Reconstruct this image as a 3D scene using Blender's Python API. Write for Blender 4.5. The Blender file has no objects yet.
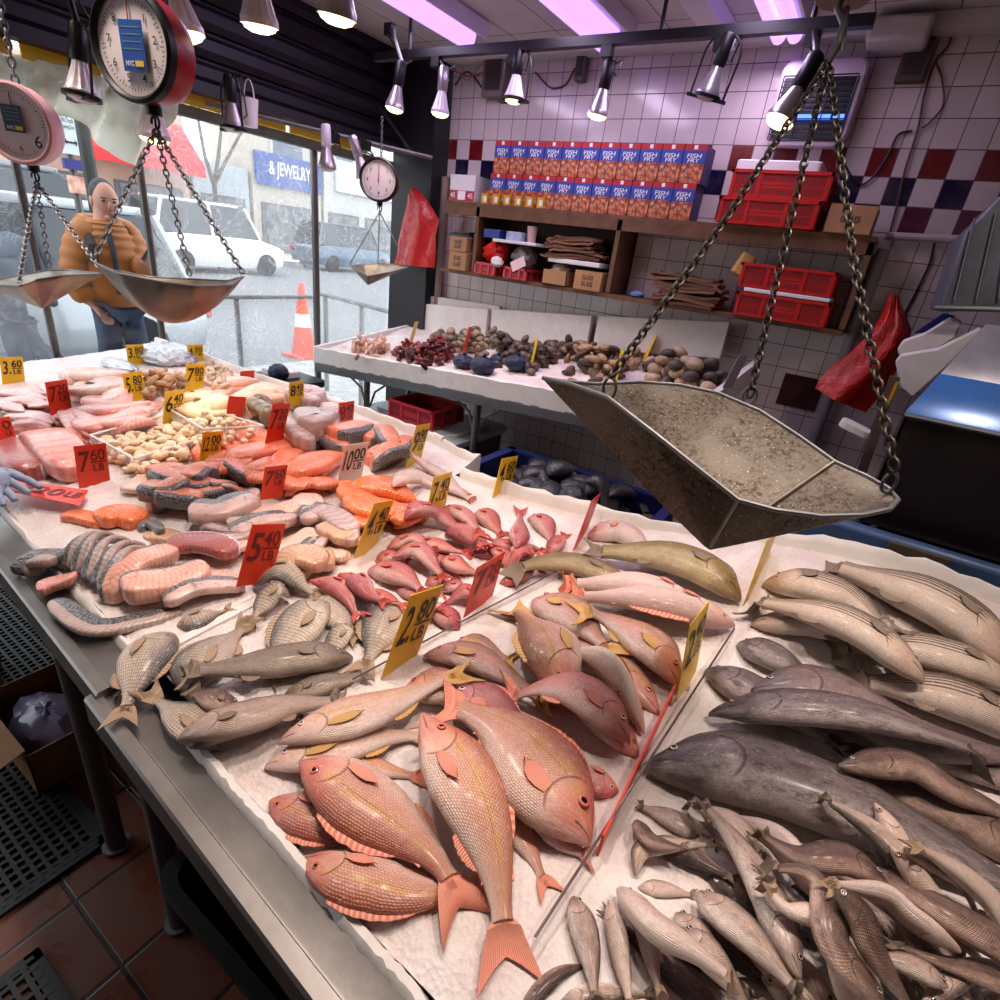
import bpy, math, random
import numpy as np
from mathutils import Vector, Matrix
random.seed(7); rng = np.random.default_rng(11)
SC = bpy.context.scene
COL = SC.collection
# ---------------------------------------------------------------- camera model
F = 549.0
_yaw, _pit, _rol = (math.radians(a) for a in (-30.55, 24.45, 7.40))
_f = np.array([math.sin(_yaw)*math.cos(_pit), math.cos(_yaw)*math.cos(_pit), -math.sin(_pit)])
_r0 = np.array([math.cos(_yaw), -math.sin(_yaw), 0.0]); _u0 = np.cross(_r0, _f)
_r = _r0*math.cos(_rol) + _u0*math.sin(_rol)
_u = -_r0*math.sin(_rol) + _u0*math.cos(_rol)
CAM = np.array([0.0, 0.0, 1.65])
def ray(x, y): return _f + _r*(x-500)/F - _u*(y-500)/F
def onz(x, y, z): d = ray(x, y); return CAM + d*(z-CAM[2])/d[2]
def ony(x, y, Y): d = ray(x, y); return CAM + d*(Y-CAM[1])/d[1]
def onx(x, y, X): d = ray(x, y); return CAM + d*(X-CAM[0])/d[0]
def atd(x, y, dep): return CAM + ray(x, y)*dep
def proj(P):
    v = np.asarray(P, float)-CAM
    d = v@_f
    return np.array([500+F*(v@_r)/d, 500-F*(v@_u)/d])
def depth(P): return float((np.asarray(P, float)-CAM)@_f)

# ---------------------------------------------------------------- mesh builder
def s2l(c): c = c/255.0; return c/12.92 if c <= 0.04045 else ((c+0.055)/1.055)**2.4
def C(r, g, b, a=1.0): return (s2l(r), s2l(g), s2l(b), a)
def vrow(*rows): return np.array(rows, float)
def basis(axis, up=(0, 0, 1)):
    """3x3 with columns x,y,z where z = axis"""
    z = np.asarray(axis, float); z = z/np.linalg.norm(z)
    u = np.asarray(up, float)
    if abs(z@u) > 0.98*np.linalg.norm(u): u = np.array([1.0, 0, 0])
    x = np.cross(u, z); x /= np.linalg.norm(x); y = np.cross(z, x)
    return np.stack([x, y, z], 1)
def rotz(a): c, s = math.cos(a), math.sin(a); return np.array([[c, -s, 0], [s, c, 0], [0, 0, 1.0]])
def rotx(a): c, s = math.cos(a), math.sin(a); return np.array([[1.0, 0, 0], [0, c, -s], [0, s, c]])
def roty(a): c, s = math.cos(a), math.sin(a); return np.array([[c, 0, s], [0, 1.0, 0], [-s, 0, c]])
class MB:
    def __init__(s): s.v = []; s.f = []; s.m = []; s.uv = []; s.uv2 = []; s.hasuv = False; s.hasuv2 = False
    def add(s, vs, fs, m=0, uv=None, uv2=None):
        b = len(s.v); s.v.extend([tuple(p) for p in vs])
        for f in fs: s.f.append(tuple(b+i for i in f)); s.m.append(m)
        if uv is not None: s.hasuv = True; s.uv.extend([tuple(q) for q in uv])
        else: s.uv.extend([(0.0, 0.0)]*len(vs))
        if uv2 is not None: s.hasuv2 = True; s.uv2.extend([tuple(q) for q in uv2])
        else: s.uv2.extend([(0.0, 0.0)]*len(vs))
        return s
    def box(s, c, d, R=None, m=0, taper=1.0):
        x, y, z = d[0]/2, d[1]/2, d[2]/2; t = taper
        P = np.array([(-x*t, -y*t, -z), (x*t, -y*t, -z), (x*t, y*t, -z), (-x*t, y*t, -z), (-x, -y, z), (x, -y, z), (x, y, z), (-x, y, z)])
        if R is not None: P = P@np.asarray(R).T
        P = P+np.asarray(c, float)
        return s.add(P, [(0, 3, 2, 1), (4, 5, 6, 7), (0, 1, 5, 4), (1, 2, 6, 5), (2, 3, 7, 6), (3, 0, 4, 7)], m)
    def rbox(s, c, d, r, R=None, m=0, n=4):
        """box with rounded vertical corners"""
        x, y, z = d[0]/2, d[1]/2, d[2]/2; pts = []
        for (cx, cy, a0) in ((x-r, y-r, 0), (-x+r, y-r, 90), (-x+r, -y+r, 180), (x-r, -y+r, 270)):
            for k in range(n+1):
                a = math.radians(a0+90*k/n); pts.append((cx+r*math.cos(a), cy+r*math.sin(a)))
        b = min(r, z*0.5)*0.35
        rings = []
        for (zz, ins) in ((-z, b), (-z+b, 0), (z-b, 0), (z, b)):
            rings.append([(px*(1-ins/x), py*(1-ins/y), zz) for px, py in pts])
        rr = []
        for g in rings:
            g = np.array(g)
            if R is not None: g = g@np.asarray(R).T
            rr.append(g+np.asarray(c, float))
        return s.loft(rr, True, True, True, m)
    def loft(s, rings, closed=True, cap0=True, cap1=True, m=0, uv=None, uv2=None):
        n = len(rings[0]); k = len(rings)
        vs = [p for g in rings for p in g]; fs = []
        for j in range(k-1):
            for i in range(n if closed else n-1):
                i2 = (i+1) % n
                fs.append((j*n+i, j*n+i2, (j+1)*n+i2, (j+1)*n+i))
        if cap0: fs.append(tuple(range(n))[::-1])
        if cap1: fs.append(tuple((k-1)*n+i for i in range(n)))
        return s.add(vs, fs, m, uv, uv2)
    def tube(s, pts, r, n=8, m=0, cap=True):
        P = np.array(pts, float); k = len(P); rr = np.full(k, r) if np.isscalar(r) else np.array(r, float)
        T = np.gradient(P, axis=0) if k > 2 else np.repeat((P[1:]-P[:1]), 2, 0)
        B = basis(T[0]); x = B[:, 0]; rings = []
        for j in range(k):
            t = T[j]/(np.linalg.norm(T[j])+1e-12)
            x = x-t*(x@t); x /= np.linalg.norm(x)+1e-12; y = np.cross(t, x)
            rings.append([P[j]+rr[j]*(x*math.cos(a)+y*math.sin(a)) for a in np.linspace(0, 2*math.pi, n, endpoint=False)])
        return s.loft(rings, True, cap, cap, m)
    def cyl(s, a, b, r, n=16, m=0, r2=None): return s.tube([a, b], [r, r if r2 is None else r2], n, m)
    def lathe(s, prof, o=(0, 0, 0), B=None, n=20, m=0, cap0=True, cap1=True):
        """prof: list of (radius, height) along B's z"""
        B = np.eye(3) if B is None else B; o = np.asarray(o, float)
        rings = [[o+B@np.array([r*math.cos(a), r*math.sin(a), h]) for a in np.linspace(0, 2*math.pi, n, endpoint=False)] for r, h in prof]
        return s.loft(rings, True, cap0, cap1, m)
    def ell(s, c, d, R=None, n=12, k=8, m=0, noise=0.0):
        rings = []
        for j in range(k+1):
            a = math.pi*j/k; rr = max(math.sin(a), 0.02)
            g = np.array([(rr*math.cos(t), rr*math.sin(t), -math.cos(a)) for t in np.linspace(0, 2*math.pi, n, endpoint=False)])
            if noise: g = g*(1+noise*rng.standard_normal((n, 1)))
            g = g*np.asarray(d, float)
            if R is not None: g = g@np.asarray(R).T
            rings.append(g+np.asarray(c, float))
        return s.loft(rings, True, True, True, m)
    def grid(s, X, Y, Z, m=0, uv=None, flip=False):
        ny, nx = X.shape; vs = np.stack([X, Y, Z], -1).reshape(-1, 3); fs = []
        for j in range(ny-1):
            for i in range(nx-1):
                q = (j*nx+i, j*nx+i+1, (j+1)*nx+i+1, (j+1)*nx+i); fs.append(q[::-1] if flip else q)
        return s.add(vs, fs, m, uv)
    def slab(s, top, thick, m=0, uv=None):
        """closed thin slab from an (ny,nx,3) grid, thickness along -normal-ish vector thick (3,)"""
        top = np.asarray(top, float); ny, nx, _ = top.shape; th = np.asarray(thick, float)
        a = top.reshape(-1, 3); b = (top-th).reshape(-1, 3); N = ny*nx; fs = []
        for j in range(ny-1):
            for i in range(nx-1):
                q = (j*nx+i, j*nx+i+1, (j+1)*nx+i+1, (j+1)*nx+i)
                fs.append(q); fs.append(tuple(N+k for k in q[::-1]))
        rim = [i for i in range(nx)]+[j*nx+nx-1 for j in range(1, ny)]+[(ny-1)*nx+i for i in range(nx-2, -1, -1)]+[j*nx for j in range(ny-2, 0, -1)]
        for q in range(len(rim)):
            i, i2 = rim[q], rim[(q+1) % len(rim)]; fs.append((i2, i, N+i, N+i2))
        u = None if uv is None else list(uv)+list(uv)
        return s.add(np.concatenate([a, b]), fs, m, u)
    def prism(s, poly, ext, m=0):
        """planar polygon (list of 3d pts) extruded by vector ext"""
        P = np.array(poly, float); Q = P+np.asarray(ext, float); n = len(P)
        fs = [tuple(range(n))[::-1], tuple(n+i for i in range(n))]+[(i, (i+1) % n, n+(i+1) % n, n+i) for i in range(n)]
        return s.add(np.concatenate([P, Q]), fs, m)
    def build(s, name, mats, parent=None, loc=None, smooth=35, bevel=0.0, recalc=True):
        me = bpy.data.meshes.new(name)
        off = np.zeros(3)
        if loc is not None: off = np.asarray(loc, float)
        elif parent is not None: off = world_loc(parent)
        V = np.array(s.v, float)-off
        me.from_pydata(V.tolist(), [], s.f)
        for mt in (mats if isinstance(mats, (list, tuple)) else [mats]): me.materials.append(mt)
        me.polygons.foreach_set('material_index', s.m)
        li = np.zeros(len(me.loops), int); me.loops.foreach_get('vertex_index', li)
        if s.hasuv:
            l = me.uv_layers.new(name='UVMap'); l.data.foreach_set('uv', np.array(s.uv, float)[li].ravel())
        if s.hasuv2:
            l = me.uv_layers.new(name='met'); l.data.foreach_set('uv', np.array(s.uv2, float)[li].ravel())
        if recalc:
            import bmesh
            bm = bmesh.new(); bm.from_mesh(me); bmesh.ops.recalc_face_normals(bm, faces=bm.faces); bm.to_mesh(me); bm.free()
        if smooth:
            me.polygons.foreach_set('use_smooth', [True]*len(me.polygons))
            if smooth < 180: me.set_sharp_from_angle(angle=math.radians(smooth))
        me.update()
        o = bpy.data.objects.new(name, me); COL.objects.link(o)
        if loc is not None: o.location = off
        if parent is not None: o.parent = parent
        if bevel:
            md = o.modifiers.new('bevel', 'BEVEL'); md.width = bevel; md.segments = 2; md.limit_method = 'ANGLE'; md.angle_limit = math.radians(40)
        return o
def world_loc(o):
    p = np.zeros(3)
    while o is not None: p = p+np.array(o.location); o = o.parent
    return p
def tag(o, label=None, cat=None, group=None, kind=None):
    if label: o['label'] = label
    if cat: o['category'] = cat
    if group: o['group'] = group
    if kind: o['kind'] = kind
    return o
def empty(name, loc, label, cat, group=None):
    o = bpy.data.objects.new(name, None); COL.objects.link(o); o.location = tuple(loc); o.empty_display_size = 0.05
    return tag(o, label, cat, group)
def struct(o): o['kind'] = 'structure'; return o
def dup(o, loc, label=None, rz=None):
    r = o.copy(); COL.objects.link(r); r.location = tuple(loc)
    if label: r['label'] = label
    if rz is not None: r.rotation_euler = (0, 0, rz)
    for ch in o.children:
        c = ch.copy(); COL.objects.link(c); c.parent = r
        for g in ch.children:
            d = g.copy(); COL.objects.link(d); d.parent = c
    return r
ORD = ['', 'second', 'third', 'fourth', 'fifth', 'sixth', 'seventh', 'eighth', 'ninth', 'tenth', 'eleventh', 'twelfth', 'thirteenth', 'fourteenth', 'fifteenth', 'sixteenth', 'seventeenth', 'eighteenth', 'nineteenth', 'twentieth']
def ordinal(k, n):
    if k == 0: return 'leftmost'
    if k == n-1: return 'rightmost'
    if k < 20 and k <= n//2: return ORD[k]+' from the left'
    return ('rightmost but one' if n-1-k == 1 else ORD[min(n-1-k, 19)]+' from the right')

# ---------------------------------------------------------------- materials
class NT:
    def __init__(s, name):
        s.m = bpy.data.materials.new(name); s.m.use_nodes = True; s.t = s.m.node_tree
        s.n = s.t.nodes; s.l = s.t.links; s.b = s.n['Principled BSDF']
    def node(s, typ, **kw):
        n = s.n.new(typ)
        for k, v in kw.items(): setattr(n, k, v)
        return n
    def put(s, sock, v):
        if isinstance(v, bpy.types.NodeSocket): s.l.new(v, sock)
        elif v is not None: sock.default_value = v
    def math(s, op, a, b=None, c=None, clamp=False):
        n = s.node('ShaderNodeMath', operation=op, use_clamp=clamp)
        s.put(n.inputs[0], a); s.put(n.inputs[1], b)
        if c is not None: s.put(n.inputs[2], c)
        return n.outputs[0]
    def mix(s, f, a, b, mode='MIX'):
        n = s.node('ShaderNodeMix', data_type='RGBA', blend_type=mode)
        s.put(n.inputs[0], f); s.put(n.inputs[6], a); s.put(n.inputs[7], b); return n.outputs[2]
    def noise(s, vec, scale, detail=3, rough=.5, dist=0.0, out='Fac'):
        n = s.node('ShaderNodeTexNoise'); s.put(n.inputs['Vector'], vec)
        n.inputs['Scale'].default_value = scale; n.inputs['Detail'].default_value = detail; n.inputs['Roughness'].default_value = rough; n.inputs['Distortion'].default_value = dist
        return n.outputs[out]
    def voro(s, vec, scale, feature='F1', rnd=1.0, out='Distance'):
        n = s.node('ShaderNodeTexVoronoi', feature=feature); s.put(n.inputs['Vector'], vec)
        n.inputs['Scale'].default_value = scale; n.inputs['Randomness'].default_value = rnd; return n.outputs[out]
    def ramp(s, f, stops, interp='LINEAR'):
        n = s.node('ShaderNodeValToRGB'); s.put(n.inputs[0], f); cr = n.color_ramp; cr.interpolation = interp
        while len(cr.elements) < len(stops): cr.elements.new(0.5)
        for e, (p, c) in zip(cr.elements, stops):
            e.position = p; e.color = c if len(c) == 4 else (*c, 1)
        return n.outputs[0]
    def mr(s, v, a, b, c=0.0, d=1.0):
        n = s.node('ShaderNodeMapRange'); s.put(n.inputs[0], v)
        for i, q in enumerate((a, b, c, d)): n.inputs[i+1].default_value = q
        return n.outputs[0]
    def obj(s): return s.node('ShaderNodeTexCoord').outputs['Object']
    def uvm(s, name): return s.node('ShaderNodeUVMap', uv_map=name).outputs[0]
    def sep(s, v):
        n = s.node('ShaderNodeSeparateXYZ'); s.put(n.inputs[0], v); return n.outputs
    def vmul(s, v, k):
        n = s.node('ShaderNodeVectorMath', operation='MULTIPLY'); s.put(n.inputs[0], v); n.inputs[1].default_value = k; return n.outputs[0]
    def vadd(s, v, k):
        n = s.node('ShaderNodeVectorMath', operation='ADD'); s.put(n.inputs[0], v); s.put(n.inputs[1], k); return n.outputs[0]
    def rnd(s): return s.node('ShaderNodeObjectInfo').outputs['Random']
    def bump(s, h, st=.3, dist=.002):
        n = s.node('ShaderNodeBump'); n.inputs['Strength'].default_value = st; n.inputs['Distance'].default_value = dist
        s.put(n.inputs['Height'], h); s.l.new(n.outputs[0], s.b.inputs['Normal']); return n
    def set(s, **kw):
        for k, v in kw.items(): s.put(s.b.inputs[k.replace('_', ' ')], v)
        return s
def mk(name, base, rough=.5, metal=0.0, var=.0, vscale=8.0, dark=None, bump=None, spec=.5, coat=0.0, emit=None, es=0.0, trans=0.0, alpha=None, rnd=0.0, ior=None, sss=0.0):
    t = NT(name); col = base
    if var:
        nz = t.noise(t.obj(), vscale, 4, .6)
        col = t.mix(t.mr(nz, .35, .65, 0, var), base, dark if dark else tuple(x*.35 for x in base[:3])+(1,))
    if rnd:
        h = t.node('ShaderNodeHueSaturation'); t.put(h.inputs['Color'], col); t.put(h.inputs['Value'], t.mr(t.rnd(), 0, 1, 1-rnd, 1+rnd)); col = h.outputs[0]
    t.set(Base_Color=col, Roughness=rough, Metallic=metal)
    t.b.inputs['Specular IOR Level'].default_value = spec
    if coat: t.b.inputs['Coat Weight'].default_value = coat; t.b.inputs['Coat Roughness'].default_value = .1
    if bump: t.bump(t.noise(t.obj(), bump[0], 4, .6), bump[1], bump[2] if len(bump) > 2 else .003)
    if emit: t.set(Emission_Color=emit, Emission_Strength=es)
    if trans: t.b.inputs['Transmission Weight'].default_value = trans
    if ior: t.b.inputs['IOR'].default_value = ior
    if alpha is not None: t.b.inputs['Alpha'].default_value = alpha
    if sss: t.b.inputs['Subsurface Weight'].default_value = sss; t.b.inputs['Subsurface Radius'].default_value = (.01, .005, .003)
    return t.m
MATS = {}
def G(name, *a, **k):
    if name not in MATS: MATS[name] = mk(name, *a, **k)
    return MATS[name]
steel = G('brushed_steel', C(140, 134, 130), .4, .85, var=.5, vscale=5, bump=(60, .08))
steel_d = G('worn_pan_steel', C(150, 142, 132), .42, .85, var=.75, vscale=9, dark=C(92, 70, 48), bump=(40, .1))
galv = G('grey_metal', C(120, 120, 122), .45, .7, var=.3)
black_m = G('black_metal', C(22, 20, 24), .4, .3)
black_p = G('black_plastic', C(20, 20, 22), .45, var=.3)
white_p = G('white_enamel', C(230, 226, 222), .35)
foam = G('white_foam', C(236, 228, 222), .8, var=.14, vscale=18, bump=(55, .25))
wood = G('shelf_wood', C(120, 82, 52), .6, var=.6, vscale=14)
red_pl = G('red_plastic', C(200, 32, 26), .38, var=.15)
kraft = G('kraft_card', C(182, 136, 92), .8, var=.2)
ink = G('black_ink', C(18, 16, 16), .6)
# ---------------------------------------------------------------- display table: sloping ice bed
def yfr(x): return .212-.072*(x+.36)
def sm(t): t = np.clip(t, 0, 1); return t*t*(3-2*t)
def yback(x): return np.where(x < -1.0, 1.56-.05*sm((x+1.3)/.3), 1.37+.16*sm((x+1.0)/1.0))
def base_h(x, y):
    x = np.asarray(x, float); y = np.asarray(y, float)
    z = .860+.078*(y-.30)
    z = z+.10*sm((x+.45)/.7)*sm((y-1.0)/.5)
    z = z+.012*np.sin(x*5.1+1)*np.sin(y*6.3)
    return z
class Heap:
    def __init__(s, x0, x1, y0, y1, c, fn):
        s.x0, s.y0, s.c = x0, y0, c; s.nx = int((x1-x0)/c)+1; s.ny = int((y1-y0)/c)+1
        X, Y = np.meshgrid(x0+np.arange(s.nx)*c, y0+np.arange(s.ny)*c); s.H = fn(X, Y); s.B = s.H.copy()
    def idx(s, x, y): return (np.clip(((np.asarray(y)-s.y0)/s.c+.5).astype(int), 0, s.ny-1), np.clip(((np.asarray(x)-s.x0)/s.c+.5).astype(int), 0, s.nx-1))
    def at(s, x, y): return s.H[s.idx(x, y)]
    def splat(s, P):
        P = np.asarray(P).reshape(-1, 3)
        for dx in (-.5, .5):
            for dy in (-.5, .5):
                np.maximum.at(s.H, s.idx(P[:, 0]+dx*s.c*.7, P[:, 1]+dy*s.c*.7), P[:, 2])
    def hit(s, px, py, extra=0.0):
        z = .9; p = None
        for _ in range(25):
            p = onz(px, py, z); z = .6*z+.4*(float(s.at(p[0], p[1]))+extra)
        return onz(px, py, z)
HP = Heap(-3.45, 1.0, .15, 1.75, .008, base_h)
def rasterize_mesh(hp, V, Fc, n=5):
    V = np.asarray(V); pts = [V]
    for f in Fc:
        q = V[list(f)]
        if len(q) == 4:
            for a in np.linspace(0, 1, n):
                for b in np.linspace(0, 1, n):
                    pts.append(((1-a)*((1-b)*q[0]+b*q[1])+a*((1-b)*q[3]+b*q[2]))[None])
        else: pts.append(q.mean(0)[None])
    hp.splat(np.concatenate(pts))

# ---------------------------------------------------------------- fish and fillets
def curve_pts(P, n):
    """Catmull-Rom through P, resampled evenly"""
    P = np.array(P, float)
    if len(P) == 2: return np.stack([P[0]+(P[1]-P[0])*t for t in np.linspace(0, 1, n)])
    Q = np.concatenate([[2*P[0]-P[1]], P, [2*P[-1]-P[-2]]]); out = []
    for i in range(len(P)-1):
        a, b, c, d = Q[i:i+4]
        for t in np.linspace(0, 1, 24, endpoint=False):
            out.append(.5*((2*b)+(c-a)*t+(2*a-5*b+4*c-d)*t*t+(3*b-a-3*c+d)*t**3))
    out.append(P[-1]); out = np.array(out)
    L = np.concatenate([[0], np.cumsum(np.linalg.norm(np.diff(out, axis=0), axis=1))])
    return np.stack([np.interp(np.linspace(0, L[-1], n), L, out[:, k]) for k in range(out.shape[1])], 1)
def pf(*a): return np.array(a, float).reshape(-1, 2)
KIND = {
 'snapper': dict(up=pf(0, .03, .03, .12, .08, .24, .16, .40, .27, .52, .4, .55, .55, .49, .7, .36, .85, .20, .95, .13, 1, .13),
   dn=pf(0, .04, .03, .10, .08, .19, .16, .29, .27, .40, .4, .45, .55, .41, .7, .30, .85, .17, .95, .12, 1, .13),
   th=.42, tail=.24, spread=.85, fork=.5, dors=(.27, .86, .10), anal=(.62, .85, .09), pect=(.27, .34, .2), eye=(.125, .68, .072), head=.27),
 'porgy': dict(up=pf(0, .05, .04, .2, .1, .36, .2, .5, .35, .56, .5, .52, .7, .36, .85, .17, .95, .11, 1, .12),
   dn=pf(0, .05, .04, .13, .1, .24, .2, .36, .35, .44, .5, .43, .7, .31, .85, .15, .95, .10, 1, .11),
   th=.38, tail=.26, spread=.7, fork=.5, dors=(.3, .88, .12), anal=(.6, .86, .1), pect=(.28, .36, .26), eye=(.13, .68, .05), head=.27),
 'bass': dict(up=pf(0, .03, .04, .16, .1, .30, .2, .44, .35, .52, .5, .5, .65, .42, .8, .28, .93, .18, 1, .18),
   dn=pf(0, .05, .04, .16, .1, .28, .2, .38, .35, .46, .5, .46, .65, .38, .8, .26, .93, .17, 1, .18),
   th=.6, tail=.16, spread=.95, fork=.35, dors=(.32, .8, .16), anal=(.62, .78, .14), pect=(.27, .36, .12), eye=(.1, .68, .05), head=.25),
 'hake': dict(up=pf(0, .03, .03, .10, .08, .20, .16, .36, .28, .48, .45, .48, .62, .41, .78, .29, .92, .16, 1, .12),
   dn=pf(0, .07, .03, .16, .08, .26, .16, .40, .28, .5, .45, .48, .62, .39, .78, .26, .92, .15, 1, .12),
   th=.62, tail=.16, spread=.5, fork=.4, dors=(.3, .92, .13), anal=(.5, .9, .1), pect=(.25, .42, .10), eye=(.085, .74, .062), head=.23),
 'fillet': dict(up=pf(0, .06, .06, .26, .15, .4, .3, .5, .55, .48, .75, .36, .9, .2, 1, .08), dn=pf(0, .08, .06, .28, .15, .42, .3, .5, .55, .46, .75, .34, .9, .2, 1, .08), th=.17, tail=0, box=2.8),
 'slab': dict(up=pf(0, .2, .04, .38, .12, .48, .3, .5, .6, .5, .85, .46, .95, .36, 1, .22), dn=pf(0, .22, .04, .38, .12, .48, .3, .5, .6, .5, .85, .44, .95, .34, 1, .2), th=.26, tail=0, box=4.5),
 'strip': dict(up=pf(0, .2, .1, .42, .5, .5, .9, .4, 1, .2), dn=pf(0, .2, .1, .4, .5, .5, .9, .42, 1, .2), th=.35, tail=0),
}
def fishmat(name, belly, side, back, head=None, scale=180, sc_amt=.25, mottle=0.0, mcol=None, stripes=0, yellow=None, rough=.3, lat=True, rnd=.12, spots=0.0, vshift=0.0, rows=False):
    scale = scale*1.25
    t = NT(name); uv = t.uvm('UVMap'); met = t.uvm('met'); s, v, _ = t.sep(uv)
    nz = t.noise(met, 22, 4, .6)
    vv = t.math('ADD', v, t.math('MULTIPLY', t.math('SUBTRACT', nz, .5), .35))
    if vshift: vv = t.math('ADD', vv, vshift)
    col = t.ramp(vv, [(.06, belly), (.40, side), (.62, side), (.9, back)])
    if yellow:
        band = t.math('MULTIPLY', t.mr(t.math('ABSOLUTE', t.math('SUBTRACT', v, .64)), .02, .12, 1, 0), t.mr(t.noise(met, 60, 3), .35, .6))
        col = t.mix(t.math('MULTIPLY', band, .8), col, yellow)
        ln = t.math('SINE', t.math('MULTIPLY', v, 62.0))
        col = t.mix(t.math('MULTIPLY', t.math('MULTIPLY', t.mr(ln, .3, 1), t.mr(t.noise(met, 40, 2), .45, .6)), .4), col, yellow)
    if stripes:
        wv = t.math('SINE', t.math('MULTIPLY', t.math('ADD', v, t.math('MULTIPLY', t.math('SUBTRACT', t.noise(met, 9, 2), .5), .05)), 6.283*stripes))
        brk = t.mr(t.noise(t.vmul(met, (60, 160, 1)), 1, 2), .22, .36)
        msk = t.math('MULTIPLY', t.math('MULTIPLY', t.mr(wv, -.1, .3), brk), t.math('MULTIPLY', t.mr(v, .20, .30), t.mr(s, .20, .26)))
        col = t.mix(t.math('MULTIPLY', msk, .95), col, mcol or C(40, 30, 24))
    if mottle:
        mt = t.noise(t.vmul(met, (28, 60, 1)), 1, 6, .75)
        col = t.mix(t.math('MULTIPLY', t.mr(mt, .48, .68), mottle), col, mcol or C(40, 32, 28))
    if spots:
        sp = t.voro(met, 420, 'F1', 1.0)
        col = t.mix(t.math('MULTIPLY', t.mr(sp, .18, .34, 1, 0), t.math('MULTIPLY', t.mr(t.noise(met, 30, 3), .42, .6), spots)), col, C(28, 22, 20))
    jx = t.math('MULTIPLY', t.math('SUBTRACT', t.noise(met, 60, 2), .5), .9 if not rows else .5); mx_, my_, _ = t.sep(met)
    ry = t.math('ADD', t.math('MULTIPLY', my_, scale*1.05), jx); odd = t.math('MULTIPLY', t.math('MODULO', t.math('FLOOR', ry), 2.0), 0.0 if rows else .5)
    rx = t.math('ADD', t.math('ADD', t.math('MULTIPLY', mx_, scale*.85), odd), jx)
    cx_ = t.math('SUBTRACT', t.math('FRACT', rx), .5); cy_ = t.math('SUBTRACT', t.math('FRACT', ry), .5)
    d = t.math('SQRT', t.math('ADD', t.math('MULTIPLY', cx_, cx_), t.math('MULTIPLY', cy_, cy_))); body = t.mr(s, .22, .27)
    if sc_amt:
        col = t.mix(t.math('MULTIPLY', t.math('MULTIPLY', t.mr(d, .34, .60), body), sc_amt), col, tuple(x*.3 for x in back[:3])+(1,))
        col = t.mix(t.math('MULTIPLY', t.math('MULTIPLY', t.math('MULTIPLY', t.mr(d, .40, .05), t.mr(t.noise(met, 90, 2), .35, .65)), body), sc_amt*.8), col, tuple(min(1, x*1.5+.1) for x in side[:3])+(1,))
    if head:
        col = t.mix(t.math('MULTIPLY', t.mr(s, .25, .12), t.mr(t.noise(met, 35, 3), .3, .7, .35, .9)), col, head)
        # gill cover edge and mouth line
        gv = t.math('SUBTRACT', v, .42); arc = t.math('SUBTRACT', .27, t.math('MULTIPLY', t.math('MULTIPLY', gv, gv), .55))
        gl = t.mr(t.math('ABSOLUTE', t.math('SUBTRACT', s, arc)), .002, .009, 1, 0)
        gl = t.math('MULTIPLY', gl, t.math('MULTIPLY', t.mr(v, .1, .2), t.mr(v, .86, .74)))
        col = t.mix(t.math('MULTIPLY', gl, .7), col, tuple(x*.3 for x in (head or back)[:3])+(1,))
        mo = t.math('MULTIPLY', t.mr(t.math('ABSOLUTE', t.math('SUBTRACT', v, t.math('SUBTRACT', .42, t.math('MULTIPLY', s, .9)))), .02, .05, 1, 0), t.mr(s, .10, .085))
        col = t.mix(t.math('MULTIPLY', mo, .85), col, C(35, 14, 12))
    else: gl = None
    if lat:
        ll = t.math('MULTIPLY', t.mr(t.math('ABSOLUTE', t.math('SUBTRACT', v, t.math('ADD', .56, t.math('MULTIPLY', t.math('SUBTRACT', 1.0, s), .1)))), .004, .016, 1, 0), body)
        col = t.mix(t.math('MULTIPLY', ll, .35), col, tuple(x*.4 for x in back[:3])+(1,))
    fine = t.noise(t.vmul(met, (170, 300, 1)), 1, 4, .75); wide = t.noise(met, 26, 4, .65)
    col = t.mix(t.mr(fine, .42, .68, 0, .34), col, tuple(x*.36 for x in back[:3])+(1,))
    col = t.mix(t.mr(wide, .46, .72, 0, .28), col, tuple(x*.62 for x in side[:3])+(1,))
    col = t.mix(t.mr(t.noise(t.vmul(met, (60, 110, 1)), 1, 3, .7), .60, .74, 0, .55), col, tuple(min(1, x*1.15+.05) for x in belly[:3])+(1,))
    h = t.node('ShaderNodeHueSaturation'); t.put(h.inputs['Color'], col)
    t.put(h.inputs['Value'], t.mr(t.rnd(), 0, 1, 1-rnd, 1+rnd)); t.put(h.inputs['Hue'], t.mr(t.rnd(), 0, 1, .494, .506))
    t.set(Base_Color=h.outputs[0], Roughness=t.mr(t.noise(met, 160, 3), .3, .7, rough-.08, rough+.22))
    t.b.inputs['Coat Weight'].default_value = .22; t.b.inputs['Coat Roughness'].default_value = .2
    hh = t.math('SUBTRACT', t.math('MULTIPLY', t.math('MULTIPLY', t.mr(d, .6, .1), body), 1.0 if sc_amt else .15), t.math('ADD', t.math('MULTIPLY', t.noise(met, 60, 4), 2.2), t.math('MULTIPLY', fine, 1.0)))
    if gl is not None: hh = t.math('SUBTRACT', hh, t.math('MULTIPLY', gl, 1.6))
    t.bump(hh, .55, .0018)
    return t.m
def finmat(name, a, b, n=26):
    t = NT(name); uv = t.uvm('UVMap'); q, r, _ = t.sep(uv)
    st = t.math('SINE', t.math('MULTIPLY', q, n*6.283))
    col = t.mix(t.mr(st, -.6, .9), a, b); col = t.mix(t.mr(r, .3, 1.0, 0, .35), col, b)
    t.set(Base_Color=col, Roughness=.55); t.b.inputs['Specular IOR Level'].default_value = .3; t.bump(st, .4, .001)
    return t.m
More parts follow.
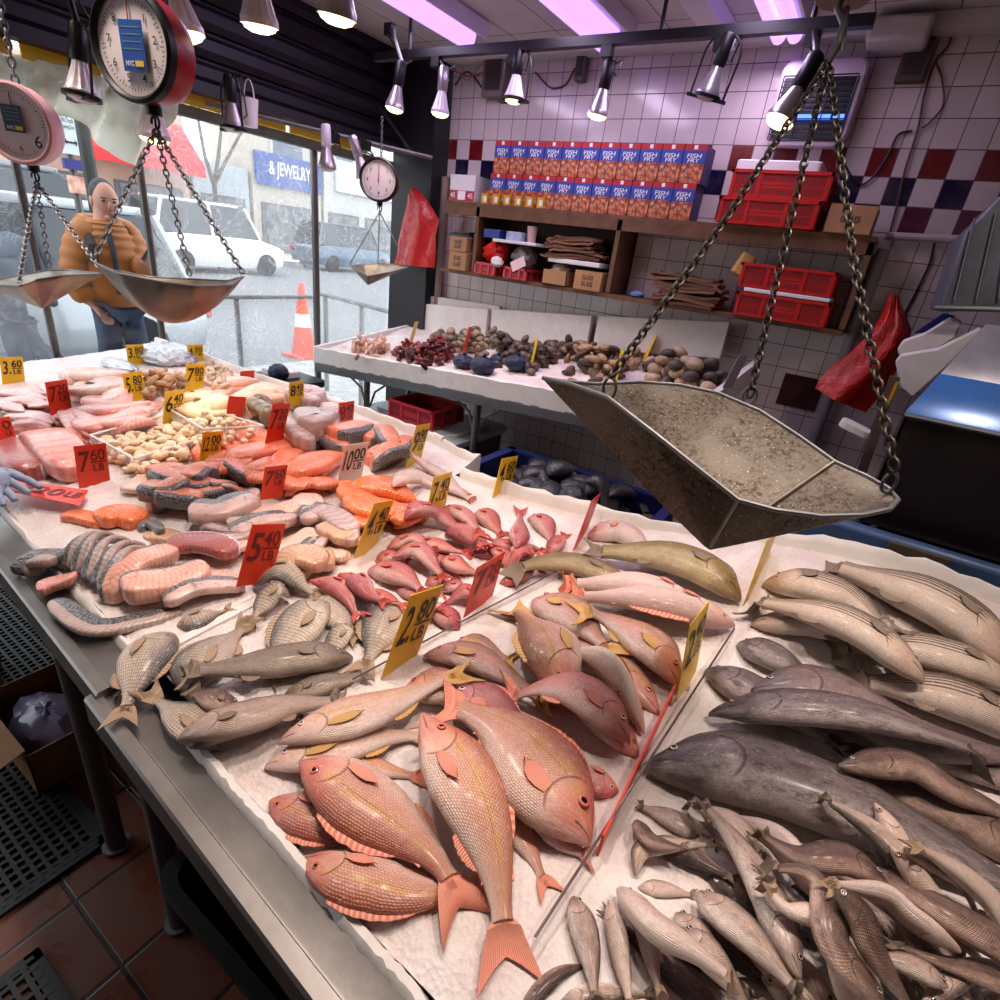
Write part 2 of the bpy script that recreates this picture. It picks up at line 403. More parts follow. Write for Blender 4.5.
def eyemat(name, iris, rim):
    t = NT(name); uv = t.uvm('UVMap'); q, _, _ = t.sep(uv)
    t.set(Base_Color=t.ramp(q, [(.0, (.004, .004, .005)), (.46, (.004, .004, .005)), (.52, iris), (.80, iris), (.88, rim)]), Roughness=.08)
    t.b.inputs['Coat Weight'].default_value = .6
    return t.m
FM = {
 'pink': fishmat('pink_snapper_skin', C(242, 212, 200), C(230, 170, 150), C(188, 104, 84), head=C(208, 108, 96), scale=190, sc_amt=.5, mottle=.18, mcol=C(190, 110, 96), yellow=C(226, 170, 66)),
 'rose': fishmat('rose_snapper_skin', C(246, 212, 204), C(228, 156, 148), C(184, 96, 92), head=C(206, 110, 104), scale=210, sc_amt=.4, mottle=.25, mcol=C(180, 90, 88)),
 'yellowtail': fishmat('yellowtail_skin', C(244, 216, 208), C(224, 164, 152), C(132, 92, 72), head=C(206, 128, 116), scale=230, sc_amt=.42, yellow=C(190, 150, 40), mottle=.2, mcol=C(120, 70, 50)),
 'pale': fishmat('pale_fish_skin', C(244, 222, 212), C(236, 196, 182), C(214, 152, 130), head=C(226, 180, 170), scale=240, sc_amt=.14, yellow=C(222, 178, 90)),
 'red': fishmat('red_perch_skin', C(238, 178, 168), C(212, 112, 106), C(160, 52, 56), head=C(178, 68, 70), scale=260, sc_amt=.2, mottle=.3, mcol=C(140, 44, 46)),
 'porgy': fishmat('porgy_skin', C(230, 210, 192), C(200, 178, 156), C(96, 92, 92), head=C(120, 104, 94), scale=150, sc_amt=.5, mottle=.25, mcol=C(92, 80, 70), rows=True, rnd=.18),
 'trout': fishmat('sea_trout_skin', C(206, 186, 168), C(150, 130, 112), C(92, 80, 66), head=C(100, 86, 76), scale=260, sc_amt=.25, mottle=.3, spots=.5),
 'trout2': fishmat('pinkish_trout_skin', C(226, 200, 184), C(190, 160, 144), C(128, 106, 92), head=C(170, 140, 128), scale=260, sc_amt=.2, mottle=.25),
 'olive': fishmat('olive_fish_skin', C(214, 190, 150), C(160, 134, 84), C(84, 72, 44), head=C(110, 84, 66), scale=280, sc_amt=.25, mottle=.3),
 'white': fishmat('white_fish_skin', C(246, 226, 218), C(238, 204, 196), C(196, 160, 148), head=C(228, 166, 160), scale=300, sc_amt=.1, mottle=.18, mcol=C(206, 120, 116)),
 'bass': fishmat('striped_bass_skin', C(244, 222, 208), C(226, 198, 178), C(120, 100, 76), head=C(190, 152, 134), scale=230, sc_amt=.22, stripes=11.0, vshift=.16),
 'hake': fishmat('dark_hake_skin', C(210, 190, 186), C(132, 114, 112), C(40, 33, 37), head=C(48, 40, 42), scale=300, sc_amt=.2, mottle=.9, mcol=C(36, 30, 32), spots=.9),
 'hake2': fishmat('purple_hake_skin', C(196, 168, 162), C(150, 124, 120), C(92, 76, 76), head=C(96, 82, 82), scale=300, sc_amt=.2, mottle=.8, mcol=C(70, 58, 58), spots=.5),
 'brown': fishmat('brown_whiting_skin', C(214, 178, 160), C(128, 98, 86), C(52, 38, 36), head=C(84, 66, 62), scale=320, sc_amt=.18, mottle=.7, mcol=C(52, 38, 36)),
 'whiting': fishmat('silver_whiting_skin', C(255, 236, 222), C(220, 188, 170), C(88, 70, 64), head=C(160, 134, 124), scale=320, sc_amt=.24, mottle=.6, mcol=C(98, 80, 72), spots=.3),
 'whitingb': fishmat('pale_whiting_skin', C(246, 222, 208), C(232, 200, 184), C(172, 138, 124), head=C(210, 176, 162), scale=320, sc_amt=.1, mottle=.15, mcol=C(150, 116, 104)),
}
FIN = {
 'pink': finmat('pink_fin', C(238, 176, 150), C(220, 118, 98)), 'red': finmat('red_fin', C(220, 120, 108), C(190, 66, 64)),
 'yellow': finmat('yellow_fin', C(224, 186, 120), C(196, 142, 80)), 'grey': finmat('grey_fin', C(168, 148, 128), C(110, 94, 82)),
 'dark': finmat('dark_fin', C(132, 110, 102), C(84, 70, 66)), 'tan': finmat('tan_fin', C(200, 170, 140), C(150, 122, 98)),
}
EYE = {'red': eyemat('red_eye', C(216, 110, 90), C(150, 40, 36)), 'pale': eyemat('pale_eye', C(232, 214, 200), C(190, 120, 110)), 'gold': eyemat('gold_eye', C(196, 160, 96), C(70, 56, 44)), 'silver': eyemat('silver_eye', C(190, 176, 170), C(40, 34, 34))}
SKIN = {'pink': ('pink', 'pink', 'red'), 'rose': ('rose', 'pink', 'pale'), 'yellowtail': ('yellowtail', 'yellow', 'red'), 'pale': ('pale', 'yellow', 'pale'), 'red': ('red', 'red', 'gold'),
 'porgy': ('porgy', 'tan', 'gold'), 'trout': ('trout', 'grey', 'gold'), 'trout2': ('trout2', 'grey', 'gold'), 'olive': ('olive', 'grey', 'gold'), 'white': ('white', 'pink', 'gold'), 'bass': ('bass', 'grey', 'gold'),
 'hake': ('hake', 'dark', 'silver'), 'hake2': ('hake2', 'dark', 'silver'), 'brown': ('brown', 'grey', 'silver'), 'whiting': ('whiting', 'grey', 'silver'), 'whitingb': ('whitingb', 'tan', 'gold')}
def fleshmat(name, a, b, skin=None, bands=95.0, rough=.32, rnd=.08, edge=.12, vein=None):
    """muscle flesh with chevron bands; 'skin' colours the rim of the piece"""
    t = NT(name); uv = t.uvm('UVMap'); met = t.uvm('met'); s, v, _ = t.sep(uv); mx, my, _ = t.sep(met)
    chev = t.math('ADD', mx, t.math('MULTIPLY', t.math('ABSOLUTE', t.math('SUBTRACT', v, .5)), .03))
    w = t.math('SINE', t.math('ADD', t.math('MULTIPLY', chev, bands*6.283), t.math('MULTIPLY', t.noise(met, 30, 3), 4.0)))
    col = t.mix(t.mr(w, -.2, .95, 0, .55), a, b); col = t.mix(t.math('MULTIPLY', t.mr(t.noise(met, 14, 4), .4, .7), .5), col, b)
    if vein: col = t.mix(t.math('MULTIPLY', t.mr(t.noise(met, 38, 4, .6, 1.5), .56, .66), .6), col, vein)
    if skin:
        nz = t.math('MULTIPLY', t.math('SUBTRACT', t.noise(met, 55, 4, .7), .5), .22)
        e = t.mr(t.math('ADD', v, nz), edge, edge+.06, 1, 0)
        sp = t.mix(t.mr(t.noise(met, 190, 3), .4, .6), skin, tuple(min(1, x*3+.12) for x in skin[:3])+(1,))
        col = t.mix(e, col, sp)
    h = t.node('ShaderNodeHueSaturation'); t.put(h.inputs['Color'], col); t.put(h.inputs['Value'], t.mr(t.rnd(), 0, 1, 1-rnd, 1+rnd))
    t.set(Base_Color=h.outputs[0], Roughness=rough); t.b.inputs['Coat Weight'].default_value = .3; t.b.inputs['Coat Roughness'].default_value = .15
    t.b.inputs['Subsurface Weight'].default_value = .12; t.b.inputs['Subsurface Radius'].default_value = (.012, .005, .003)
    t.bump(t.math('ADD', t.math('MULTIPLY', w, .6), t.math('MULTIPLY', t.noise(met, 70, 4), 4)), .3, .0016)
    return t.m
FL = {
 'salmon': fleshmat('salmon_flesh', C(240, 140, 104), C(222, 96, 62), vein=C(250, 190, 160)), 'orange': fleshmat('orange_flesh', C(240, 132, 76), C(214, 84, 40), vein=C(246, 180, 140)),
 'white': fleshmat('pale_flesh', C(246, 214, 196), C(230, 176, 160), vein=C(214, 130, 118)), 'cream': fleshmat('cream_flesh', C(246, 222, 176), C(234, 196, 142)),
 'peach': fleshmat('peach_flesh', C(246, 196, 166), C(234, 158, 126)), 'rosy': fleshmat('rosy_flesh', C(238, 174, 160), C(216, 126, 116), vein=C(246, 214, 204)),
 'steak': fleshmat('steak_flesh', C(238, 184, 164), C(220, 146, 128), skin=C(54, 50, 50), edge=.2, vein=C(196, 96, 84)), 'steak2': fleshmat('grey_steak_flesh', C(196, 172, 162), C(164, 136, 128), skin=C(52, 50, 52), edge=.52, vein=C(150, 104, 98)),
 'skin': fleshmat('speckled_skin_piece', C(222, 188, 178), C(192, 156, 148), skin=C(66, 60, 60), edge=.42, bands=11, vein=C(104, 90, 90)), 'tan': fleshmat('tan_flesh', C(228, 184, 150), C(204, 146, 112), skin=C(110, 84, 66), edge=.1),
 'tuna': fleshmat('tuna_flesh', C(236, 164, 152), C(214, 126, 116), bands=25, vein=C(246, 200, 190)), 'darkred': fleshmat('dark_red_flesh', C(190, 110, 104), C(142, 62, 62), skin=C(200, 180, 172), edge=.12),
 'squid': fleshmat('squid_flesh', C(246, 210, 202), C(236, 180, 172), vein=C(196, 110, 110)), 'dome': fleshmat('grey_skin', C(130, 134, 134), C(100, 102, 104)),
 'mack': fleshmat('gold_grey_skin', C(150, 128, 96), C(60, 56, 54), bands=22), 'silverpink': fleshmat('silver_pink_skin', C(206, 178, 172), C(160, 132, 130), bands=40), 'salmskin': fleshmat('salmon_steak_flesh', C(242, 150, 116), C(226, 104, 74), skin=C(58, 54, 56), edge=.2, vein=C(250, 206, 180)),
}
ITEMS = []   # (object, desc, group) to be labelled by place in their heap
def lay(kind, pts, hpx, d=1, roll=0.0, hp=None, skin=None, name='fish', cat='fish', label=None, group=None, desc=None, mat=None, parts=2, sink=.003, th=None, raise_=0.0, tail=True, stiff=.30, eye=True, th_abs=None, arch=0.0):
    """lay one fish / fillet on the heap; pts are picture points along its middle line, hpx its picture height"""
    hp = hp or HP; K = KIND[kind]; tl = K['tail'] if tail else 0.0; phi = math.radians(roll)
    T0 = th if th else K['th']
    W = [hp.hit(px, py, .012) for px, py in pts]
    W = np.array(W); n = 36
    path = curve_pts(W[:, :2], 80)
    Lt = np.linalg.norm(np.diff(path, axis=0), axis=1).sum(); L = Lt/(1+tl)
    # body depth from picture height
    mi = len(pts)//2
    a, b = np.array(pts[max(mi-1, 0)], float), np.array(pts[min(mi, len(pts)-1)] if mi > 0 else pts[1], float)
    if len(pts) == 2: a, b = np.array(pts[0], float), np.array(pts[1], float)
    mpx = (a+b)/2; tn = (b-a)/np.linalg.norm(b-a); nn = np.array([-tn[1], tn[0]])
    zc = float(hp.at(*hp.hit(mpx[0], mpx[1])[:2]))+.015
    p1, p2 = onz(*(mpx+nn*hpx/2), zc), onz(*(mpx-nn*hpx/2), zc); mid = (p1+p2)/2
    vd = mid-CAM; el = math.atan2(-vd[2], math.hypot(vd[0], vd[1])); va = vd[:2]/np.linalg.norm(vd[:2])
    w = (p1-p2)[:2]; wp = float(w@va); wt = float(w@np.array([-va[1], va[0]]))
    c2, s2 = math.cos(phi)**2, math.sin(phi)**2
    ah = math.sqrt(c2+s2*T0*T0); bv = math.sqrt(s2+c2*T0*T0); rr = bv/ah
    k = math.sin(el)/math.sqrt(math.sin(el)**2+(rr*math.cos(el))**2)
    # perpendicular-to-path width only
    pt = path[-1]-path[0]; pt = pt/(np.linalg.norm(pt)+1e-9)
    wx = np.array([va[0]*wp*k-va[1]*wt, va[1]*wp*k+va[0]*wt]); D = abs(wx@np.array([pt[1], -pt[0]]))
    D = max(D, .6*np.linalg.norm(wx))/ah
    if kind in ('slab', 'fillet'): D *= 1.22
    D = min(D, L*.62)
    tz = th_abs if th_abs else T0*D
    ss = np.concatenate([[0, .012, .03], np.linspace(.055, 1, n-3)]) if kind not in ('slab', 'strip') else np.linspace(0, 1, n)
    sp = curve_pts(path, 200); ia = np.linspace(0, Lt, 200)
    def P2(s): return np.stack([np.interp(s*L, ia, sp[:, 0]), np.interp(s*L, ia, sp[:, 1])], -1)
    xy = P2(ss); T = P2(np.minimum(ss+.02, 1+tl))-P2(np.maximum(ss-.02, 0)); T /= np.linalg.norm(T, axis=1)[:, None]+1e-9
    # smooth the directions
    Sr = np.stack([T[:, 1], -T[:, 0], np.zeros(n)], 1); Z = np.array([0, 0, 1.0])
    Dd = math.cos(phi)*d*Sr+math.sin(phi)*Z; U = -math.sin(phi)*d*Sr+math.cos(phi)*Z
    up = np.interp(ss, K['up'][:, 0], K['up'][:, 1])*D; dn = np.interp(ss, K['dn'][:, 0], K['dn'][:, 1])*D
    prof = (up+dn)/D
    if kind in ('slab', 'strip', 'fillet'): tt = tz/2*np.clip(prof*1.25, 0, 1)**.6
    else: tt = tz/2*np.clip(prof*1.12, 0, 1)**.8
    m = 18; ang = np.linspace(-math.pi/2, 1.5*math.pi, m, endpoint=False)
    e = 2.0/K.get('box', 2.15)
    ca = np.sign(np.cos(ang))*np.abs(np.cos(ang))**e; sa = np.sign(np.sin(ang))*np.abs(np.sin(ang))**e
    dv = np.where(sa > 0, sa[None, :]*up[:, None], sa[None, :]*dn[:, None])      # along Dd
    lt = ca[None, :]*tt[:, None]
    off = dv[..., None]*Dd[:, None, :]+lt[..., None]*U[:, None, :]
    PX = xy[:, None, 0]+off[..., 0]; PY = xy[:, None, 1]+off[..., 1]; OZ = off[..., 2]
    need = np.where(OZ <= np.median(OZ, axis=1, keepdims=True)+1e-9, hp.at(PX, PY)-OZ, -9)
    q = np.sort(need, axis=1)[:, -6:]
    nd = .5*q[:, -1]+.5*q.mean(1)
    if kind in ('slab', 'fillet', 'strip'):
        q2 = np.median(np.where(need > -8, need, np.nan), axis=1) if False else np.array([np.median(r_[r_ > -8]) for r_ in need]); bs_ = hp.B[hp.idx(xy[:, 0], xy[:, 1])]+tz/2; nd = np.minimum(.35*nd+.65*q2, bs_+.032+.25*np.maximum(q2-bs_-.032, 0)); stiff = max(stiff, .55)
    if kind in ('hake', 'bass'): stiff = max(stiff, .6)
    elif kind in ('snapper', 'porgy'): stiff = max(stiff, .45)
    g = min(n-3, max(2, int(stiff*n))); ker = np.hanning(2*g+1); ker /= ker.sum()
    pad = lambda v: np.concatenate([2*v[0]-v[g:0:-1], v, 2*v[-1]-v[-2:-g-2:-1]])
    base = np.convolve(pad(nd), ker, 'valid')
    zz = base+np.clip(np.percentile(nd-base, 80), 0, .02)-sink+raise_+arch*D*np.sin(np.pi*ss)
    V = np.stack([PX, PY, OZ+zz[:, None]], -1)
    uv = np.stack([np.repeat(ss[:, None], m, 1), .5+.5*np.repeat(sa[None], n, 0)], -1).reshape(-1, 2)
    arc = np.concatenate([[0], np.cumsum(np.linalg.norm(np.diff(np.stack([ca*tz/2, sa*D/2], 1), axis=0), axis=1))])
    seed = rng.random()*3
    uv2 = np.stack([np.repeat((ss*L+seed)[:, None], m, 1), np.repeat((arc+seed)[None], n, 0)], -1).reshape(-1, 2)
    if skin: bm_, fm_, em_ = FM[SKIN[skin][0]], FIN[SKIN[skin][1]], EYE[SKIN[skin][2]]
    else: bm_, fm_, em_ = FL[mat], None, None
    mb = MB(); mb.loft(list(V), True, True, True, 0, uv, uv2)
    loc = V.reshape(-1, 3).mean(0); loc[2] = V[..., 2].min()
    ob = mb.build(name, bm_, loc=loc, smooth=60, recalc=False)
    up_mask = V.reshape(-1, 3)
    hp.splat(up_mask); hp.splat(((V[:, :]+np.roll(V, 1, axis=1))/2)); hp.splat((V[1:]+V[:-1])/2)
    def surf(s, v, side=1.0, lift=0.0):
        """point on the skin; v in 0..1 belly..back, on the upper flank"""
        sv = 2*v-1; A = math.asin(max(-1, min(1, sv)))
        j = np.interp(s, ss, np.arange(n)); o = []
        f = lambda arr: np.array([np.interp(j, np.arange(n), arr[:, q]) for q in range(arr.shape[1])]) if arr.ndim == 2 else float(np.interp(j, np.arange(n), arr))
        c = np.append(f(xy), f(zz)); dd = f(Dd); uu = f(U)
        hh = f(up) if sv > 0 else f(dn)
        return c+dd*hh*sv+uu*side*(f(tt)*math.cos(A)**e+lift), dd, uu, np.append(f(T), 0)
    if kind in ('fillet', 'slab', 'strip'): parts = 0
    if parts and tail and tl > 0:
        nr, nl = 11, 7; G_ = np.zeros((nl, nr, 3)); uvg = []
        w0 = (up[-1]+dn[-1])/2; w1 = K['spread']*D/2*.9; ze = zz[-1]
        for a_ in range(nl):
            t_ = a_/(nl-1); t2_ = min(1, t_*1.25); row = []
            for b_ in range(nr):
                qn = -1+2*b_/(nr-1); ln = tl*(1-K['fork']*(1-abs(qn)**1.3))*t_
                wv = w0*(1-t_)+w1*t_**.8
                pc = P2(np.array([1-.015+ln]))[0]
                tw = t2_ if abs(math.sin(phi)) > .3 else 0.0
                dd_ = Dd[-1]*(1-tw)+d*Sr[-1]*tw; dd_ = dd_/(np.linalg.norm(dd_)+1e-9); row.append(np.append(pc, 0)+qn*wv*dd_); uvg.append((b_/(nr-1), t_))
            row = np.array(row); hr = hp.at(row[:, 0], row[:, 1]); zt_ = np.percentile(hr, 75)+.006; zt_ = min(zt_, ze+.012)
            row[:, 2] = (row[:, 2]+ze)*(1-t2_)+zt_*t2_
            if t_ > .3: row[:, 2] = np.clip(np.maximum(row[:, 2], np.minimum(hr+.004, row[:, 2].mean()+.01)), None, ze+.02)
            row[:, 2] += .0007*(np.arange(nr) % 2)
            G_[a_] = row
        fb = MB(); fb.slab(G_, U[-1]*.0022, 0, uvg); fb.build('tail_fin', fm_, parent=ob, smooth=40)
        hp.splat(G_)
    if parts >= 2 and eye:
        es, ev, er = K['eye']; rad = max(er*D*.95, .004); p, dd, uu, tg = surf(es, ev)
        nrm = uu+dd*(2*ev-1)*.6-tg*.25; nrm /= np.linalg.norm(nrm); B = basis(nrm)
        eb = MB(); prof = [(1.0, -.5), (1.0, .05), (.9, .22), (.7, .36), (.5, .42), (.25, .46), (.02, .47)]
        rings = []; uve = []
        for r_, h_ in prof:
            for a_ in np.linspace(0, 2*math.pi, 16, endpoint=False):
                uve.append((r_, 0))
            rings.append([p+B@np.array([rad*r_*math.cos(a_), rad*r_*math.sin(a_), rad*h_*.7]) for a_ in np.linspace(0, 2*math.pi, 16, endpoint=False)])
        eb.loft(rings, True, True, True, 0, uve); eb.build('eye', em_, parent=ob, smooth=60)
    if parts >= 2 and kind != 'hake':
        s0, pv, plen = K['pect']
        rows = []; uvp = []
        for a_ in range(5):
            t_ = a_/4
            row = []
            for b_ in range(6):
                qn = b_/5
                s_ = s0+plen*t_*(1-.25*abs(qn-.4)); v_ = pv-.02+(qn-.5)*(.05+.16*math.sin(math.pi*min(1, t_*.8+.12)))*(1 if t_ < .95 else .25)+.03*t_
                p, dd, uu, tg = surf(s_, min(max(v_, .06), .94), 1, .0025+.008*t_*(1-t_*.5)*min(1, D/.08)); row.append(p); uvp.append((qn*.4, t_))
            rows.append(row)
        pb = MB(); pb.slab(np.array(rows), np.array([0, 0, .0012]), 0, uvp); pb.build('pectoral_fin', fm_, parent=ob, smooth=60)
    if parts >= 3:
        for nm, (a0, a1, hf), sg in (('dorsal_fin', K['dors'], 1.0), ('anal_fin', K['anal'], 0.0)):
            rows = [[], [], []]; uvd = []
            ns = 15
            for r_ in range(3):
                for b_ in range(ns):
                    t_ = b_/(ns-1); s_ = a0+(a1-a0)*t_
                    p, dd, uu, tg = surf(s_, 1.0 if sg else 0.0, 0)
                    hgt = hf*D*(math.sin(math.pi*min(1, t_*1.15+.12))**.6 if t_ < .93 else .25)*(r_/2)*(1.0 if b_ % 2 == 0 else .84)
                    p = p+dd*(hgt if sg else -hgt)+tg*hgt*.55-dd*(.004 if sg else -.004)*(1 if r_ == 0 else 0)
                    if abs(math.sin(phi)) < .5 and r_: p[2] = max(p[2]-hgt*.25, float(HP.B[HP.idx(p[0], p[1])])+.006)
                    rows[r_].append(p); uvd.append((t_*.7, r_/2))
            db = MB(); db.slab(np.array(rows), U[n//2]*.0018, 0, uvd); db.build(nm, fm_, parent=ob, smooth=40)
    o = tag(ob, label, cat, group)
    if label is None: ITEMS.append((ob, desc, group))
    return ob
# ---------------------------------------------------------------- text helper
_TC = {}
def glyph(s, bold=.012):
    if s not in _TC:
        cu = bpy.data.curves.new('txt', 'FONT'); cu.body = s; cu.size = 1.0; cu.align_x = 'CENTER'; cu.offset = bold; cu.resolution_u = 3
        o = bpy.data.objects.new('txt', cu); COL.objects.link(o); dg = bpy.context.evaluated_depsgraph_get(); dg.update()
        ev = o.evaluated_get(dg); me = ev.to_mesh()
        v = np.array([tuple(q.co) for q in me.vertices]) if len(me.vertices) else np.zeros((0, 3)); f = [tuple(p.vertices) for p in me.polygons]
        ev.to_mesh_clear(); bpy.data.objects.remove(o); bpy.data.curves.remove(cu)
        if len(v): v[:, :2] -= (v[:, :2].min(0)+v[:, :2].max(0))/2
        _TC[s] = (v, f)
    return _TC[s]
def text(mb, s, o, right, up, h, w=None, m=0, lift=.0012, shear=0.0):
    v, f = glyph(s)
    if not len(v): return
    r = np.asarray(right, float); r = r/np.linalg.norm(r); u = np.asarray(up, float); u = u/np.linalg.norm(u); nrm = np.cross(r, u); nrm /= np.linalg.norm(nrm)
    hh = v[:, 1].max()-v[:, 1].min(); ww = v[:, 0].max()-v[:, 0].min(); sy = h/max(hh, 1e-6); sx = (w/ww) if w else sy
    P = np.asarray(o, float)+np.outer(v[:, 0]*sx+v[:, 1]*sy*shear, r)+np.outer(v[:, 1]*sy, u)+nrm*lift
    mb.add(P, f, m)
# ---------------------------------------------------------------- the room
YW = 3.45; XW = -2.80; XG = -3.30; ZC = 2.74
t = NT('white_wall_tile'); x_, y_, z_ = t.sep(t.obj())
tw, th_ = .107, .1155
fx = t.math('DIVIDE', t.math('ADD', x_, .2695+40*tw), tw); fz = t.math('DIVIDE', t.math('ADD', z_, -2.279+40*th_), th_)
gx = t.math('ABSOLUTE', t.math('SUBTRACT', t.math('FRACT', fx), .5)); gz = t.math('ABSOLUTE', t.math('SUBTRACT', t.math('FRACT', fz), .5))
grout = t.math('MAXIMUM', t.mr(gx, .476, .488), t.mr(gz, .478, .489))
ix = t.math('FLOOR', fx); iz = t.math('SUBTRACT', t.math('FLOOR', fz), 40.0)
par = t.math('MODULO', t.math('ADD', ix, 2.0), 2.0)
eq = lambda a, k: t.math('COMPARE', a, k, .1)
tn = t.node('ShaderNodeTexWhiteNoise', noise_dimensions='2D'); cmb = t.node('ShaderNodeCombineXYZ'); t.put(cmb.inputs[0], ix); t.put(cmb.inputs[1], iz); t.put(tn.inputs[0], cmb.outputs[0])
col = t.mix(t.mr(tn.outputs[0], 0, 1, 0, .5), C(222, 206, 204), C(202, 184, 184))
red = C(110, 20, 26); navy = C(24, 20, 58); pur = C(88, 30, 56)
col = t.mix(t.math('MULTIPLY', eq(iz, -1.0), t.math('SUBTRACT', 1.0, par)), col, red)
col = t.mix(t.math('MULTIPLY', eq(iz, -2.0), par), col, navy)
col = t.mix(t.math('MULTIPLY', eq(iz, -3.0), t.math('SUBTRACT', 1.0, par)), col, pur)
dirt = t.noise(t.obj(), 3.0, 4, .6); col = t.mix(t.mr(dirt, .5, .75, 0, .3), col, C(150, 130, 120))
col = t.mix(grout, col, C(92, 74, 70)); t.set(Base_Color=col, Roughness=t.mix(grout, (.16,)*3+(1,), (.8,)*3+(1,)))
t.bump(t.math('SUBTRACT', 1.0, grout), .4, .002); tile_m = t.m
mb = MB(); mb.box(((XW+3.2)/2, YW+.06, ZC/2), (3.2-XW, .12, ZC)); struct(mb.build('wall_back', tile_m, loc=(0, 0, 0)))
# floor
t = NT('terracotta_floor_tile'); x_, y_, _ = t.sep(t.obj()); a = math.radians(4)
ts = .235
fx = t.math('DIVIDE', t.math('ADD', x_, 20.03), ts); fy = t.math('DIVIDE', t.math('ADD', y_, 20.0), ts)
gx = t.math('ABSOLUTE', t.math('SUBTRACT', t.math('FRACT', fx), .5)); gy = t.math('ABSOLUTE', t.math('SUBTRACT', t.math('FRACT', fy), .5))
gr = t.math('MAXIMUM', t.mr(gx, .472, .485), t.mr(gy, .472, .485))
tn = t.node('ShaderNodeTexWhiteNoise', noise_dimensions='2D'); cmb = t.node('ShaderNodeCombineXYZ'); t.put(cmb.inputs[0], t.math('FLOOR', fx)); t.put(cmb.inputs[1], t.math('FLOOR', fy)); t.put(tn.inputs[0], cmb.outputs[0])
col = t.mix(tn.outputs[0], C(118, 62, 38), C(88, 44, 34)); nz = t.noise(t.obj(), 6, 5, .6); col = t.mix(t.mr(nz, .45, .7, 0, .6), col, C(56, 32, 28)); col = t.mix(gr, col, C(40, 30, 28))
t.set(Base_Color=col, Roughness=t.mr(nz, .35, .65, .18, .5)); t.bump(t.math('SUBTRACT', t.math('MULTIPLY', nz, .5), gr), .4, .003)
mb = MB(); mb.box((0, .3, -.03), (6.8, 6.6, .06)); struct(mb.build('floor', t.m, loc=(0, 0, 0)))
# ceiling panels
t = NT('ceiling_panel'); x_, y_, _ = t.sep(t.obj())
gx = t.math('ABSOLUTE', t.math('SUBTRACT', t.math('FRACT', t.math('DIVIDE', t.math('ADD', x_, 10.02), .3)), .5)); gy = t.math('ABSOLUTE', t.math('SUBTRACT', t.math('FRACT', t.math('DIVIDE', t.math('ADD', y_, 10.0), 1.2)), .5))
gr = t.math('MAXIMUM', t.mr(gx, .487, .494), t.mr(gy, .496, .498)); col = t.mix(t.mr(t.noise(t.obj(), 2.5, 4), .4, .7, 0, .5), C(206, 198, 196), C(170, 158, 152))
t.set(Base_Color=t.mix(gr, col, C(70, 62, 60)), Roughness=.6); t.bump(t.math('SUBTRACT', 1.0, gr), .3, .002)
mb = MB(); mb.box((-.1, .6, ZC+.03), (6.8, 6.0, .06)); struct(mb.build('ceiling', t.m, loc=(0, 0, 0)))
mb = MB(); mb.box((-1.0, 3.38, ZC-.03), (3.6, .12, .06)); struct(mb.build('trim_1', G('ceiling_trim', C(196, 186, 182), .6), loc=(-1, 3.4, ZC-.05), bevel=.006))
qa, qb = ony(868, 30, 3.25), ony(931, 28, 3.25); mb = MB(); mb.box(((qa[0]+qb[0])/2, 3.33, qa[2]+.0), (qb[0]-qa[0], .2, .085)); tag(mb.build('roller_case', G('white_case', C(206, 196, 192), .5, var=.2), loc=(qa[0], 3.35, qa[2]), bevel=.015), 'long white box casing fixed where the tiled wall meets the ceiling', 'casing')
mb = MB(); mb.box((.75, 3.42, ZC-.075), (.85, .05, .15)); struct(mb.build('trim_2', G('brown_board', C(112, 58, 34), .6, var=.4), loc=(.7, 3.42, ZC-.1)))
# dark corner column and shutter
dark = G('dark_paint', C(26, 22, 28), .5, var=.3)
mb = MB(); mb.box((-3.0, 3.43, ZC/2), (.36, .24, ZC)); struct(mb.build('column', dark, loc=(-3, 3.43, 0)))
mb = MB(); mb.cyl((-2.77, 3.40, .9), (-2.77, 3.40, 2.05), .028, 12); tag(mb.build('standpipe', G('pipe_paint', C(150, 130, 116), .5, var=.3), loc=(-2.77, 3.4, 1.0)), 'brownish pipe standing in the corner behind the red plastic bag', 'pipe')
shut = empty('roller_shutter', (-3.2, 1.2, 2.2), 'dark ribbed roller shutter above the plastic covered windows', 'shutter')
mb = MB(); prof = []
zz = 2.215
while zz < 2.73:
    prof += [(-3.16, zz), (-3.145, zz+.03), (-3.145, zz+.075), (-3.16, zz+.095), (-3.185, zz+.10), (-3.185, zz+.112)]; zz += .115
P = np.array(prof); Yl = np.array([-1.6, 3.32]); mb.grid(np.repeat(P[:, :1], 2, 1), np.repeat(Yl[None], len(P), 0), np.repeat(P[:, 1:], 2, 1))
mb.build('shutter_curtain', G('shutter_steel', C(30, 24, 34), .45, .3, var=.35), shut, smooth=0)
mb = MB(); mb.box((-3.16, .85, 2.195), (.09, 4.9, .05)); mb.build('bottom_bar', dark, shut)
mb = MB(); mb.box((-3.13, 1.56, 2.45), (.05, .12, .56)); mb.build('guide_post', dark, shut)
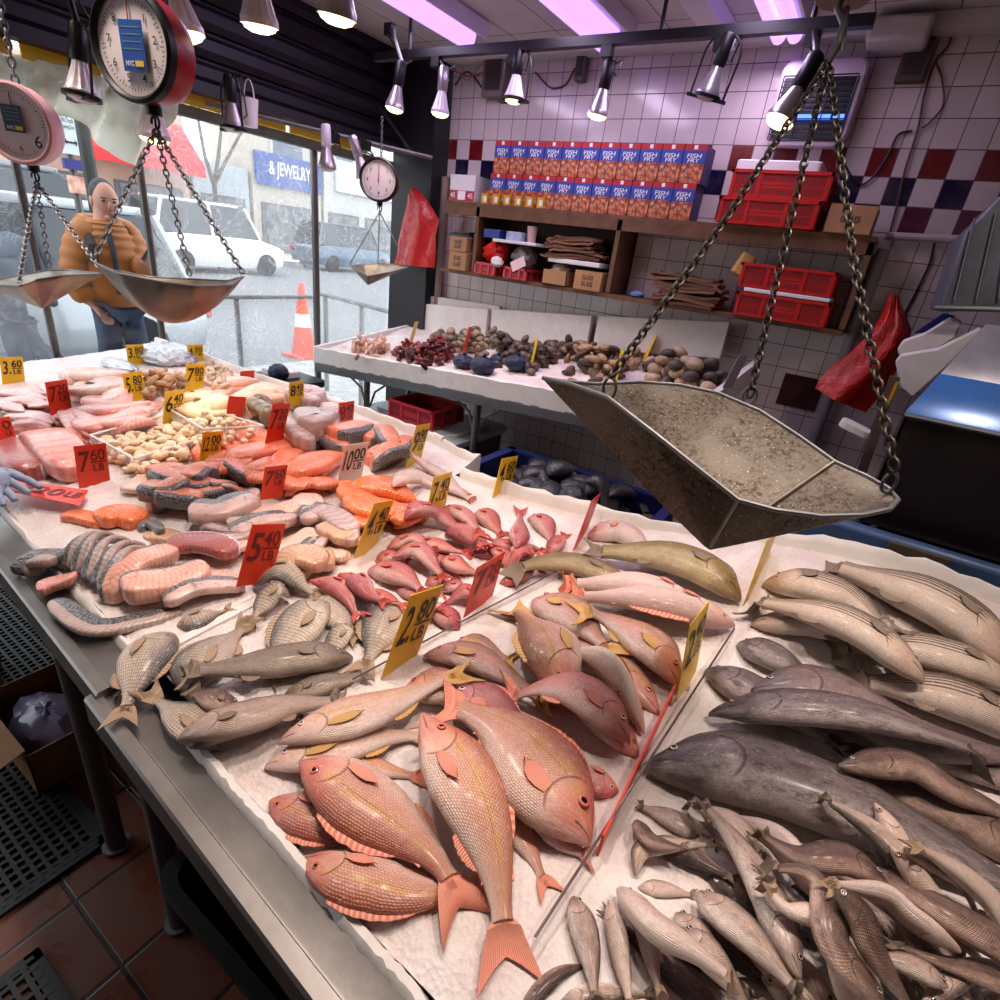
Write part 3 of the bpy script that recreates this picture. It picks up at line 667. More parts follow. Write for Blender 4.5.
# window frame posts, header, plastic panes
wf = G('window_steel', C(112, 108, 104), .5, .6, var=.4)
for i, (y, z0) in enumerate(((.55, .0), (1.13, .0), (1.645, .0), (2.72, .0))):
    mb = MB(); mb.tube([(XG, y, z0), (XG, y, 2.12)], .017 if i < 3 else .024, 10); struct(mb.build('trim_%d' % (i+3), wf, loc=(XG, y, 1.0)))
mb = MB(); mb.box((XG+.04, 1.3, 2.095), (.06, 4.6, .05)); struct(mb.build('trim_7', G('green_grey_beam', C(92, 94, 84), .6, .2, var=.5), loc=(XG, 1.3, 2.13)))
mb = MB()
for y in np.arange(-.9, 3.0, .32): mb.box((XG+.09, y, 2.146), (.012, .29, .055))
tag(mb.build('caution_tape', G('yellow_strip', C(228, 190, 26), .5), loc=(XG+.05, 1.2, 2.15)), 'broken yellow strip along the top of the plastic covered windows', 'tape', kind='structure')
mb = MB(); mb.tube([(XG-.03, 1.66, 1.185), (XG-.03, 2.7, 1.185)], .013, 8); mb.tube([(XG-.03, 2.13, 0), (XG-.03, 2.13, 1.185)], .015, 8); tag(mb.build('window_rail', wf, loc=(XG-.03, 2.1, 1.0)), 'thin grey metal rail with one post inside the middle hazy window', 'rail')
mb = MB(); a_, b_ = onz(321, 294, 1.0), onz(410, 317, 1.0); mb.tube([a_, b_], .022, 8)
for f in (.06, .5): q = a_+(b_-a_)*f; mb.tube([q*[1, 1, 0]+[0, 0, 0], q], .024, 8)
tag(mb.build('street_railing', wf, loc=(a_[0], a_[1], .5)), 'grey pipe railing out on the pavement behind the far right window', 'railing')
def plastic(name, haze, scr, tint=(.93, .96, .98, 1)):
    t = NT(name); o = t.obj(); n = t.noise(o, 2.2, 5, .62, 1.6); ln = t.noise(o, 5.0, 3, .5, 2.4)
    k = t.mr(t.math('ABSOLUTE', t.math('SUBTRACT', ln, .5)), 0, .02, 1, 0)
    f = t.math('ADD', t.mr(n, .35, .75, haze*.5, haze*1.5), t.math('MULTIPLY', k, scr), clamp=True)
    out = t.n['Material Output']; tr = t.node('ShaderNodeBsdfTransparent'); tr.inputs[0].default_value = tint
    tl = t.node('ShaderNodeBsdfTranslucent'); tl.inputs[0].default_value = (.86, .9, .92, 1); df = t.node('ShaderNodeBsdfDiffuse'); df.inputs[0].default_value = (.8, .82, .84, 1)
    m1 = t.node('ShaderNodeMixShader'); m1.inputs[0].default_value = .25; t.l.new(tl.outputs[0], m1.inputs[1]); t.l.new(df.outputs[0], m1.inputs[2])
    gl = t.node('ShaderNodeBsdfGlossy'); gl.inputs['Roughness'].default_value = .12
    m2 = t.node('ShaderNodeMixShader'); t.put(m2.inputs[0], f); t.l.new(tr.outputs[0], m2.inputs[1]); t.l.new(m1.outputs[0], m2.inputs[2])
    m3 = t.node('ShaderNodeMixShader'); m3.inputs[0].default_value = .04; t.l.new(m2.outputs[0], m3.inputs[1]); t.l.new(gl.outputs[0], m3.inputs[2])
    t.l.new(m3.outputs[0], out.inputs[0]); return t.m
def sheet(name, y0, y1, z0, z1, m, x=XG, amp=.006):
    n1, n2 = 40, 24; Y, Z = np.meshgrid(np.linspace(y0, y1, n1), np.linspace(z0, z1, n2)); X = x+amp*np.sin(Y*9+Z*4)+amp*.7*np.sin(Z*11-Y*5)
    mb = MB(); mb.grid(X, Y, Z); o = mb.build(name, m, loc=(x, (y0+y1)/2, (z0+z1)/2), smooth=180, recalc=False); return struct(o)
sheet('window_1', -.9, 1.12, .5, 2.1, plastic('clear_plastic', .10, .16))
sheet('window_2', 1.14, 1.63, .5, 2.1, plastic('clearest_plastic', .004, .008))
sheet('window_3', 1.66, 2.70, .3, 2.1, plastic('hazy_plastic', .26, .26))
sheet('window_4', 2.74, 3.5, .3, 2.1, plastic('hazy_plastic_far', .24, .2))
# gathered plastic curtain tied up under the shutter
nu, nv = 70, 26; G_ = np.zeros((nv, nu, 3))
for j in range(nv):
    v = j/(nv-1)
    for i in range(nu):
        u = i/(nu-1); y = .80+.98*u
        drop = (float(np.interp(y, [.8, 1.1, 1.3, 1.45, 1.57, 1.66, 1.78], [.13, .17, .21, .26, .33, .22, .07]))+.02*math.sin(u*21))*1.0
        fold = .045*math.sin(u*40+v*4.0)*min(1, v*2)+.03*math.sin(u*13+5*v)+.012*math.sin(u*83+v*9)
        G_[j, i] = (XG+.10+fold+.05*math.sin(v*math.pi), y+.05*(u-.5)*v, 2.13-drop*v+.02*math.sin(v*9+u*20)*v)
mb = MB(); mb.slab(G_, (.002, 0, 0))
t = NT('dirty_plastic_sheet'); nz = t.noise(t.obj(), 9, 4, .6); cc = t.mix(t.mr(nz, .4, .7), C(250, 250, 242), C(222, 222, 208)); tl = t.node('ShaderNodeBsdfTranslucent'); t.put(tl.inputs[0], cc); df = t.node('ShaderNodeBsdfDiffuse'); t.put(df.inputs[0], cc); m1 = t.node('ShaderNodeMixShader'); m1.inputs[0].default_value = .8; t.l.new(df.outputs[0], m1.inputs[1]); t.l.new(tl.outputs[0], m1.inputs[2]); gl = t.node('ShaderNodeBsdfGlossy'); gl.inputs['Roughness'].default_value = .25; m2 = t.node('ShaderNodeMixShader'); m2.inputs[0].default_value = .1; t.l.new(m1.outputs[0], m2.inputs[1]); t.l.new(gl.outputs[0], m2.inputs[2]); t.l.new(m2.outputs[0], t.n['Material Output'].inputs[0])
tag(mb.build('plastic_curtain', t.m, loc=(XG+.1, 1.3, 2.0), smooth=60, recalc=False), 'rolled up dirty clear plastic sheet hanging above the man outside', 'plastic sheet')

# ---------------------------------------------------------------- the street outside
def gmat(name, a, b, sc, r=.8):
    t = NT(name); nz = t.noise(t.obj(), sc, 5, .65); t.set(Base_Color=t.mix(t.mr(nz, .35, .68), a, b), Roughness=r); t.bump(nz, .3, .01); return t.m
mb = MB(); mb.box((-4.75, 20, -.05), (2.7, 90, .1)); struct(mb.build('pavement', gmat('pavement_concrete', C(176, 174, 172), C(140, 138, 136), 7), loc=(-4.75, 8, 0)))
mb = MB(); mb.box((-15.1, 20, -.13), (18, 90, .1)); struct(mb.build('road', gmat('road_asphalt', C(128, 128, 130), C(100, 100, 104), 12), loc=(-12, 8, -.1)))
glassd = G('car_glass', C(40, 46, 54), .08, .0, spec=.8)
rubber = G('tyre_rubber', C(26, 26, 28), .8); chrome = G('alloy', C(170, 172, 176), .3, .9)
def car(loc, col, label, L=4.5, W=1.8, H=1.6, face=1, group=None, cat='car', boxy=.0):
    name = 'parked_car' if cat == 'car' else 'parked_van'
    r = empty(name, loc, label, cat, group); lx, ly, lz = loc
    paint = G('paint_'+'_'.join(str(int(c*99)) for c in col[:3]), col, .25, .2, coat=.6)
    hb = H*.56
    def ring(y, w, z0, z1, tz): return [(lx+sx*w*k, ly+face*y, lz+z) for sx, k, z in ((-1, .92, z0), (-1, 1, z0+.18), (-1, 1, z0+(z1-z0)*.6), (-1, .9, z1-.03), (-1, .7, z1), (1, .7, z1), (1, .9, z1-.03), (1, 1, z0+(z1-z0)*.6), (1, 1, z0+.18), (1, .92, z0))]
    hl = L/2; ws = W/2
    mb = MB(); mb.loft([ring(-hl, ws*.8, .42, hb*.78, 0), ring(-hl+.12, ws*.93, .28, hb*.92, 0), ring(-hl+.7, ws, .22, hb, 0), ring(0, ws, .2, hb*1.0, 0), ring(hl-1.0, ws, .22, hb*(.94+.06*boxy), 0), ring(hl-.18, ws*.92, .28, hb*.8, 0), ring(hl, ws*.78, .4, hb*.66, 0)]); mb.build('body', paint, r, smooth=50)
    def cab(y0, y1, y2, y3, zt, ww, m, nm, z0):
        mb = MB(); A = [(lx+sx*ws*.9, ly+face*yy, lz+z0) for sx, yy in ((-1, y0), (1, y0), (1, y3), (-1, y3))]; B = [(lx+sx*ws*ww, ly+face*yy, lz+zt) for sx, yy in ((-1, y1), (1, y1), (1, y2), (-1, y2))]
        mb.loft([A, B]); mb.build(nm, m, r, bevel=.03)
    cab(-hl+.18, -hl+.55-.2*boxy, hl*.30, hl*.62, H-.05, .74, glassd, 'windows', hb-.04)
    mb = MB(); mb.rbox((lx, ly+face*(-hl+.55+hl*.30)/2, lz+H-.03), (W*.76, hl*1.3-.5, .08), .2); mb.build('roof', paint, r, smooth=50)
    for yy, lean in ((-hl+.36, .22), (-.35, 0), (hl*.46, -.34)):
        for sx in (-1, 1):
            mb = MB(); mb.tube([(lx+sx*ws*.9, ly+face*(yy-lean*.6), lz+hb-.03), (lx+sx*ws*.755, ly+face*(yy+lean*.6), lz+H-.05)], .045, 6); mb.build('pillar', paint, r)
    for yy in (-hl*.62, hl*.62):
        for sx in (-1, 1):
            mb = MB(); mb.lathe([(.2, -.1), (.32, -.1), (.345, -.04), (.345, .04), (.32, .1), (.2, .1)], (lx+sx*(ws-.08), ly+face*yy, lz+.33), basis((sx, 0, 0)), 20); wv = mb.build('wheel', rubber, r)
            mb = MB(); mb.lathe([(.02, .08), (.2, .1), (.215, .085), (.215, .03)], (lx+sx*(ws-.08), ly+face*yy, lz+.33), basis((sx, 0, 0)), 16); mb.build('hub', chrome, wv)
    for sx in (-1, 1):
        mb = MB(); mb.box((lx+sx*ws*.72, ly-face*(hl-.06), lz+hb*.74), (.3, .12, .2)); mb.build('tail_light', G('tail_light_red', C(196, 30, 30), .2), r, bevel=.03)
        mb = MB(); mb.box((lx+sx*ws*.68, ly+face*(hl-.12), lz+hb*.66), (.32, .12, .14)); mb.build('headlight', G('lamp_glass', C(226, 230, 234), .1), r, bevel=.03)
    return r
RD = -.08
car((-7.3, 1.45, RD), C(176, 182, 188), 'silver car close behind the man in the mustard jacket', L=4.8, H=1.66, face=-1)
car((-12.6, 4.0, RD), C(120, 126, 132), 'grey car with red tail light beyond the pink scale', L=4.5, H=2.05, face=1, boxy=.5)
car((-18.0, onx(207, 215, -18)[1], RD), C(236, 236, 234), 'white van seen above the man\'s shoulder', L=4.4, H=1.95, face=1, boxy=.8)
car((-20.5, onx(345, 235, -20.5)[1], RD), C(84, 104, 124), 'blue grey car parked far off behind the far right window', L=4.6, H=1.85, face=1)
car((-20.5, onx(398, 238, -20.5)[1]+3.0, RD), C(196, 200, 204), 'pale car farthest along the street behind the small dial scale', L=4.6, H=1.75, face=1)
XB = -25.0
def facade(name, y0, y1, h, mcol, label, sign=None, awn=None, win=True, upper=True):
    r = empty(name, (XB, (y0+y1)/2, 0), label, 'building'); m = G('wall_'+label.split()[0]+str(int(h*10)), mcol, .8, var=.2, vscale=2)
    mb = MB(); mb.box((XB-1.5, (y0+y1)/2, h/2-.1), (3, y1-y0, h)); mb.build('front_wall', m, r)
    n = max(1, int((y1-y0)/2.4)); w = (y1-y0)/n
    for i in range(n):
        yc = y0+w*(i+.5)
        mb = MB(); mb.box((XB+.02, yc, 1.25), (.1, w*.8, 2.1)); f = mb.build('shop_window', G('shop_frame', C(96, 96, 98), .5), r)
        mb = MB(); mb.box((XB+.06, yc, 1.3), (.06, w*.7, 1.8)); mb.build('pane', G('shop_glass', C(70, 82, 92), .12, var=.6, vscale=3, dark=C(170, 160, 150)), f)
        if upper:
            for zc in np.arange(4.6, h-.8, 2.4):
                mb = MB(); mb.box((XB+.02, yc, zc), (.1, w*.5, 1.3)); f = mb.build('window', G('upper_frame', C(190, 186, 180), .6), r)
                mb = MB(); mb.box((XB+.06, yc, zc), (.05, w*.42, 1.15)); mb.build('pane', G('upper_glass', C(90, 104, 118), .15), f)
    if sign:
        s, sc, tc, z0, z1 = sign
        mb = MB(); mb.box((XB+.12, (y0+y1)/2, (z0+z1)/2), (.14, (y1-y0)*.94, z1-z0)); sg = mb.build('shop_sign', sc, r)
        if s: mb = MB(); text(mb, s, (XB+.2, (y0+y1)/2, (z0+z1)/2), (0, 1, 0), (0, 0, 1), (z1-z0)*.55, (y1-y0)*.6, lift=.01); mb.build('lettering', tc, sg)
    return r
white_i = G('white_lettering', C(244, 244, 240), .5); blue_s = G('blue_sign', C(40, 74, 150), .5); pale_s = G('pale_sign', C(214, 222, 226), .5)
facade('shop_building', -9, 7.9, 7.0, C(190, 176, 160), 'pale shop building with grey sign behind the pink scale', ('', pale_s, white_i, 3.2, 4.5))
gb = facade('shop_building', 8.0, 14.3, 5.6, C(206, 170, 150), 'gift shop under a red awning across the street', None, upper=False)
a0 = onx(84, 128, XB+1.2); mb = MB(); y0, y1 = 9.6, 14.2
pr = [(XB+.05, 4.5), (XB+1.45, 3.15), (XB+1.45, 2.78), (XB+1.4, 2.78), (XB+1.4, 3.1), (XB+.05, 4.4)]
mb.loft([[(p, y0, q) for p, q in pr], [(p, y1, q) for p, q in pr]]); aw = mb.build('awning', G('awning_red', C(206, 34, 38), .6), gb, smooth=0)
qg = onx(116, 149, XB+1.2); mb = MB(); ud = np.array([-1.4, 0, 1.35]); text(mb, 'GIFTS', (XB+1.25, qg[1], 3.343), (0, 1, 0), ud, .36, 1.25, lift=.03); mb.build('lettering', white_i, aw)
facade('shop_building', 14.5, 17.0, 3.6, C(178, 184, 188), 'low grey building behind the bare tree', None, upper=False)
facade('shop_building', 17.2, 21.0, 5.4, C(196, 186, 170), 'jewelry shop with a blue sign seen through the middle hazy window', ('& JEWELRY', blue_s, white_i, 3.0, 4.3))
facade('shop_building', 21.2, 44, 6.4, C(200, 198, 192), 'farthest shop with pale sign behind the small dial scale', ('', pale_s, white_i, 3.3, 4.7))
# information board on the pavement behind the pink scale
r = empty('street_sign', (-6.0, 1.75, 0), 'tall pale notice board with black arrow beside the dark street post', 'sign')
def pb(pa_, pb_): A_, B_ = onx(*pa_, -6.0), onx(*pb_, -6.0); return (A_[1]+B_[1])/2, (A_[2]+B_[2])/2, abs(B_[1]-A_[1]), abs(B_[2]-A_[2])
yc, zc, w_, h_ = pb((55, 108), (80, 156)); zt_ = zc
mb = MB(); mb.box((-6.0, yc, zc), (.04, w_, h_)); mb.build('board', G('board_grey', C(206, 214, 220), .6), r)
mb = MB()
for k, s in enumerate(('No Truck', 'Loading Zone')): text(mb, s, (-5.975, yc, zc+h_*(.28-.16*k)), (0, 1, 0), (0, 0, 1), .035, w_*.7)
za = zc-h_*.22; mb.box((-5.975, yc, za), (.006, w_*.6, .012))
for sg in (-1, 1): mb.add([(-5.972, yc+sg*w_*.38, za), (-5.972, yc+sg*w_*.26, za+.025), (-5.972, yc+sg*w_*.26, za-.025)], [(0, 1, 2) if sg > 0 else (0, 2, 1)])
mb.build('lettering', ink, r)
yc2, zc2, w2, h2 = pb((62, 157), (84, 172)); mb = MB(); mb.box((-6.0, yc2, zc2), (.04, w2, h2*.9)); mb.build('blue_panel', G('panel_blue', C(44, 46, 120), .5), r)
yc3, zc3, w3, h3 = pb((67, 174), (90, 196)); mb = MB(); mb.box((-6.0, yc3, zc3), (.04, w3, h3*.9)); mb.build('poster_panel', G('poster_print', C(230, 200, 170), .5, var=.9, vscale=14, dark=C(200, 70, 90)), r)
mb = MB(); mb.cyl((-6.03, yc, 0), (-6.03, yc, zc), .03, 8); mb.build('post', wf, r)
q0 = onx(88, 160, -5.7); mb = MB(); mb.tube([(-5.7, q0[1], 0), (-5.7, q0[1], 3.2)], .05, 10); tag(mb.build('street_post', G('dark_post', C(52, 54, 50), .5, .4), loc=(-5.7, q0[1], 0)), 'dark metal post on the pavement between notice board and awning', 'post')
# bare tree
q0 = onx(212, 160, -19.0); tb = MB(); random.seed(3)
def branch(p, d, L, r, lv):
    e = p+d*L; mid = p+d*L*.5+np.array([random.uniform(-1, 1) for _ in range(3)])*L*.06
    tb.tube([p, mid, e], [r, r*.8, r*.6], 5, cap=lv == 0)
    if lv > 0:
        for k in range(3):
            nd = d+np.array([random.uniform(-.3, .3), random.uniform(-.75, .75), random.uniform(-.1, .5)]); branch(e, nd/np.linalg.norm(nd), L*.72, r*.6, lv-1)
branch(np.array([-19.0, q0[1], -.1]), np.array([0, 0, 1.0]), 2.5, .12, 5)
tag(tb.build('bare_tree', G('bark', C(96, 84, 76), .9), loc=(-19, q0[1], 0)), 'leafless street tree showing above the low grey building', 'tree')
# traffic cone
q0 = onz(302, 335, 0); q0 = onx(300, 335, -7.0); r = empty('traffic_cone', (-6.6, q0[1], 0), 'orange traffic cone standing in the street behind the hazy window', 'cone'); y = onx(302, 300, -6.6)[1]; r.location = (-6.6, y, RD)
org = G('cone_orange', C(236, 84, 40), .5)
mb = MB(); mb.box((-6.6, y, RD+.02), (.42, .42, .04)); mb.build('base', org, r); mb = MB(); mb.lathe([(.16, 0), (.035, .95)], (-6.6, y, RD+.04), None, 18); mb.build('body', org, r); mb = MB(); mb.lathe([(.113, .38), (.09, .55)], (-6.6, y, RD+.043), None, 18, cap0=False, cap1=False); mb.build('band', white_i, r)

# unseen walls behind and beside the camera, put in to shut out sky light
plw = G('plain_wall', C(150, 140, 136), .8)
mb = MB(); mb.box((3.26, .6, ZC/2), (.12, 6.0, ZC)); struct(mb.build('wall_right', plw, loc=(3.26, .6, 0)))
mb = MB(); mb.box((-.1, -2.3, ZC/2), (6.8, .12, ZC)); struct(mb.build('wall_front', plw, loc=(0, -2.3, 0)))
mb = MB(); mb.box((-3.4, -.9, .25), (.1, 2.9, .5)); struct(mb.build('wall_left', plw, loc=(-3.4, -.9, 0)))
# ---------------------------------------------------------------- lamps, tubes, scales
glow = G('warm_lamp_face', C(255, 230, 180), .3, emit=(1.0, .76, .42, 1), es=2.6)
lampw = G('white_lamp_shell', C(216, 206, 214), .4, .1); lamps_ = G('silver_lamp_shell', C(176, 166, 172), .3, .7)
LAMP_SPOTS = []
def lamp(px, py, dep, top, label, kind='fin', tilt=(0, 0), s=1.0, cage=False, on=True, track=True, body='black', group='spot lamps'):
    P = atd(px, py, dep); ax = np.array([tilt[0], tilt[1], 1.0]); ax /= np.linalg.norm(ax); B = basis(ax, (0, 1, 0))
    r = empty('spot_lamp', P, label, 'lamp', group); bm = black_m if body == 'black' else lamps_ if body == 'silver' else lampw
    nf = 28; rings = []
    for rr, h in ((.047, -.048), (.047, -.034), (.041, -.02), (.024, .036), (.020, .052)):
        rings.append([P+s*(B@np.array([(rr*(.86 if kind == 'fin' and k % 2 and abs(h) < .04 and rr < .046 else 1))*math.cos(a), (rr*(.86 if kind == 'fin' and k % 2 and abs(h) < .04 and rr < .046 else 1))*math.sin(a), h])) for k, a in enumerate(np.linspace(0, 2*math.pi, nf, endpoint=False))])
    mb = MB(); mb.loft(rings, True, False, True); mb.build('bulb_shell', lampw if kind == 'fin' else lamps_, r, smooth=25 if kind == 'fin' else 50)
    mb = MB(); mb.lathe([(.045, -.044), (.038, -.056), (.022, -.063), (.004, -.065)], P, B*s, 24, cap0=True); mb.build('lens', glow if on else G('lens_off', C(200, 190, 190), .2), r)
    mb = MB(); mb.lathe([(.022, .05), (.026, .056), (.026, .145), (.02, .155)], P, B*s, 18); mb.build('socket', bm, r)
    e = P+ax*s*.15
    if top is not None:
        T = np.asarray(top, float) if not np.isscalar(top) else np.array([e[0], e[1], top])
        mb = MB(); mb.tube([e, e*.6+T*.4, T], .011, 8); mb.box(T-np.array([0, 0, .02]), (.05, .035, .05)); mb.build('bracket', black_m, r)
        mb = MB(); k = np.array([.03, .02, 0]); mb.tube([P+ax*.13, P+ax*.16+k*1.4, T*.5+P*.5+k*1.5, T-[0, 0, .05]], .004, 6); mb.build('cord', black_m, r)
    if cage:
        mb = MB(); w = B[:, 0]; pts = []
        for a in np.linspace(0, math.pi, 15): pts.append(P+s*(w*.072*math.cos(a)+ax*(.08+.075*math.sin(a))))
        pts = [P+s*(w*.07-ax*.05)]+pts+[P+s*(-w*.07-ax*.05)]
        mb.tube(pts, .0045, 6); mb.box(P-ax*.054*s, (.16*s, .03, .012), R=np.stack([w, B[:, 1], ax], 1)); mb.lathe([(.050, -.052), (.056, -.052), (.056, -.040), (.050, -.040)], P, B*s, 20); mb.build('guard', black_m, r)
    if on: LAMP_SPOTS.append((P-ax*.062*s, ax))
    return r
# ceiling track
r = empty('lamp_track', (-1.35, 2.62, 2.52), 'long black lamp track hanging under the ceiling in front of the tiled wall', 'track')
ta, tb_ = atd(383, 53, 3.05), None
y_t = onz(605, 42, 2.5)[1]; xa, xb = ony(375, 54, y_t), ony(875, 19, y_t)
mb = MB(); mb.box(((xa[0]+xb[0])/2, y_t, 2.505), (xb[0]-xa[0], .038, .036)); mb.build('rail', black_m, r)
for x in (xa[0]+.25, -1.1, xb[0]-.2): mb = MB(); mb.cyl((x, y_t, 2.52), (x, y_t, ZC), .009, 8); mb.build('hanger', black_m, r)
zt = 2.49
def tk(px): x = ony(px, 40, y_t)[0]; return (x, y_t, zt)
def dep_at(px, py, y): P = ony(px, py, y); return depth(P)
lamp(441, 103, dep_at(441, 103, y_t), tk(438), 'slim silver lamp on the track beside the dark column', 'fin', (.05, 0), body='silver')
lamp(515, 88, dep_at(515, 88, y_t), tk(516), 'lamp with black guard on the track above the stacked boxes', 'fin', (.02, .0), cage=True)
lamp(600, 103, dep_at(600, 103, y_t), tk(609), 'silver lamp with black grip hanging from the track between caged lamps', 'plain', (.12, .0))
lamp(712, 82, dep_at(712, 82, y_t), tk(722), 'unlit white bulb lamp in a black wire guard on the track', 'plain', (.22, -.1), cage=True, on=False)
lamp(788, 106, dep_at(788, 106, y_t-.3), tk(812), 'lit silver lamp in front of the blue fly killer', 'plain', (.25, .3), s=1.05)
lamp(396, 98, 2.75, (-2.5, 2.55, 2.6), 'black lamp against the dark shutter near the corner', 'plain', (.1, .1))
# second rail under the shutter
r = empty('lamp_pipe', (-2.75, 2.0, 2.1), 'thin grey pipe along the shutter carrying lamps and the small scale', 'pipe')
pa, pb = atd(205, 103, 2.75), atd(432, 158, 3.3); mb = MB(); mb.tube([pa, pa*.5+pb*.5, pb], .012, 8); mb.build('pipe_run', wf, r)
def pp(px): return pa+(pb-pa)*(px-205)/227.0
for f in (.1, .9): q = pa+(pb-pa)*f; mb = MB(); mb.tube([q, (q[0]-.3, q[1], q[2]+.25)], .008, 6); mb.build('hanger', black_m, r)
lamp(327, 158, depth(pp(327))-.08, pp(324), 'unlit pale lamp hanging straight on the pipe before the window post', 'plain', (-.05, 0), on=False, body='white')
lamp(362, 168, depth(pp(362))-.1, pp(357), 'tilted brass tinted lamp partly covering the small dial scale', 'plain', (-.28, -.25), body='silver')
lamp(232, 116, 2.5, pp(234), 'unlit lamp in a wire guard beside the hanging white tub', 'plain', (0, 0), cage=True, on=False)
lamp(153, 121, 1.75, (-2.1, 1.12, 2.3), 'lamp hanging directly under the red dial scale', 'fin', (.1, 0), cage=False)
lamp(81, 80, 1.8, (-2.4, 1.03, 2.35), 'caged lamp pointing down beside the rolled up plastic', 'fin', (0, .1), cage=True, on=False)
lamp(258, 2, 1.42, (-1.58, 1.15, 2.6), 'finned lamp at the top edge beside the red dial scale', 'fin', (.1, -.1))
lamp(338, -8, 1.32, (-1.35, 1.2, 2.62), 'large lit lamp half cut off at the top edge', 'plain', (.15, -.05))
lamp(182, 14, 1.52, (-1.95, 1.15, 2.6), 'finned lamp half hidden behind the red dial scale', 'fin', (-.15, -.1))
# white tub hanging by the shutter
P = atd(250, 113, 2.75); mb = MB(); mb.lathe([(.032, -.06), (.042, .06), (.039, .06), (.030, -.056)], P, None, 20, cap0=True, cap1=False)
r = mb.build('plastic_tub', white_p, loc=P-[0, 0, .06]); tag(r, 'small white plastic tub hanging by a loop beside the caged lamp', 'tub')
mb = MB(); mb.tube([P+[.04*math.cos(a), .0, .05+.09*math.sin(a)] for a in np.linspace(0, math.pi, 12)], .003, 6); mb.build('handle', white_p, r)
# fluorescent fixtures
TUBES = []
tube_m = G('violet_tube', C(220, 190, 255), .3, emit=(.48, .28, 1.0, 1), es=1.5)
fixm = G('white_fixture', C(222, 212, 226), .4)
for (pxl, pxr, y1, lab, n) in ((458, 480, 3.26, 'violet fluorescent fitting nearest the dark shutter', 1), (591, 625, 3.27, 'violet fluorescent fitting above the middle of the lamp track', 1), (772, 803, 3.31, 'violet fluorescent fitting with two bare tubes above the chain hook', 2)):
    xl, xr = onz(pxl, 35, ZC-.05)[0], onz(pxr, 33, ZC-.05)[0]; xc = (xl+xr)/2; w = max(.10, (xr-xl)*.9)
    q = onz((pxl+pxr)/2, 37, ZC-.06); ye = q[1]; xc = q[0]
    r = empty('fluorescent_fitting', (xc, ye-.6, ZC-.04), lab, 'light fitting', 'fluorescent fittings')
    mb = MB(); mb.box((xc+w*.1, ye-.62, ZC-.02), (w*1.5, 1.26, .04)); mb.box((xc+w*.85, ye-.62, ZC-.04), (.012, 1.26, .07)); mb.build('housing', fixm, r)
    for k in range(n):
        x = xc+(k-(n-1)/2)*.07; mb = MB(); mb.tube([(x, ye-1.22, ZC-.062), (x, ye-.01, ZC-.062)], .03 if n > 1 else w*.42, 12); mb.build('tube', tube_m, r)
    TUBES.append((xc, ye-1.2, ye))
q = onz(712, 20, ZC-.05); mb = MB(); mb.box((q[0], q[1]-.35, ZC-.04), (.11, 1.3, .08)); tag(mb.build('ceiling_trunking', fixm, loc=(q[0], q[1]-.4, ZC-.06), bevel=.006), 'unlit pale trunking box on the ceiling left of the two bare tubes', 'trunking')
# ---- hanging scales
dialw = G('dial_face', C(228, 214, 214), .35)
def chain(mb, pts, link, rad):
    P = np.array(pts, float); L = np.concatenate([[0], np.cumsum(np.linalg.norm(np.diff(P, axis=0), axis=1))]); n = max(2, int(L[-1]/(link*.74))); ts = np.linspace(0, L[-1], n+1)
    Q = np.stack([np.interp(ts, L, P[:, k]) for k in range(3)], 1)
    for i in range(n):
        d = Q[i+1]-Q[i]; B = basis(d, (0.3, 1, 0.2)); c = (Q[i]+Q[i+1])/2; w = B[:, 0] if i % 2 else B[:, 1]; z = B[:, 2]; ring = []
        a = link/2; b = link*.30
        for t in np.linspace(0, 2*math.pi, 13): ring.append(c+z*a*math.cos(t)*(1 if abs(math.cos(t)) > .3 else 1)+w*b*math.sin(t))
        mb.tube(ring, rad, 6, cap=False)
def pan_mesh(rim, K, p=1.0, nr=9, sub=6, thick=.0016):
    R = np.array(rim, float); Q = np.concatenate([R, R[:1]]); out = []
    n = len(R)
    for i in range(n):
        a, b, c, d = R[(i-1) % n], R[i], R[(i+1) % n], R[(i+2) % n]
        for t in np.linspace(0, 1, sub, endpoint=False): out.append(b+(c-b)*t)
    out = np.array(out); m = len(out); K = np.asarray(K, float)
    Gd = np.zeros((nr, m+1, 3))
    for j in range(nr):
        t = .02+.98*j/(nr-1)
        for i in range(m+1):
            q = out[i % m]; v = K+(q-K)*t; v[2] = K[2]+(q[2]-K[2])*t**p; Gd[j, i] = v
    mb = MB(); mb.slab(Gd, (0, 0, thick)); return mb, out
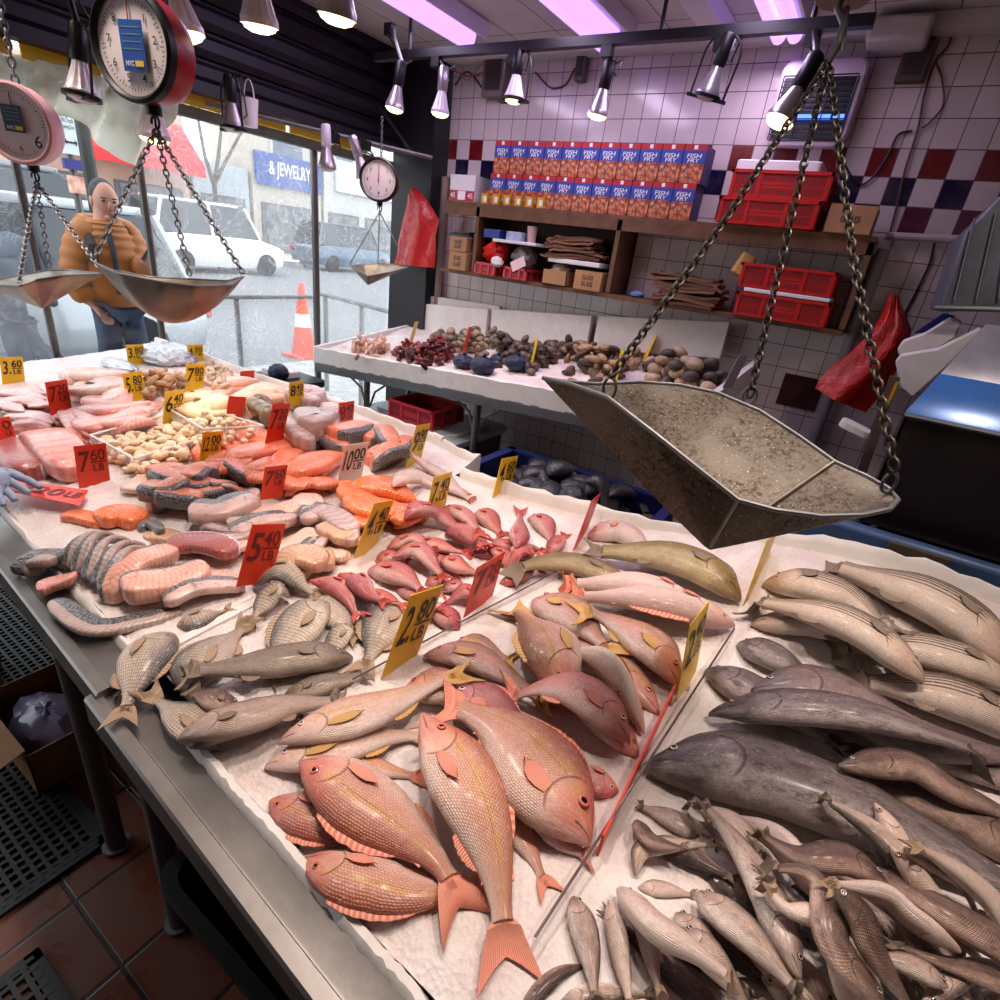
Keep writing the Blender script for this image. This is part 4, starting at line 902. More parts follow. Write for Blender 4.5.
def scale(dc, rad, face, depthc, casem, rimm, labels, pan_rim, K, holes, p, hookz, sticker, nums, label, name='hanging_scale', link=.020):
    r = empty(name, dc, label, 'scale', 'hanging scales'); f = np.array(face, float); f /= np.linalg.norm(f); B = basis(f); c = np.asarray(dc, float)
    upv = B[:, 1]; rt = B[:, 0]
    if upv[2] < 0: upv = -upv; rt = -rt
    B2 = np.stack([rt, upv, np.cross(rt, upv)], 1)
    mb = MB(); mb.lathe([(rad*.6, -depthc), (rad*.93, -depthc*.9), (rad, -depthc*.6), (rad, -.002)], c, B2, 40); mb.build('case', casem, r)
    mb = MB(); mb.lathe([(rad*.90, .0), (rad*.90, .010), (rad*.96, .016), (rad*1.03, .012), (rad*1.03, -.008), (rad*.9, -.008)], c, B2, 44, cap0=False, cap1=False); mb.build('bezel', rimm, r)
    mb = MB(); mb.lathe([(rad*.91, -.003), (rad*.91, .003), (.001, .003)], c, B2, 40); dl = mb.build('dial', dialw, r)
    mb = MB(); n = f*.0045
    for k in range(60):
        a = 2*math.pi*k/60; d = rt*math.sin(a)+upv*math.cos(a); e = rt*math.cos(a)-upv*math.sin(a); w = rad*.008; l = .10 if k % 5 == 0 else .05
        mb.add([c+n+d*rad*.80+e*w, c+n+d*rad*.80-e*w, c+n+d*rad*(.80-l)-e*w, c+n+d*rad*(.80-l)+e*w], [(0, 1, 2, 3)])
    for k, s in enumerate(nums):
        a = 2*math.pi*k/len(nums); d = rt*math.sin(a)+upv*math.cos(a)
        if s: text(mb, s, c+f*.004+d*rad*.60, rt, upv, rad*.15)
    mb.build('dial_marks', ink, dl)
    mb = MB(); mb.prism([c+f*.006-upv*rad*.12-rt*rad*.02, c+f*.006-upv*rad*.12+rt*rad*.02, c+f*.006+upv*rad*.72+rt*rad*.008, c+f*.006+upv*rad*.72-rt*rad*.008], f*.0015); mb.build('pointer', G('needle_red', C(150, 40, 40), .4), r)
    if sticker:
        sc, w_, h_, ox, oy = sticker
        o = c+f*.009+rt*rad*ox+upv*rad*oy; mb = MB(); mb.prism([o-rt*rad*w_-upv*rad*h_, o+rt*rad*w_-upv*rad*h_, o+rt*rad*w_+upv*rad*h_, o-rt*rad*w_+upv*rad*h_], f*.001); st = mb.build('inspection_sticker', sc, r)
        mb = MB(); o2 = o+f*.0015
        for k in range(4): q = o2+upv*rad*h_*(.7-.28*k); mb.add([q-rt*rad*w_*.8, q+rt*rad*w_*.8, q+rt*rad*w_*.8+upv*rad*.022, q-rt*rad*w_*.8+upv*rad*.022], [(0, 1, 2, 3)])
        mb.build('print', G('sticker_line', C(96, 120, 130), .5), st)
        mb = MB(); q = o2-upv*rad*h_*.68; text(mb, 'NYC', q-rt*rad*w_*.35, rt, upv, rad*.09, rad*w_*.7); mb.build('lettering', white_i, st)
        mb = MB(); mb.prism([q+rt*rad*w_*.1-upv*rad*.05, q+rt*rad*w_*.8-upv*rad*.05, q+rt*rad*w_*.8+upv*rad*.05, q+rt*rad*w_*.1+upv*rad*.05], f*.001); mb.build('yellow_patch', G('sticker_yellow', C(226, 196, 60), .5), st)
    top = c+upv*rad*1.0-f*depthc*.5; mb = MB(); chain(mb, [top, (top[0], top[1], hookz)], link*1.5, link*.16); mb.build('hanger_chain', galv, r)
    bot = c-upv*rad*1.0-f*depthc*.4; mb = MB(); mb.cyl(bot, bot-[0, 0, .02], rad*.16, 12); mb.tube([bot-[0, 0, .02]]+[bot+np.array([.012*math.sin(a)*rt[0], .012*math.sin(a)*rt[1], -.034-.014*math.cos(a)+.0]) for a in np.linspace(0, 5, 12)], .003, 6); mb.build('hook', black_m, r)
    hk = bot-[0, 0, .05]
    mb, out = pan_mesh(pan_rim, K, p); pn = mb.build('pan', steel_d, r, smooth=70)
    mb = MB(); mb.tube(list(out)+[out[0]], .0028, 6, cap=False); mb.build('rolled_rim', galv, pn)
    for h in holes:
        mb = MB(); chain(mb, [hk, np.asarray(h)+[0, 0, .01]], link, link*.11); mb.build('chain', galv, r)
    return r
def rim_from(pts, dep): return [atd(x, y, d) for (x, y, d) in pts]
red_case = G('red_enamel', C(168, 20, 34), .3, var=.2)
# red scale
D1 = 1.32; rim = [atd(95, 263, D1-.02), atd(118, 274, D1-.13), atd(160, 282, D1-.15), atd(200, 286, D1-.13), atd(232, 285, D1-.05), atd(243, 277, D1+.02), atd(228, 281, D1+.13), atd(190, 279, D1+.18), atd(150, 277, D1+.16), atd(112, 270, D1+.10)]
c1 = atd(134, 46, 1.30); f1 = CAM+np.array([-.62, .1, -.15])-c1; f1 = np.array([.50, -.72, -.12])
scale(c1, .112, np.array([.30, -.95, -.02]), .085, red_case, black_m, None, rim, atd(170, 322, D1), [rim[0], rim[5], rim[7]], 2.0, 2.6, (G('sticker_blue', C(28, 74, 150), .4), .30, .44, .05, -.02), ['', '1', '2', '3', '4', '5', '6', '7', '8'], 'red cased dial scale with blue sticker and boat shaped pan')
# pink scale at the left edge
D2 = 1.72; rim = [atd(-22, 284, D2+.0), atd(20, 286, D2-.15), atd(36, 280, D2-.12), atd(62, 276, D2-.12), atd(102, 274, D2), atd(70, 270, D2+.15), atd(50, 270, D2+.16), atd(20, 275, D2+.16)]
c2 = atd(17, 124, 1.72)
scale(c2, .108, np.array([.55, -.80, -.04]), .07, G('pinkish_enamel', C(222, 176, 184), .3), G('pinkish_rim', C(214, 166, 174), .3), None, rim, atd(42, 308, D2-.02), [rim[1], rim[4], rim[6]], 1.0, 2.4, (G('sticker_dark', C(40, 60, 84), .4), .28, .33, -.02, .12), ['', '', '', '', '6', '', '', ''], 'pinkish white dial scale with dark sticker at the left edge')
q = c2+np.array([.09, .03, -.03]); mb = MB(); text(mb, '6', c2+np.array([.0815, .012, -.045])*1.0+np.array([.012, 0, 0]), (-.2, 1, 0), (0, 0, 1), .034, lift=.002)
mb.build('painted_number', ink, bpy.data.objects['hanging_scale.001'])
# small dark scale by the window
D3 = 3.0; rim = [atd(350, 266, D3), atd(352, 268, D3-.06), atd(368, 276, D3-.14), atd(390, 272, D3-.1), atd(408, 267.5, D3), atd(392, 264, D3+.12), atd(378, 263.5, D3+.14), atd(364, 265, D3+.1)]
c3 = atd(379, 180, 2.98)
scale(c3, .104, np.array([.45, -.85, 0]), .06, G('dark_red_case', C(70, 26, 30), .35), black_m, None, rim, atd(368, 285, D3-.05), [rim[0], rim[4], rim[6]], 1.0, 2.2, None, ['', '1', '2', '3', '4', '5', '6', '7'], 'small dark rimmed dial scale in front of the far right window', link=.013)
# big pan in front with its three chains and hook
r = empty('hanging_pan', atd(720, 450, .68), 'large speckled metal weighing pan on three heavy chains in front', 'scale pan', 'hanging scales')
rim = [atd(543, 378, .76), atd(570, 384, .72), atd(607, 397, .675), atd(655, 434, .64), atd(700, 470, .618), atd(738, 500, .605), atd(775, 510, .60), atd(820, 516, .605), atd(862, 515, .615), atd(890, 509, .628), atd(898, 500, .645), atd(888, 488, .665), atd(866, 476, .69), atd(835, 462, .72), atd(800, 437, .755), atd(760, 411, .79), atd(718, 393, .82), atd(680, 385, .835), atd(640, 382, .84), atd(596, 384, .815), atd(560, 381, .785)]
K = atd(709, 549, .655)
mb, out = pan_mesh(rim, K, 1.06, 14, 4)
t = NT('speckled_pan_metal'); o_ = t.obj(); n1 = t.noise(o_, 150, 5, .75); n2 = t.noise(o_, 9, 4, .6); g = t.noise(o_, 420, 2)
col = t.mix(t.mr(n2, .35, .7), C(98, 90, 82), C(70, 62, 55)); col = t.mix(t.math('MULTIPLY', t.mr(n1, .50, .57), t.mr(n2, .40, .55)), col, C(56, 36, 20)); col = t.mix(t.mr(g, .66, .72, 0, .5), col, C(214, 206, 196))
t.set(Base_Color=col, Roughness=t.mr(n1, .3, .7, .34, .6), Metallic=.72); t.bump(n1, .2, .001)
pn = mb.build('pan', t.m, r, smooth=32)
mb = MB(); mb.tube(list(out)+[out[0]], .0030, 8, cap=False); mb.build('rolled_rim', galv, pn)
bs = rim[13]; fs = rim[5]
for nm, e in (('front_seam', fs), ('back_seam', bs)):
    mb = MB(); mb.tube([K+(e-K)*t_+[0, 0, .0015] for t_ in np.linspace(.03, .99, 8)], .0022, 6); mb.build('seam', steel_d, pn)
cen = atd(722, 452, .70); top = None
best = min(np.linspace(.8, 1.6, 81), key=lambda d: np.linalg.norm((atd(835, 42, d)-cen)[:2])); HKP = atd(828, 62, best)
brass = G('old_chain_metal', C(70, 62, 54), .4, .65, var=.6)
mb = MB(); T = atd(838, 8, best)
mb.tube([T+[0, 0, .02], T, T*.7+HKP*.3+np.array([.012, 0, 0]), HKP+[0.006, 0, .02], HKP], .0055, 8); mb.tube([T+[.012, 0, 0], T*.5+HKP*.5+[.014, 0, 0], HKP+[.014, 0, .01]], .004, 8); mb.build('hook', galv, r)
mb = MB(); mb.lathe([(.035, 0), (.055, .02), (.05, .2), (.02, .25)], atd(842, 2, best)+[0, 0, .0], None, 20); mb.build('spring_housing', G('case_grey', C(120, 100, 96), .4, .3), r)
e1, e2, e3 = atd(608, 396, .685), atd(748, 402, .80), atd(886, 490, .655)
for e in (e1, e2, e3):
    mb = MB(); m_ = HKP*.5+e*.5+[0, 0, -.004]; chain(mb, [HKP, m_, e+[0, 0, .026*(1 if e is not e2 else .3)]], .0175, .0018); cobj = mb.build('chain', brass, r)
    mb = MB(); d = e-HKP; d /= np.linalg.norm(d); w = basis(d)[:, 0]; mb.tube([e+[0, 0, .026]+w*.009*math.sin(a)+np.array([0, 0, 1])*(.013*math.cos(a)-.016) for a in np.linspace(0, 5.6, 14)], .0020, 6); mb.build('hook_link', galv, cobj)
# ---------------------------------------------------------------- the long display table, its ice and what lies on it
X0, X1 = -3.22, 0.85
root = empty('display_table', (-1.2, .9, 0), 'long steel display table with white foam edging, heaped with ice and fish', 'table')
mb = MB()
for (a, b, dz) in ((X0, -.925, .012), (-.945, X1, 0.0)):
    rg = []
    for x in (a, b):
        y = yfr(x)+(.014 if b < -.9 else 0); z = .838+dz
        rg.append([(x, p, q) for p, q in [(y, z-.05), (y, z+.004), (y+.004, z+.009), (y+.024, z+.010), (y+.027, z+.003), (y+.030, z+.003), (y+.072, z+.014), (y+.076, z-.0), (y+.076, z-.03), (y+.008, z-.03), (y+.008, z-.05)]])
    mb.loft(rg)
mb.build('front_rail', steel, root, smooth=30)
mb = MB(); mb.prism([(X0, yfr(X0)+.05, .79), (X1, yfr(X1)+.05, .79), (X1, 1.45, .79), (X0, 1.45, .79)], (0, 0, .03)); mb.build('table_top', galv, root)
for x in (-3.0, -2.1, -1.30, -.98, -.1, .7):
    for y in (.34, 1.28):
        mb = MB(); mb.cyl((x, y, .012), (x, y, .79), .024, 14); mb.cyl((x, y, 0), (x, y, .012), .035, 14); mb.build('leg', galv, root)
# white foam edging: front strips, back wall strips
def foamstrip(x0, x1, yf, zt, w, n, zb=.81, jag=.004, nm='foam_edge'):
    xs = np.linspace(x0, x1, n); rings = []
    for x in xs:
        y = yf(x); t = zt(x)+jag*rng.standard_normal(); j = jag*rng.standard_normal()
        rings.append([(x, y, zb), (x, y+j*.4, t-.012), (x, y+.008+j, t), (x, y+w-.008+j, t+jag*rng.standard_normal()*.5), (x, y+w, t-.02), (x, y+w, zb)])
    mb = MB(); mb.loft(rings, True, True, True); return mb.build(nm, foam, root, smooth=50)
foamstrip(X0, -.93, lambda x: yfr(x)+.088, lambda x: .872, .022, 60, jag=.0018)
foamstrip(-.72, X1, lambda x: yfr(x)+.068, lambda x: .862+.002*math.sin(x*9), .026, 160, jag=.0012)
yb = lambda x: float(yback(x))
foamstrip(X0, -1.2, yb, lambda x: float(base_h(x, yb(x)))+.03, .028, 60, jag=.002)
foamstrip(-1.26, X1, lambda x: yb(x), lambda x: float(base_h(x, yb(x)))+.032+.008*math.sin(x*7), .03, 60, jag=.003)
# corner step of the far liner (end wall of the far bay)
mb = MB(); rings = []
for y in np.linspace(yfr(-.93)+.09, .62, 20):
    t = float(base_h(-.93, y))+.006; rings.append([(-.945, y, .81), (-.945, y, t), (-.925, y, t), (-.925, y, .81)])
mb.loft(rings); mb.build('foam_edge', foam, root)
# ice
t = NT('crushed_ice')
o3 = t.obj(); n1 = t.noise(o3, 160, 4, .65); n2 = t.noise(o3, 9, 4, .55); vo = t.voro(o3, 130)
col = t.mix(t.mr(n2, .35, .65), C(238, 228, 224), C(222, 204, 198)); col = t.mix(t.mr(n1, .55, .72, 0, .5), col, C(252, 248, 246))
t.set(Base_Color=col, Roughness=t.mr(n1, .35, .65, .25, .6)); t.b.inputs['Subsurface Weight'].default_value = .25; t.b.inputs['Subsurface Radius'].default_value = (.02, .017, .016)
t.bump(t.math('ADD', t.math('MULTIPLY', n1, 1.0), vo), .55, .003)
ice_m = t.m
xs = np.concatenate([np.linspace(X0, X1, 420)]); ys = np.linspace(0, 1, 110); Xg = np.repeat(xs[None], 110, 0); Yg = np.zeros_like(Xg)
for i, x in enumerate(xs):
    y0 = yfr(x)+(.092 if x > -.72 else .105 if x < -.93 else .115)
    Yg[:, i] = y0+(float(yback(x))+.004-y0)*ys
Zg = base_h(Xg, Yg)+.0011*rng.standard_normal(Xg.shape)+.0018*np.sin(Xg*31+3*np.sin(Yg*17))*np.sin(Yg*37)
edge = np.exp(-((ys-0)/.02)**2)[:, None]*.006; Zg = Zg-edge
mb = MB(); mb.grid(Xg, Yg, Zg)
ice = mb.build('crushed_ice', ice_m, loc=(-1.2, .9, .85), smooth=180, recalc=False); tag(ice, 'pinkish white crushed ice spread over the long display table', 'ice', kind='stuff')

# ---------- far end: fillets, squid, trays
P_ = 'in the far corner of the table by the window'
def many(rows, kind, mat, desc, group, name, cat, fill=None, **kw):
    fill = len(rows) if fill is None else fill; rs = np.random.default_rng(len(rows)*7+int(rows[0][0][0][0]))
    for i in range(fill):
        pts, h = rows[i % len(rows)]; P = np.array(pts, float); c = P.mean(0); a = rs.normal()*.45; R2 = np.array([[math.cos(a), -math.sin(a)*.6], [math.sin(a)*.6, math.cos(a)]]); P = (P-c)@R2.T*1.0+c+rs.normal(size=2)*[7, 3.5]
        lay(kind, [tuple(q) for q in P], h*(.9 if mat == 'skin' else 1.2), mat=mat, name=name, cat=cat, desc=desc, group=group, **kw)
    hs = .92 if mat == 'skin' else 1.3
    for pts, h in rows: lay(kind, pts, h*hs, mat=mat, name=name, cat=cat, desc=desc, group=group, **kw)
many([([(0, 386), (30, 388), (46, 392)], 9), ([(-5, 393), (20, 394), (46, 397)], 9), ([(0, 403), (25, 402), (48, 407)], 9), ([(26, 402), (40, 406), (56, 404)], 8), ([(6, 411), (28, 413), (54, 416)], 9), ([(30, 416), (48, 419), (62, 420)], 8), ([(-6, 399), (8, 405), (22, 409)], 8)],
     'fillet', 'squid', 'pale squid piece round the orange 7.20 card near window', 'squid pieces near the window', 'squid_piece', 'squid')
many([([(70, 382), (86, 377), (104, 380)], 13), ([(70, 394), (98, 390), (124, 381)], 10), ([(96, 384), (112, 383), (124, 388)], 9), ([(83, 401), (104, 395), (127, 394)], 14), ([(98, 378), (118, 377), (131, 379)], 8)],
     'fillet', 'white', 'pale pink fish fillet beside the yellow 5.80 card', 'pale fillets by the 5.80 card', 'fish_fillet', 'fillet', th=.3)
many([([(78, 407), (112, 408), (150, 404)], 9), ([(96, 416), (124, 413), (156, 408)], 9), ([(106, 424), (132, 421), (156, 416)], 9), ([(88, 411), (118, 416), (148, 412)], 8)],
     'fillet', 'rosy', 'long rosy fillet strip in front of the yellow 5.80 card', 'rosy fillet strips', 'fish_fillet', 'fillet', th=.35)
many([([(64, 414), (74, 426), (86, 438)], 12), ([(72, 412), (84, 424), (90, 434)], 11), ([(78, 410), (92, 420), (104, 430)], 12), ([(12, 425), (32, 424), (55, 430)], 14)],
     'fillet', 'tuna', 'pink fillet with red cut edge below the orange 7.20 card', 'cut pink fillets', 'fish_fillet', 'fillet', th=.4)
many([([(182, 398), (198, 395), (214, 392)], 8), ([(184, 407), (206, 402), (228, 403)], 13), ([(176, 412), (206, 413), (232, 412)], 10), ([(206, 416), (222, 412), (244, 411)], 8)],
     'fillet', 'cream', 'creamy yellow fillet behind the scallop trays', 'cream fillets', 'fish_fillet', 'fillet', th=.35)
many([([(212, 390), (234, 386), (258, 381)], 10), ([(226, 394), (250, 389), (277, 388)], 9), ([(244, 398), (264, 394), (282, 394)], 9), ([(250, 404), (270, 399), (290, 400)], 9), ([(266, 408), (280, 405), (296, 408)], 8)],
     'fillet', 'peach', 'peach coloured fillet behind the small orange cards', 'peach fillets', 'fish_fillet', 'fillet', th=.45)
lay('slab', [(-14, 444), (12, 458), (36, 478)], 36, mat='darkred', th=.55, name='tuna_loin', cat='tuna', label='large tuna loin with dark red cut face beside the gloved hand')
lay('slab', [(40, 442), (56, 456), (79, 478)], 38, mat='tuna', th=.5, name='tuna_loin', cat='tuna', label='large scored pink tuna loin behind the orange 7.60 card')
lay('slab', [(64, 513), (84, 516), (104, 522)], 13, mat='orange', th=.45, name='salmon_scrap', cat='fish piece', label='narrow orange salmon scrap lying alone in front of the gloved hand')
lay('slab', [(98, 520), (120, 516), (143, 522)], 24, mat='orange', th=.45, name='salmon_scrap', cat='fish piece', label='wrapped orange salmon lump behind the dark steaks')
# ---------- salmon steaks and fillets
many([([(126, 484), (142, 484), (160, 478)], 14)], 'slab', 'white', 'pale pink scrap of fish beside the salmon steaks', 'scraps', 'fish_scrap', 'fish piece', fill=1)
SS = 'dark skinned salmon steak behind the orange 5.40 card'
many([([(215, 470), (230, 467), (247, 469)], 11), ([(156, 473), (172, 472), (192, 476)], 14), ([(187, 472), (202, 469), (220, 473)], 14), ([(229, 478), (244, 475), (260, 484)], 15), ([(186, 489), (200, 486), (214, 488)], 13), ([(209, 485), (220, 480), (234, 480)], 12), ([(144, 489), (164, 487), (188, 489)], 14), ([(192, 500), (208, 497), (226, 499)], 13), ([(222, 495), (234, 491), (247, 494)], 9), ([(156, 503), (178, 503), (202, 506)], 15)],
     'slab', 'salmskin', SS, 'salmon steaks behind the 5.40 card', 'salmon_steak', 'salmon steak', th=.62, d=-1)
SF = 'bright salmon fillet round the orange 7.60 card'
many([([(214, 463), (238, 453), (266, 450)], 15), ([(228, 455), (262, 448), (308, 444)], 13), ([(244, 466), (264, 461), (285, 456)], 12), ([(276, 463), (296, 457), (316, 454)], 13), ([(246, 474), (262, 470), (284, 473)], 11), ([(288, 474), (314, 464), (344, 458)], 16), ([(284, 492), (304, 486), (324, 482)], 15), ([(308, 476), (324, 479), (340, 481)], 15), ([(270, 480), (286, 478), (306, 481)], 12)],
     'fillet', 'salmon', SF, 'salmon fillets', 'salmon_fillet', 'salmon', th=.35)
many([([(350, 488), (382, 488), (416, 500)], 13), ([(340, 497), (366, 498), (396, 503)], 13), ([(343, 506), (382, 508), (424, 514)], 13), ([(352, 521), (368, 517), (384, 512)], 11), ([(390, 517), (408, 514), (427, 514)], 10)],
     'fillet', 'orange', 'orange red fillet behind the yellow 4.40 card', 'orange fillets', 'fish_fillet', 'fillet', th=.4)
many([([(309, 443), (326, 444), (344, 449)], 11), ([(334, 436), (352, 431), (374, 435)], 15), ([(368, 436), (382, 440), (392, 446)], 12), ([(370, 452), (382, 448), (394, 444)], 16), ([(371, 469), (388, 460), (408, 450)], 17)],
     'slab', 'salmskin', 'salmon steak with dark skin beside the white price card', 'salmon steaks by the white card', 'salmon_steak', 'salmon steak', th=.5, d=-1)
many([([(248, 402), (258, 411), (270, 421)], 13), ([(262, 414), (272, 418), (282, 424)], 11)], 'strip', 'mack', 'gold and dark striped mackerel piece behind the orange 7.20 card', 'mackerel pieces', 'fish_piece', 'fish piece', th=.8)
many([([(290, 411), (305, 406), (318, 410)], 13), ([(284, 431), (298, 431), (312, 436)], 17), ([(306, 421), (316, 420), (330, 427)], 17), ([(318, 416), (326, 420), (334, 424)], 13)], 'slab', 'silverpink', 'silvery pink fish chunk before the orange 8.40 card', 'silver chunks', 'fish_chunk', 'fish piece', th=.7)
for pts, h in (([(411, 466), (440, 473), (468, 494)], 12), ([(390, 476), (414, 474), (442, 482)], 11), ([(393, 487), (418, 484), (446, 492)], 13), ([(440, 486), (456, 492), (474, 500)], 10)):
    lay('bass', pts, h, -1, skin='white', parts=1, eye=False, name='silver_fish', cat='fish', desc='slim pinkish white fish lying behind the yellow 7.40 card', group='slim white fish')
# ---------- pale fillets and steaks with speckled skin
FS = 'behind the orange 5.40 card'
many([([(219, 544), (234, 541), (250, 537)], 13), ([(220, 548), (236, 546), (249, 545)], 10), ([(248, 519), (272, 512), (300, 508)], 15), ([(276, 556), (294, 545), (314, 531)], 22), ([(207, 581), (224, 578), (243, 577)], 15), ([(322, 553), (334, 551), (347, 556)], 14), ([(296, 506), (304, 500), (313, 512)], 12)],
     'slab', 'white', 'pale pink fish cut '+FS, 'pale cuts', 'fish_cut', 'fillet', th=.4)
many([([(192, 523), (222, 512), (256, 501)], 20), ([(230, 527), (262, 514), (296, 508)], 15), ([(216, 536), (232, 530), (250, 524)], 11), ([(174, 537), (196, 536), (220, 539)], 10), ([(300, 516), (322, 512), (344, 527)], 13), ([(302, 551), (312, 543), (323, 533)], 12), ([(339, 541), (350, 538), (360, 543)], 13)],
     'slab', 'skin', 'fish cut with speckled grey skin '+FS, 'speckled cuts', 'fish_cut', 'fillet', th=.4)
many([([(274, 574), (298, 564), (326, 558)], 16), ([(320, 531), (334, 529), (348, 535)], 13), ([(150, 536), (164, 534), (178, 539)], 13)], 'slab', 'tan', 'tan coloured fish steak '+FS, 'tan steaks', 'fish_steak', 'fillet', th=.4)
many([([(313, 503), (334, 509), (354, 525)], 13)], 'slab', 'silverpink', 'purplish fillet '+FS, 'purple fillets', 'fish_cut', 'fillet', th=.4)
lay('slab', [(168, 551), (200, 548), (236, 557)], 19, mat='darkred', th=.4, name='fish_steak', cat='fillet', label='dark red faced fish steak beside the grey steaks')
lay('slab', [(138, 528), (150, 524), (162, 530)], 11, mat='dome', th=.7, name='fish_end_piece', cat='fish piece', label='small smooth blue grey fish end behind the grey steaks')
# dark standing steaks
DS = 'dark skinned fish steak standing in the row at the table edge'
for k, (a, b, h) in enumerate((((58, 567), (92, 540), 15), ((68, 570), (103, 541), 14), ((78, 576), (117, 543), 14), ((88, 583), (131, 546), 14), ((98, 588), (145, 550), 14), ((108, 590), (156, 557), 14))):
    lay('slab', [a, ((a[0]+b[0])/2-2, (a[1]+b[1])/2-4), b], h, d=1, roll=32, mat='steak2', name='fish_steak', cat='fish steak', desc=DS, group='standing dark steaks', th=.35, raise_=.006)
lay('slab', [(23, 572), (38, 562), (58, 560)], 20, mat='steak2', th=.35, name='fish_steak', cat='fish steak', label='flat grey steak at the far end of the standing steaks')
lay('slab', [(36, 588), (54, 583), (76, 578)], 12, mat='rosy', th=.5, name='fish_scrap', cat='fish piece', label='small pink scrap at the table edge below the grey steaks')
lay('slab', [(53, 598), (92, 624), (140, 618), (180, 607)], 15, mat='steak2', th=.35, name='fish_collar', cat='fish piece', label='long curved collar with dark skin rim nearest the table edge')
lay('slab', [(108, 600), (138, 578), (176, 558)], 22, mat='steak', th=.5, name='fish_steak', cat='fish steak', label='pink faced dark skinned steak leaning on the standing row')
lay('slab', [(124, 603), (164, 592), (208, 572)], 25, mat='steak', th=.5, name='fish_steak', cat='fish steak', label='largest pink faced steak, lying in front of the standing row')
lay('slab', [(164, 605), (200, 596), (244, 585)], 14, mat='skin', th=.4, name='fish_cut', cat='fillet', label='speckled skin strip between the big steak and the porgies')

# ---------- porgies and sea trout
PG = dict(skin='porgy', name='porgy', cat='fish')
lay('porgy', [(252, 583), (288, 586), (326, 600)], 24, 1, label='grey porgy lying at the back of the porgies under the 5.40 card', parts=2, **PG)
lay('porgy', [(176, 622), (200, 616), (236, 603)], 24, 1, label='grey porgy at the far edge of the porgies near the steaks', parts=2, **PG)
lay('porgy', [(290, 588), (270, 606), (246, 628)], 40, 1, label='brownish porgy between the round porgies and the 5.40 card', parts=2, **PG)
lay('porgy', [(308, 600), (336, 616), (366, 640)], 44, -1, label='dark grey backed porgy behind the pale round porgy', parts=2, **PG)
lay('porgy', [(402, 606), (382, 634), (358, 676)], 44, 1, label='grey porgy with raised tail beside the yellow 2.80 card', parts=3, **PG)
lay('porgy', [(352, 622), (338, 640), (320, 664)], 28, 1, label='small tan porgy between the pale porgy and the 2.80 card', parts=2, **PG)
lay('porgy', [(172, 630), (146, 654), (132, 688), (116, 728)], 50, -1, label='tan porgy with its tail hanging over the steel table rail', parts=3, **PG)
lay('porgy', [(222, 745), (176, 712), (140, 676)], 52, 1, label='tan porgy lowest on the pile against the steel rail', parts=2, **PG)
lay('porgy', [(186, 690), (214, 654), (254, 606)], 58, -1, label='large grey porgy in the middle of the porgy heap', parts=3, **PG)
lay('porgy', [(328, 600), (298, 636), (258, 686)], 54, 1, label='palest round porgy lying on top beneath the 5.40 card', parts=3, **PG)
lay('bass', [(240, 704), (216, 700), (190, 692)], 26, 1, skin='brown', name='sea_trout', cat='fish', label='dark round head poking out beneath the speckled trout')
lay('bass', [(190, 752), (246, 728), (310, 712)], 26, -1, skin='trout', name='sea_trout', cat='fish', label='darkest trout under the others by the steel rail', parts=2)
lay('bass', [(281, 696), (322, 686), (372, 668)], 24, -1, skin='trout', name='sea_trout', cat='fish', label='dark trout tucked under the long speckled trout', parts=2)
lay('bass', [(178, 738), (244, 722), (296, 706), (352, 698)], 34, -1, skin='trout2', name='sea_trout', cat='fish', label='pinkish grey trout nearest the camera below the porgies', parts=3)
lay('bass', [(353, 656), (300, 667), (240, 674), (176, 686)], 34, 1, skin='trout', name='sea_trout', cat='fish', label='long speckled olive grey trout across the front of the porgies', parts=3)
# ---------------------------------------------------------------- wall shelf and what is on it
YS = 3.20
r = empty('wall_shelf', (-1.35, 3.3, 1.7), 'long two tier wooden wall shelf on the tiled wall', 'shelf')
UA, UB = ony(447, 199, YS), ony(880, 238, YS); ZU, ZL = 1.895, 1.485
xr = -.115; xl = -2.60
mb = MB(); mb.box(((xl+xr)/2, 3.325, ZU-.012), (xr-xl, .25, .024)); mb.build('upper_board', wood, r)
mb = MB(); mb.box(((xl+xr)/2, 3.325, ZL-.012), (xr-xl, .25, .024)); mb.build('lower_board', wood, r)
mb = MB(); mb.box(((xl+xr)/2, 3.21, ZU-.05), (xr-xl, .02, .055)); mb.build('front_lip', wood, r)
for x in (xr-.012, ony(614, 255, YS)[0], ony(480, 240, 3.25)[0]): mb = MB(); mb.box((x, 3.325, (ZU+ZL)/2-.01), (.026, .25, ZU-ZL-.03)); mb.build('upright', wood, r)
mb = MB(); mb.box((-1.85, 3.435, (ZU+ZL)/2), (1.05, .01, ZU-ZL-.03)); mb.build('back_panel', G('dark_panel', C(66, 46, 34), .7), r)
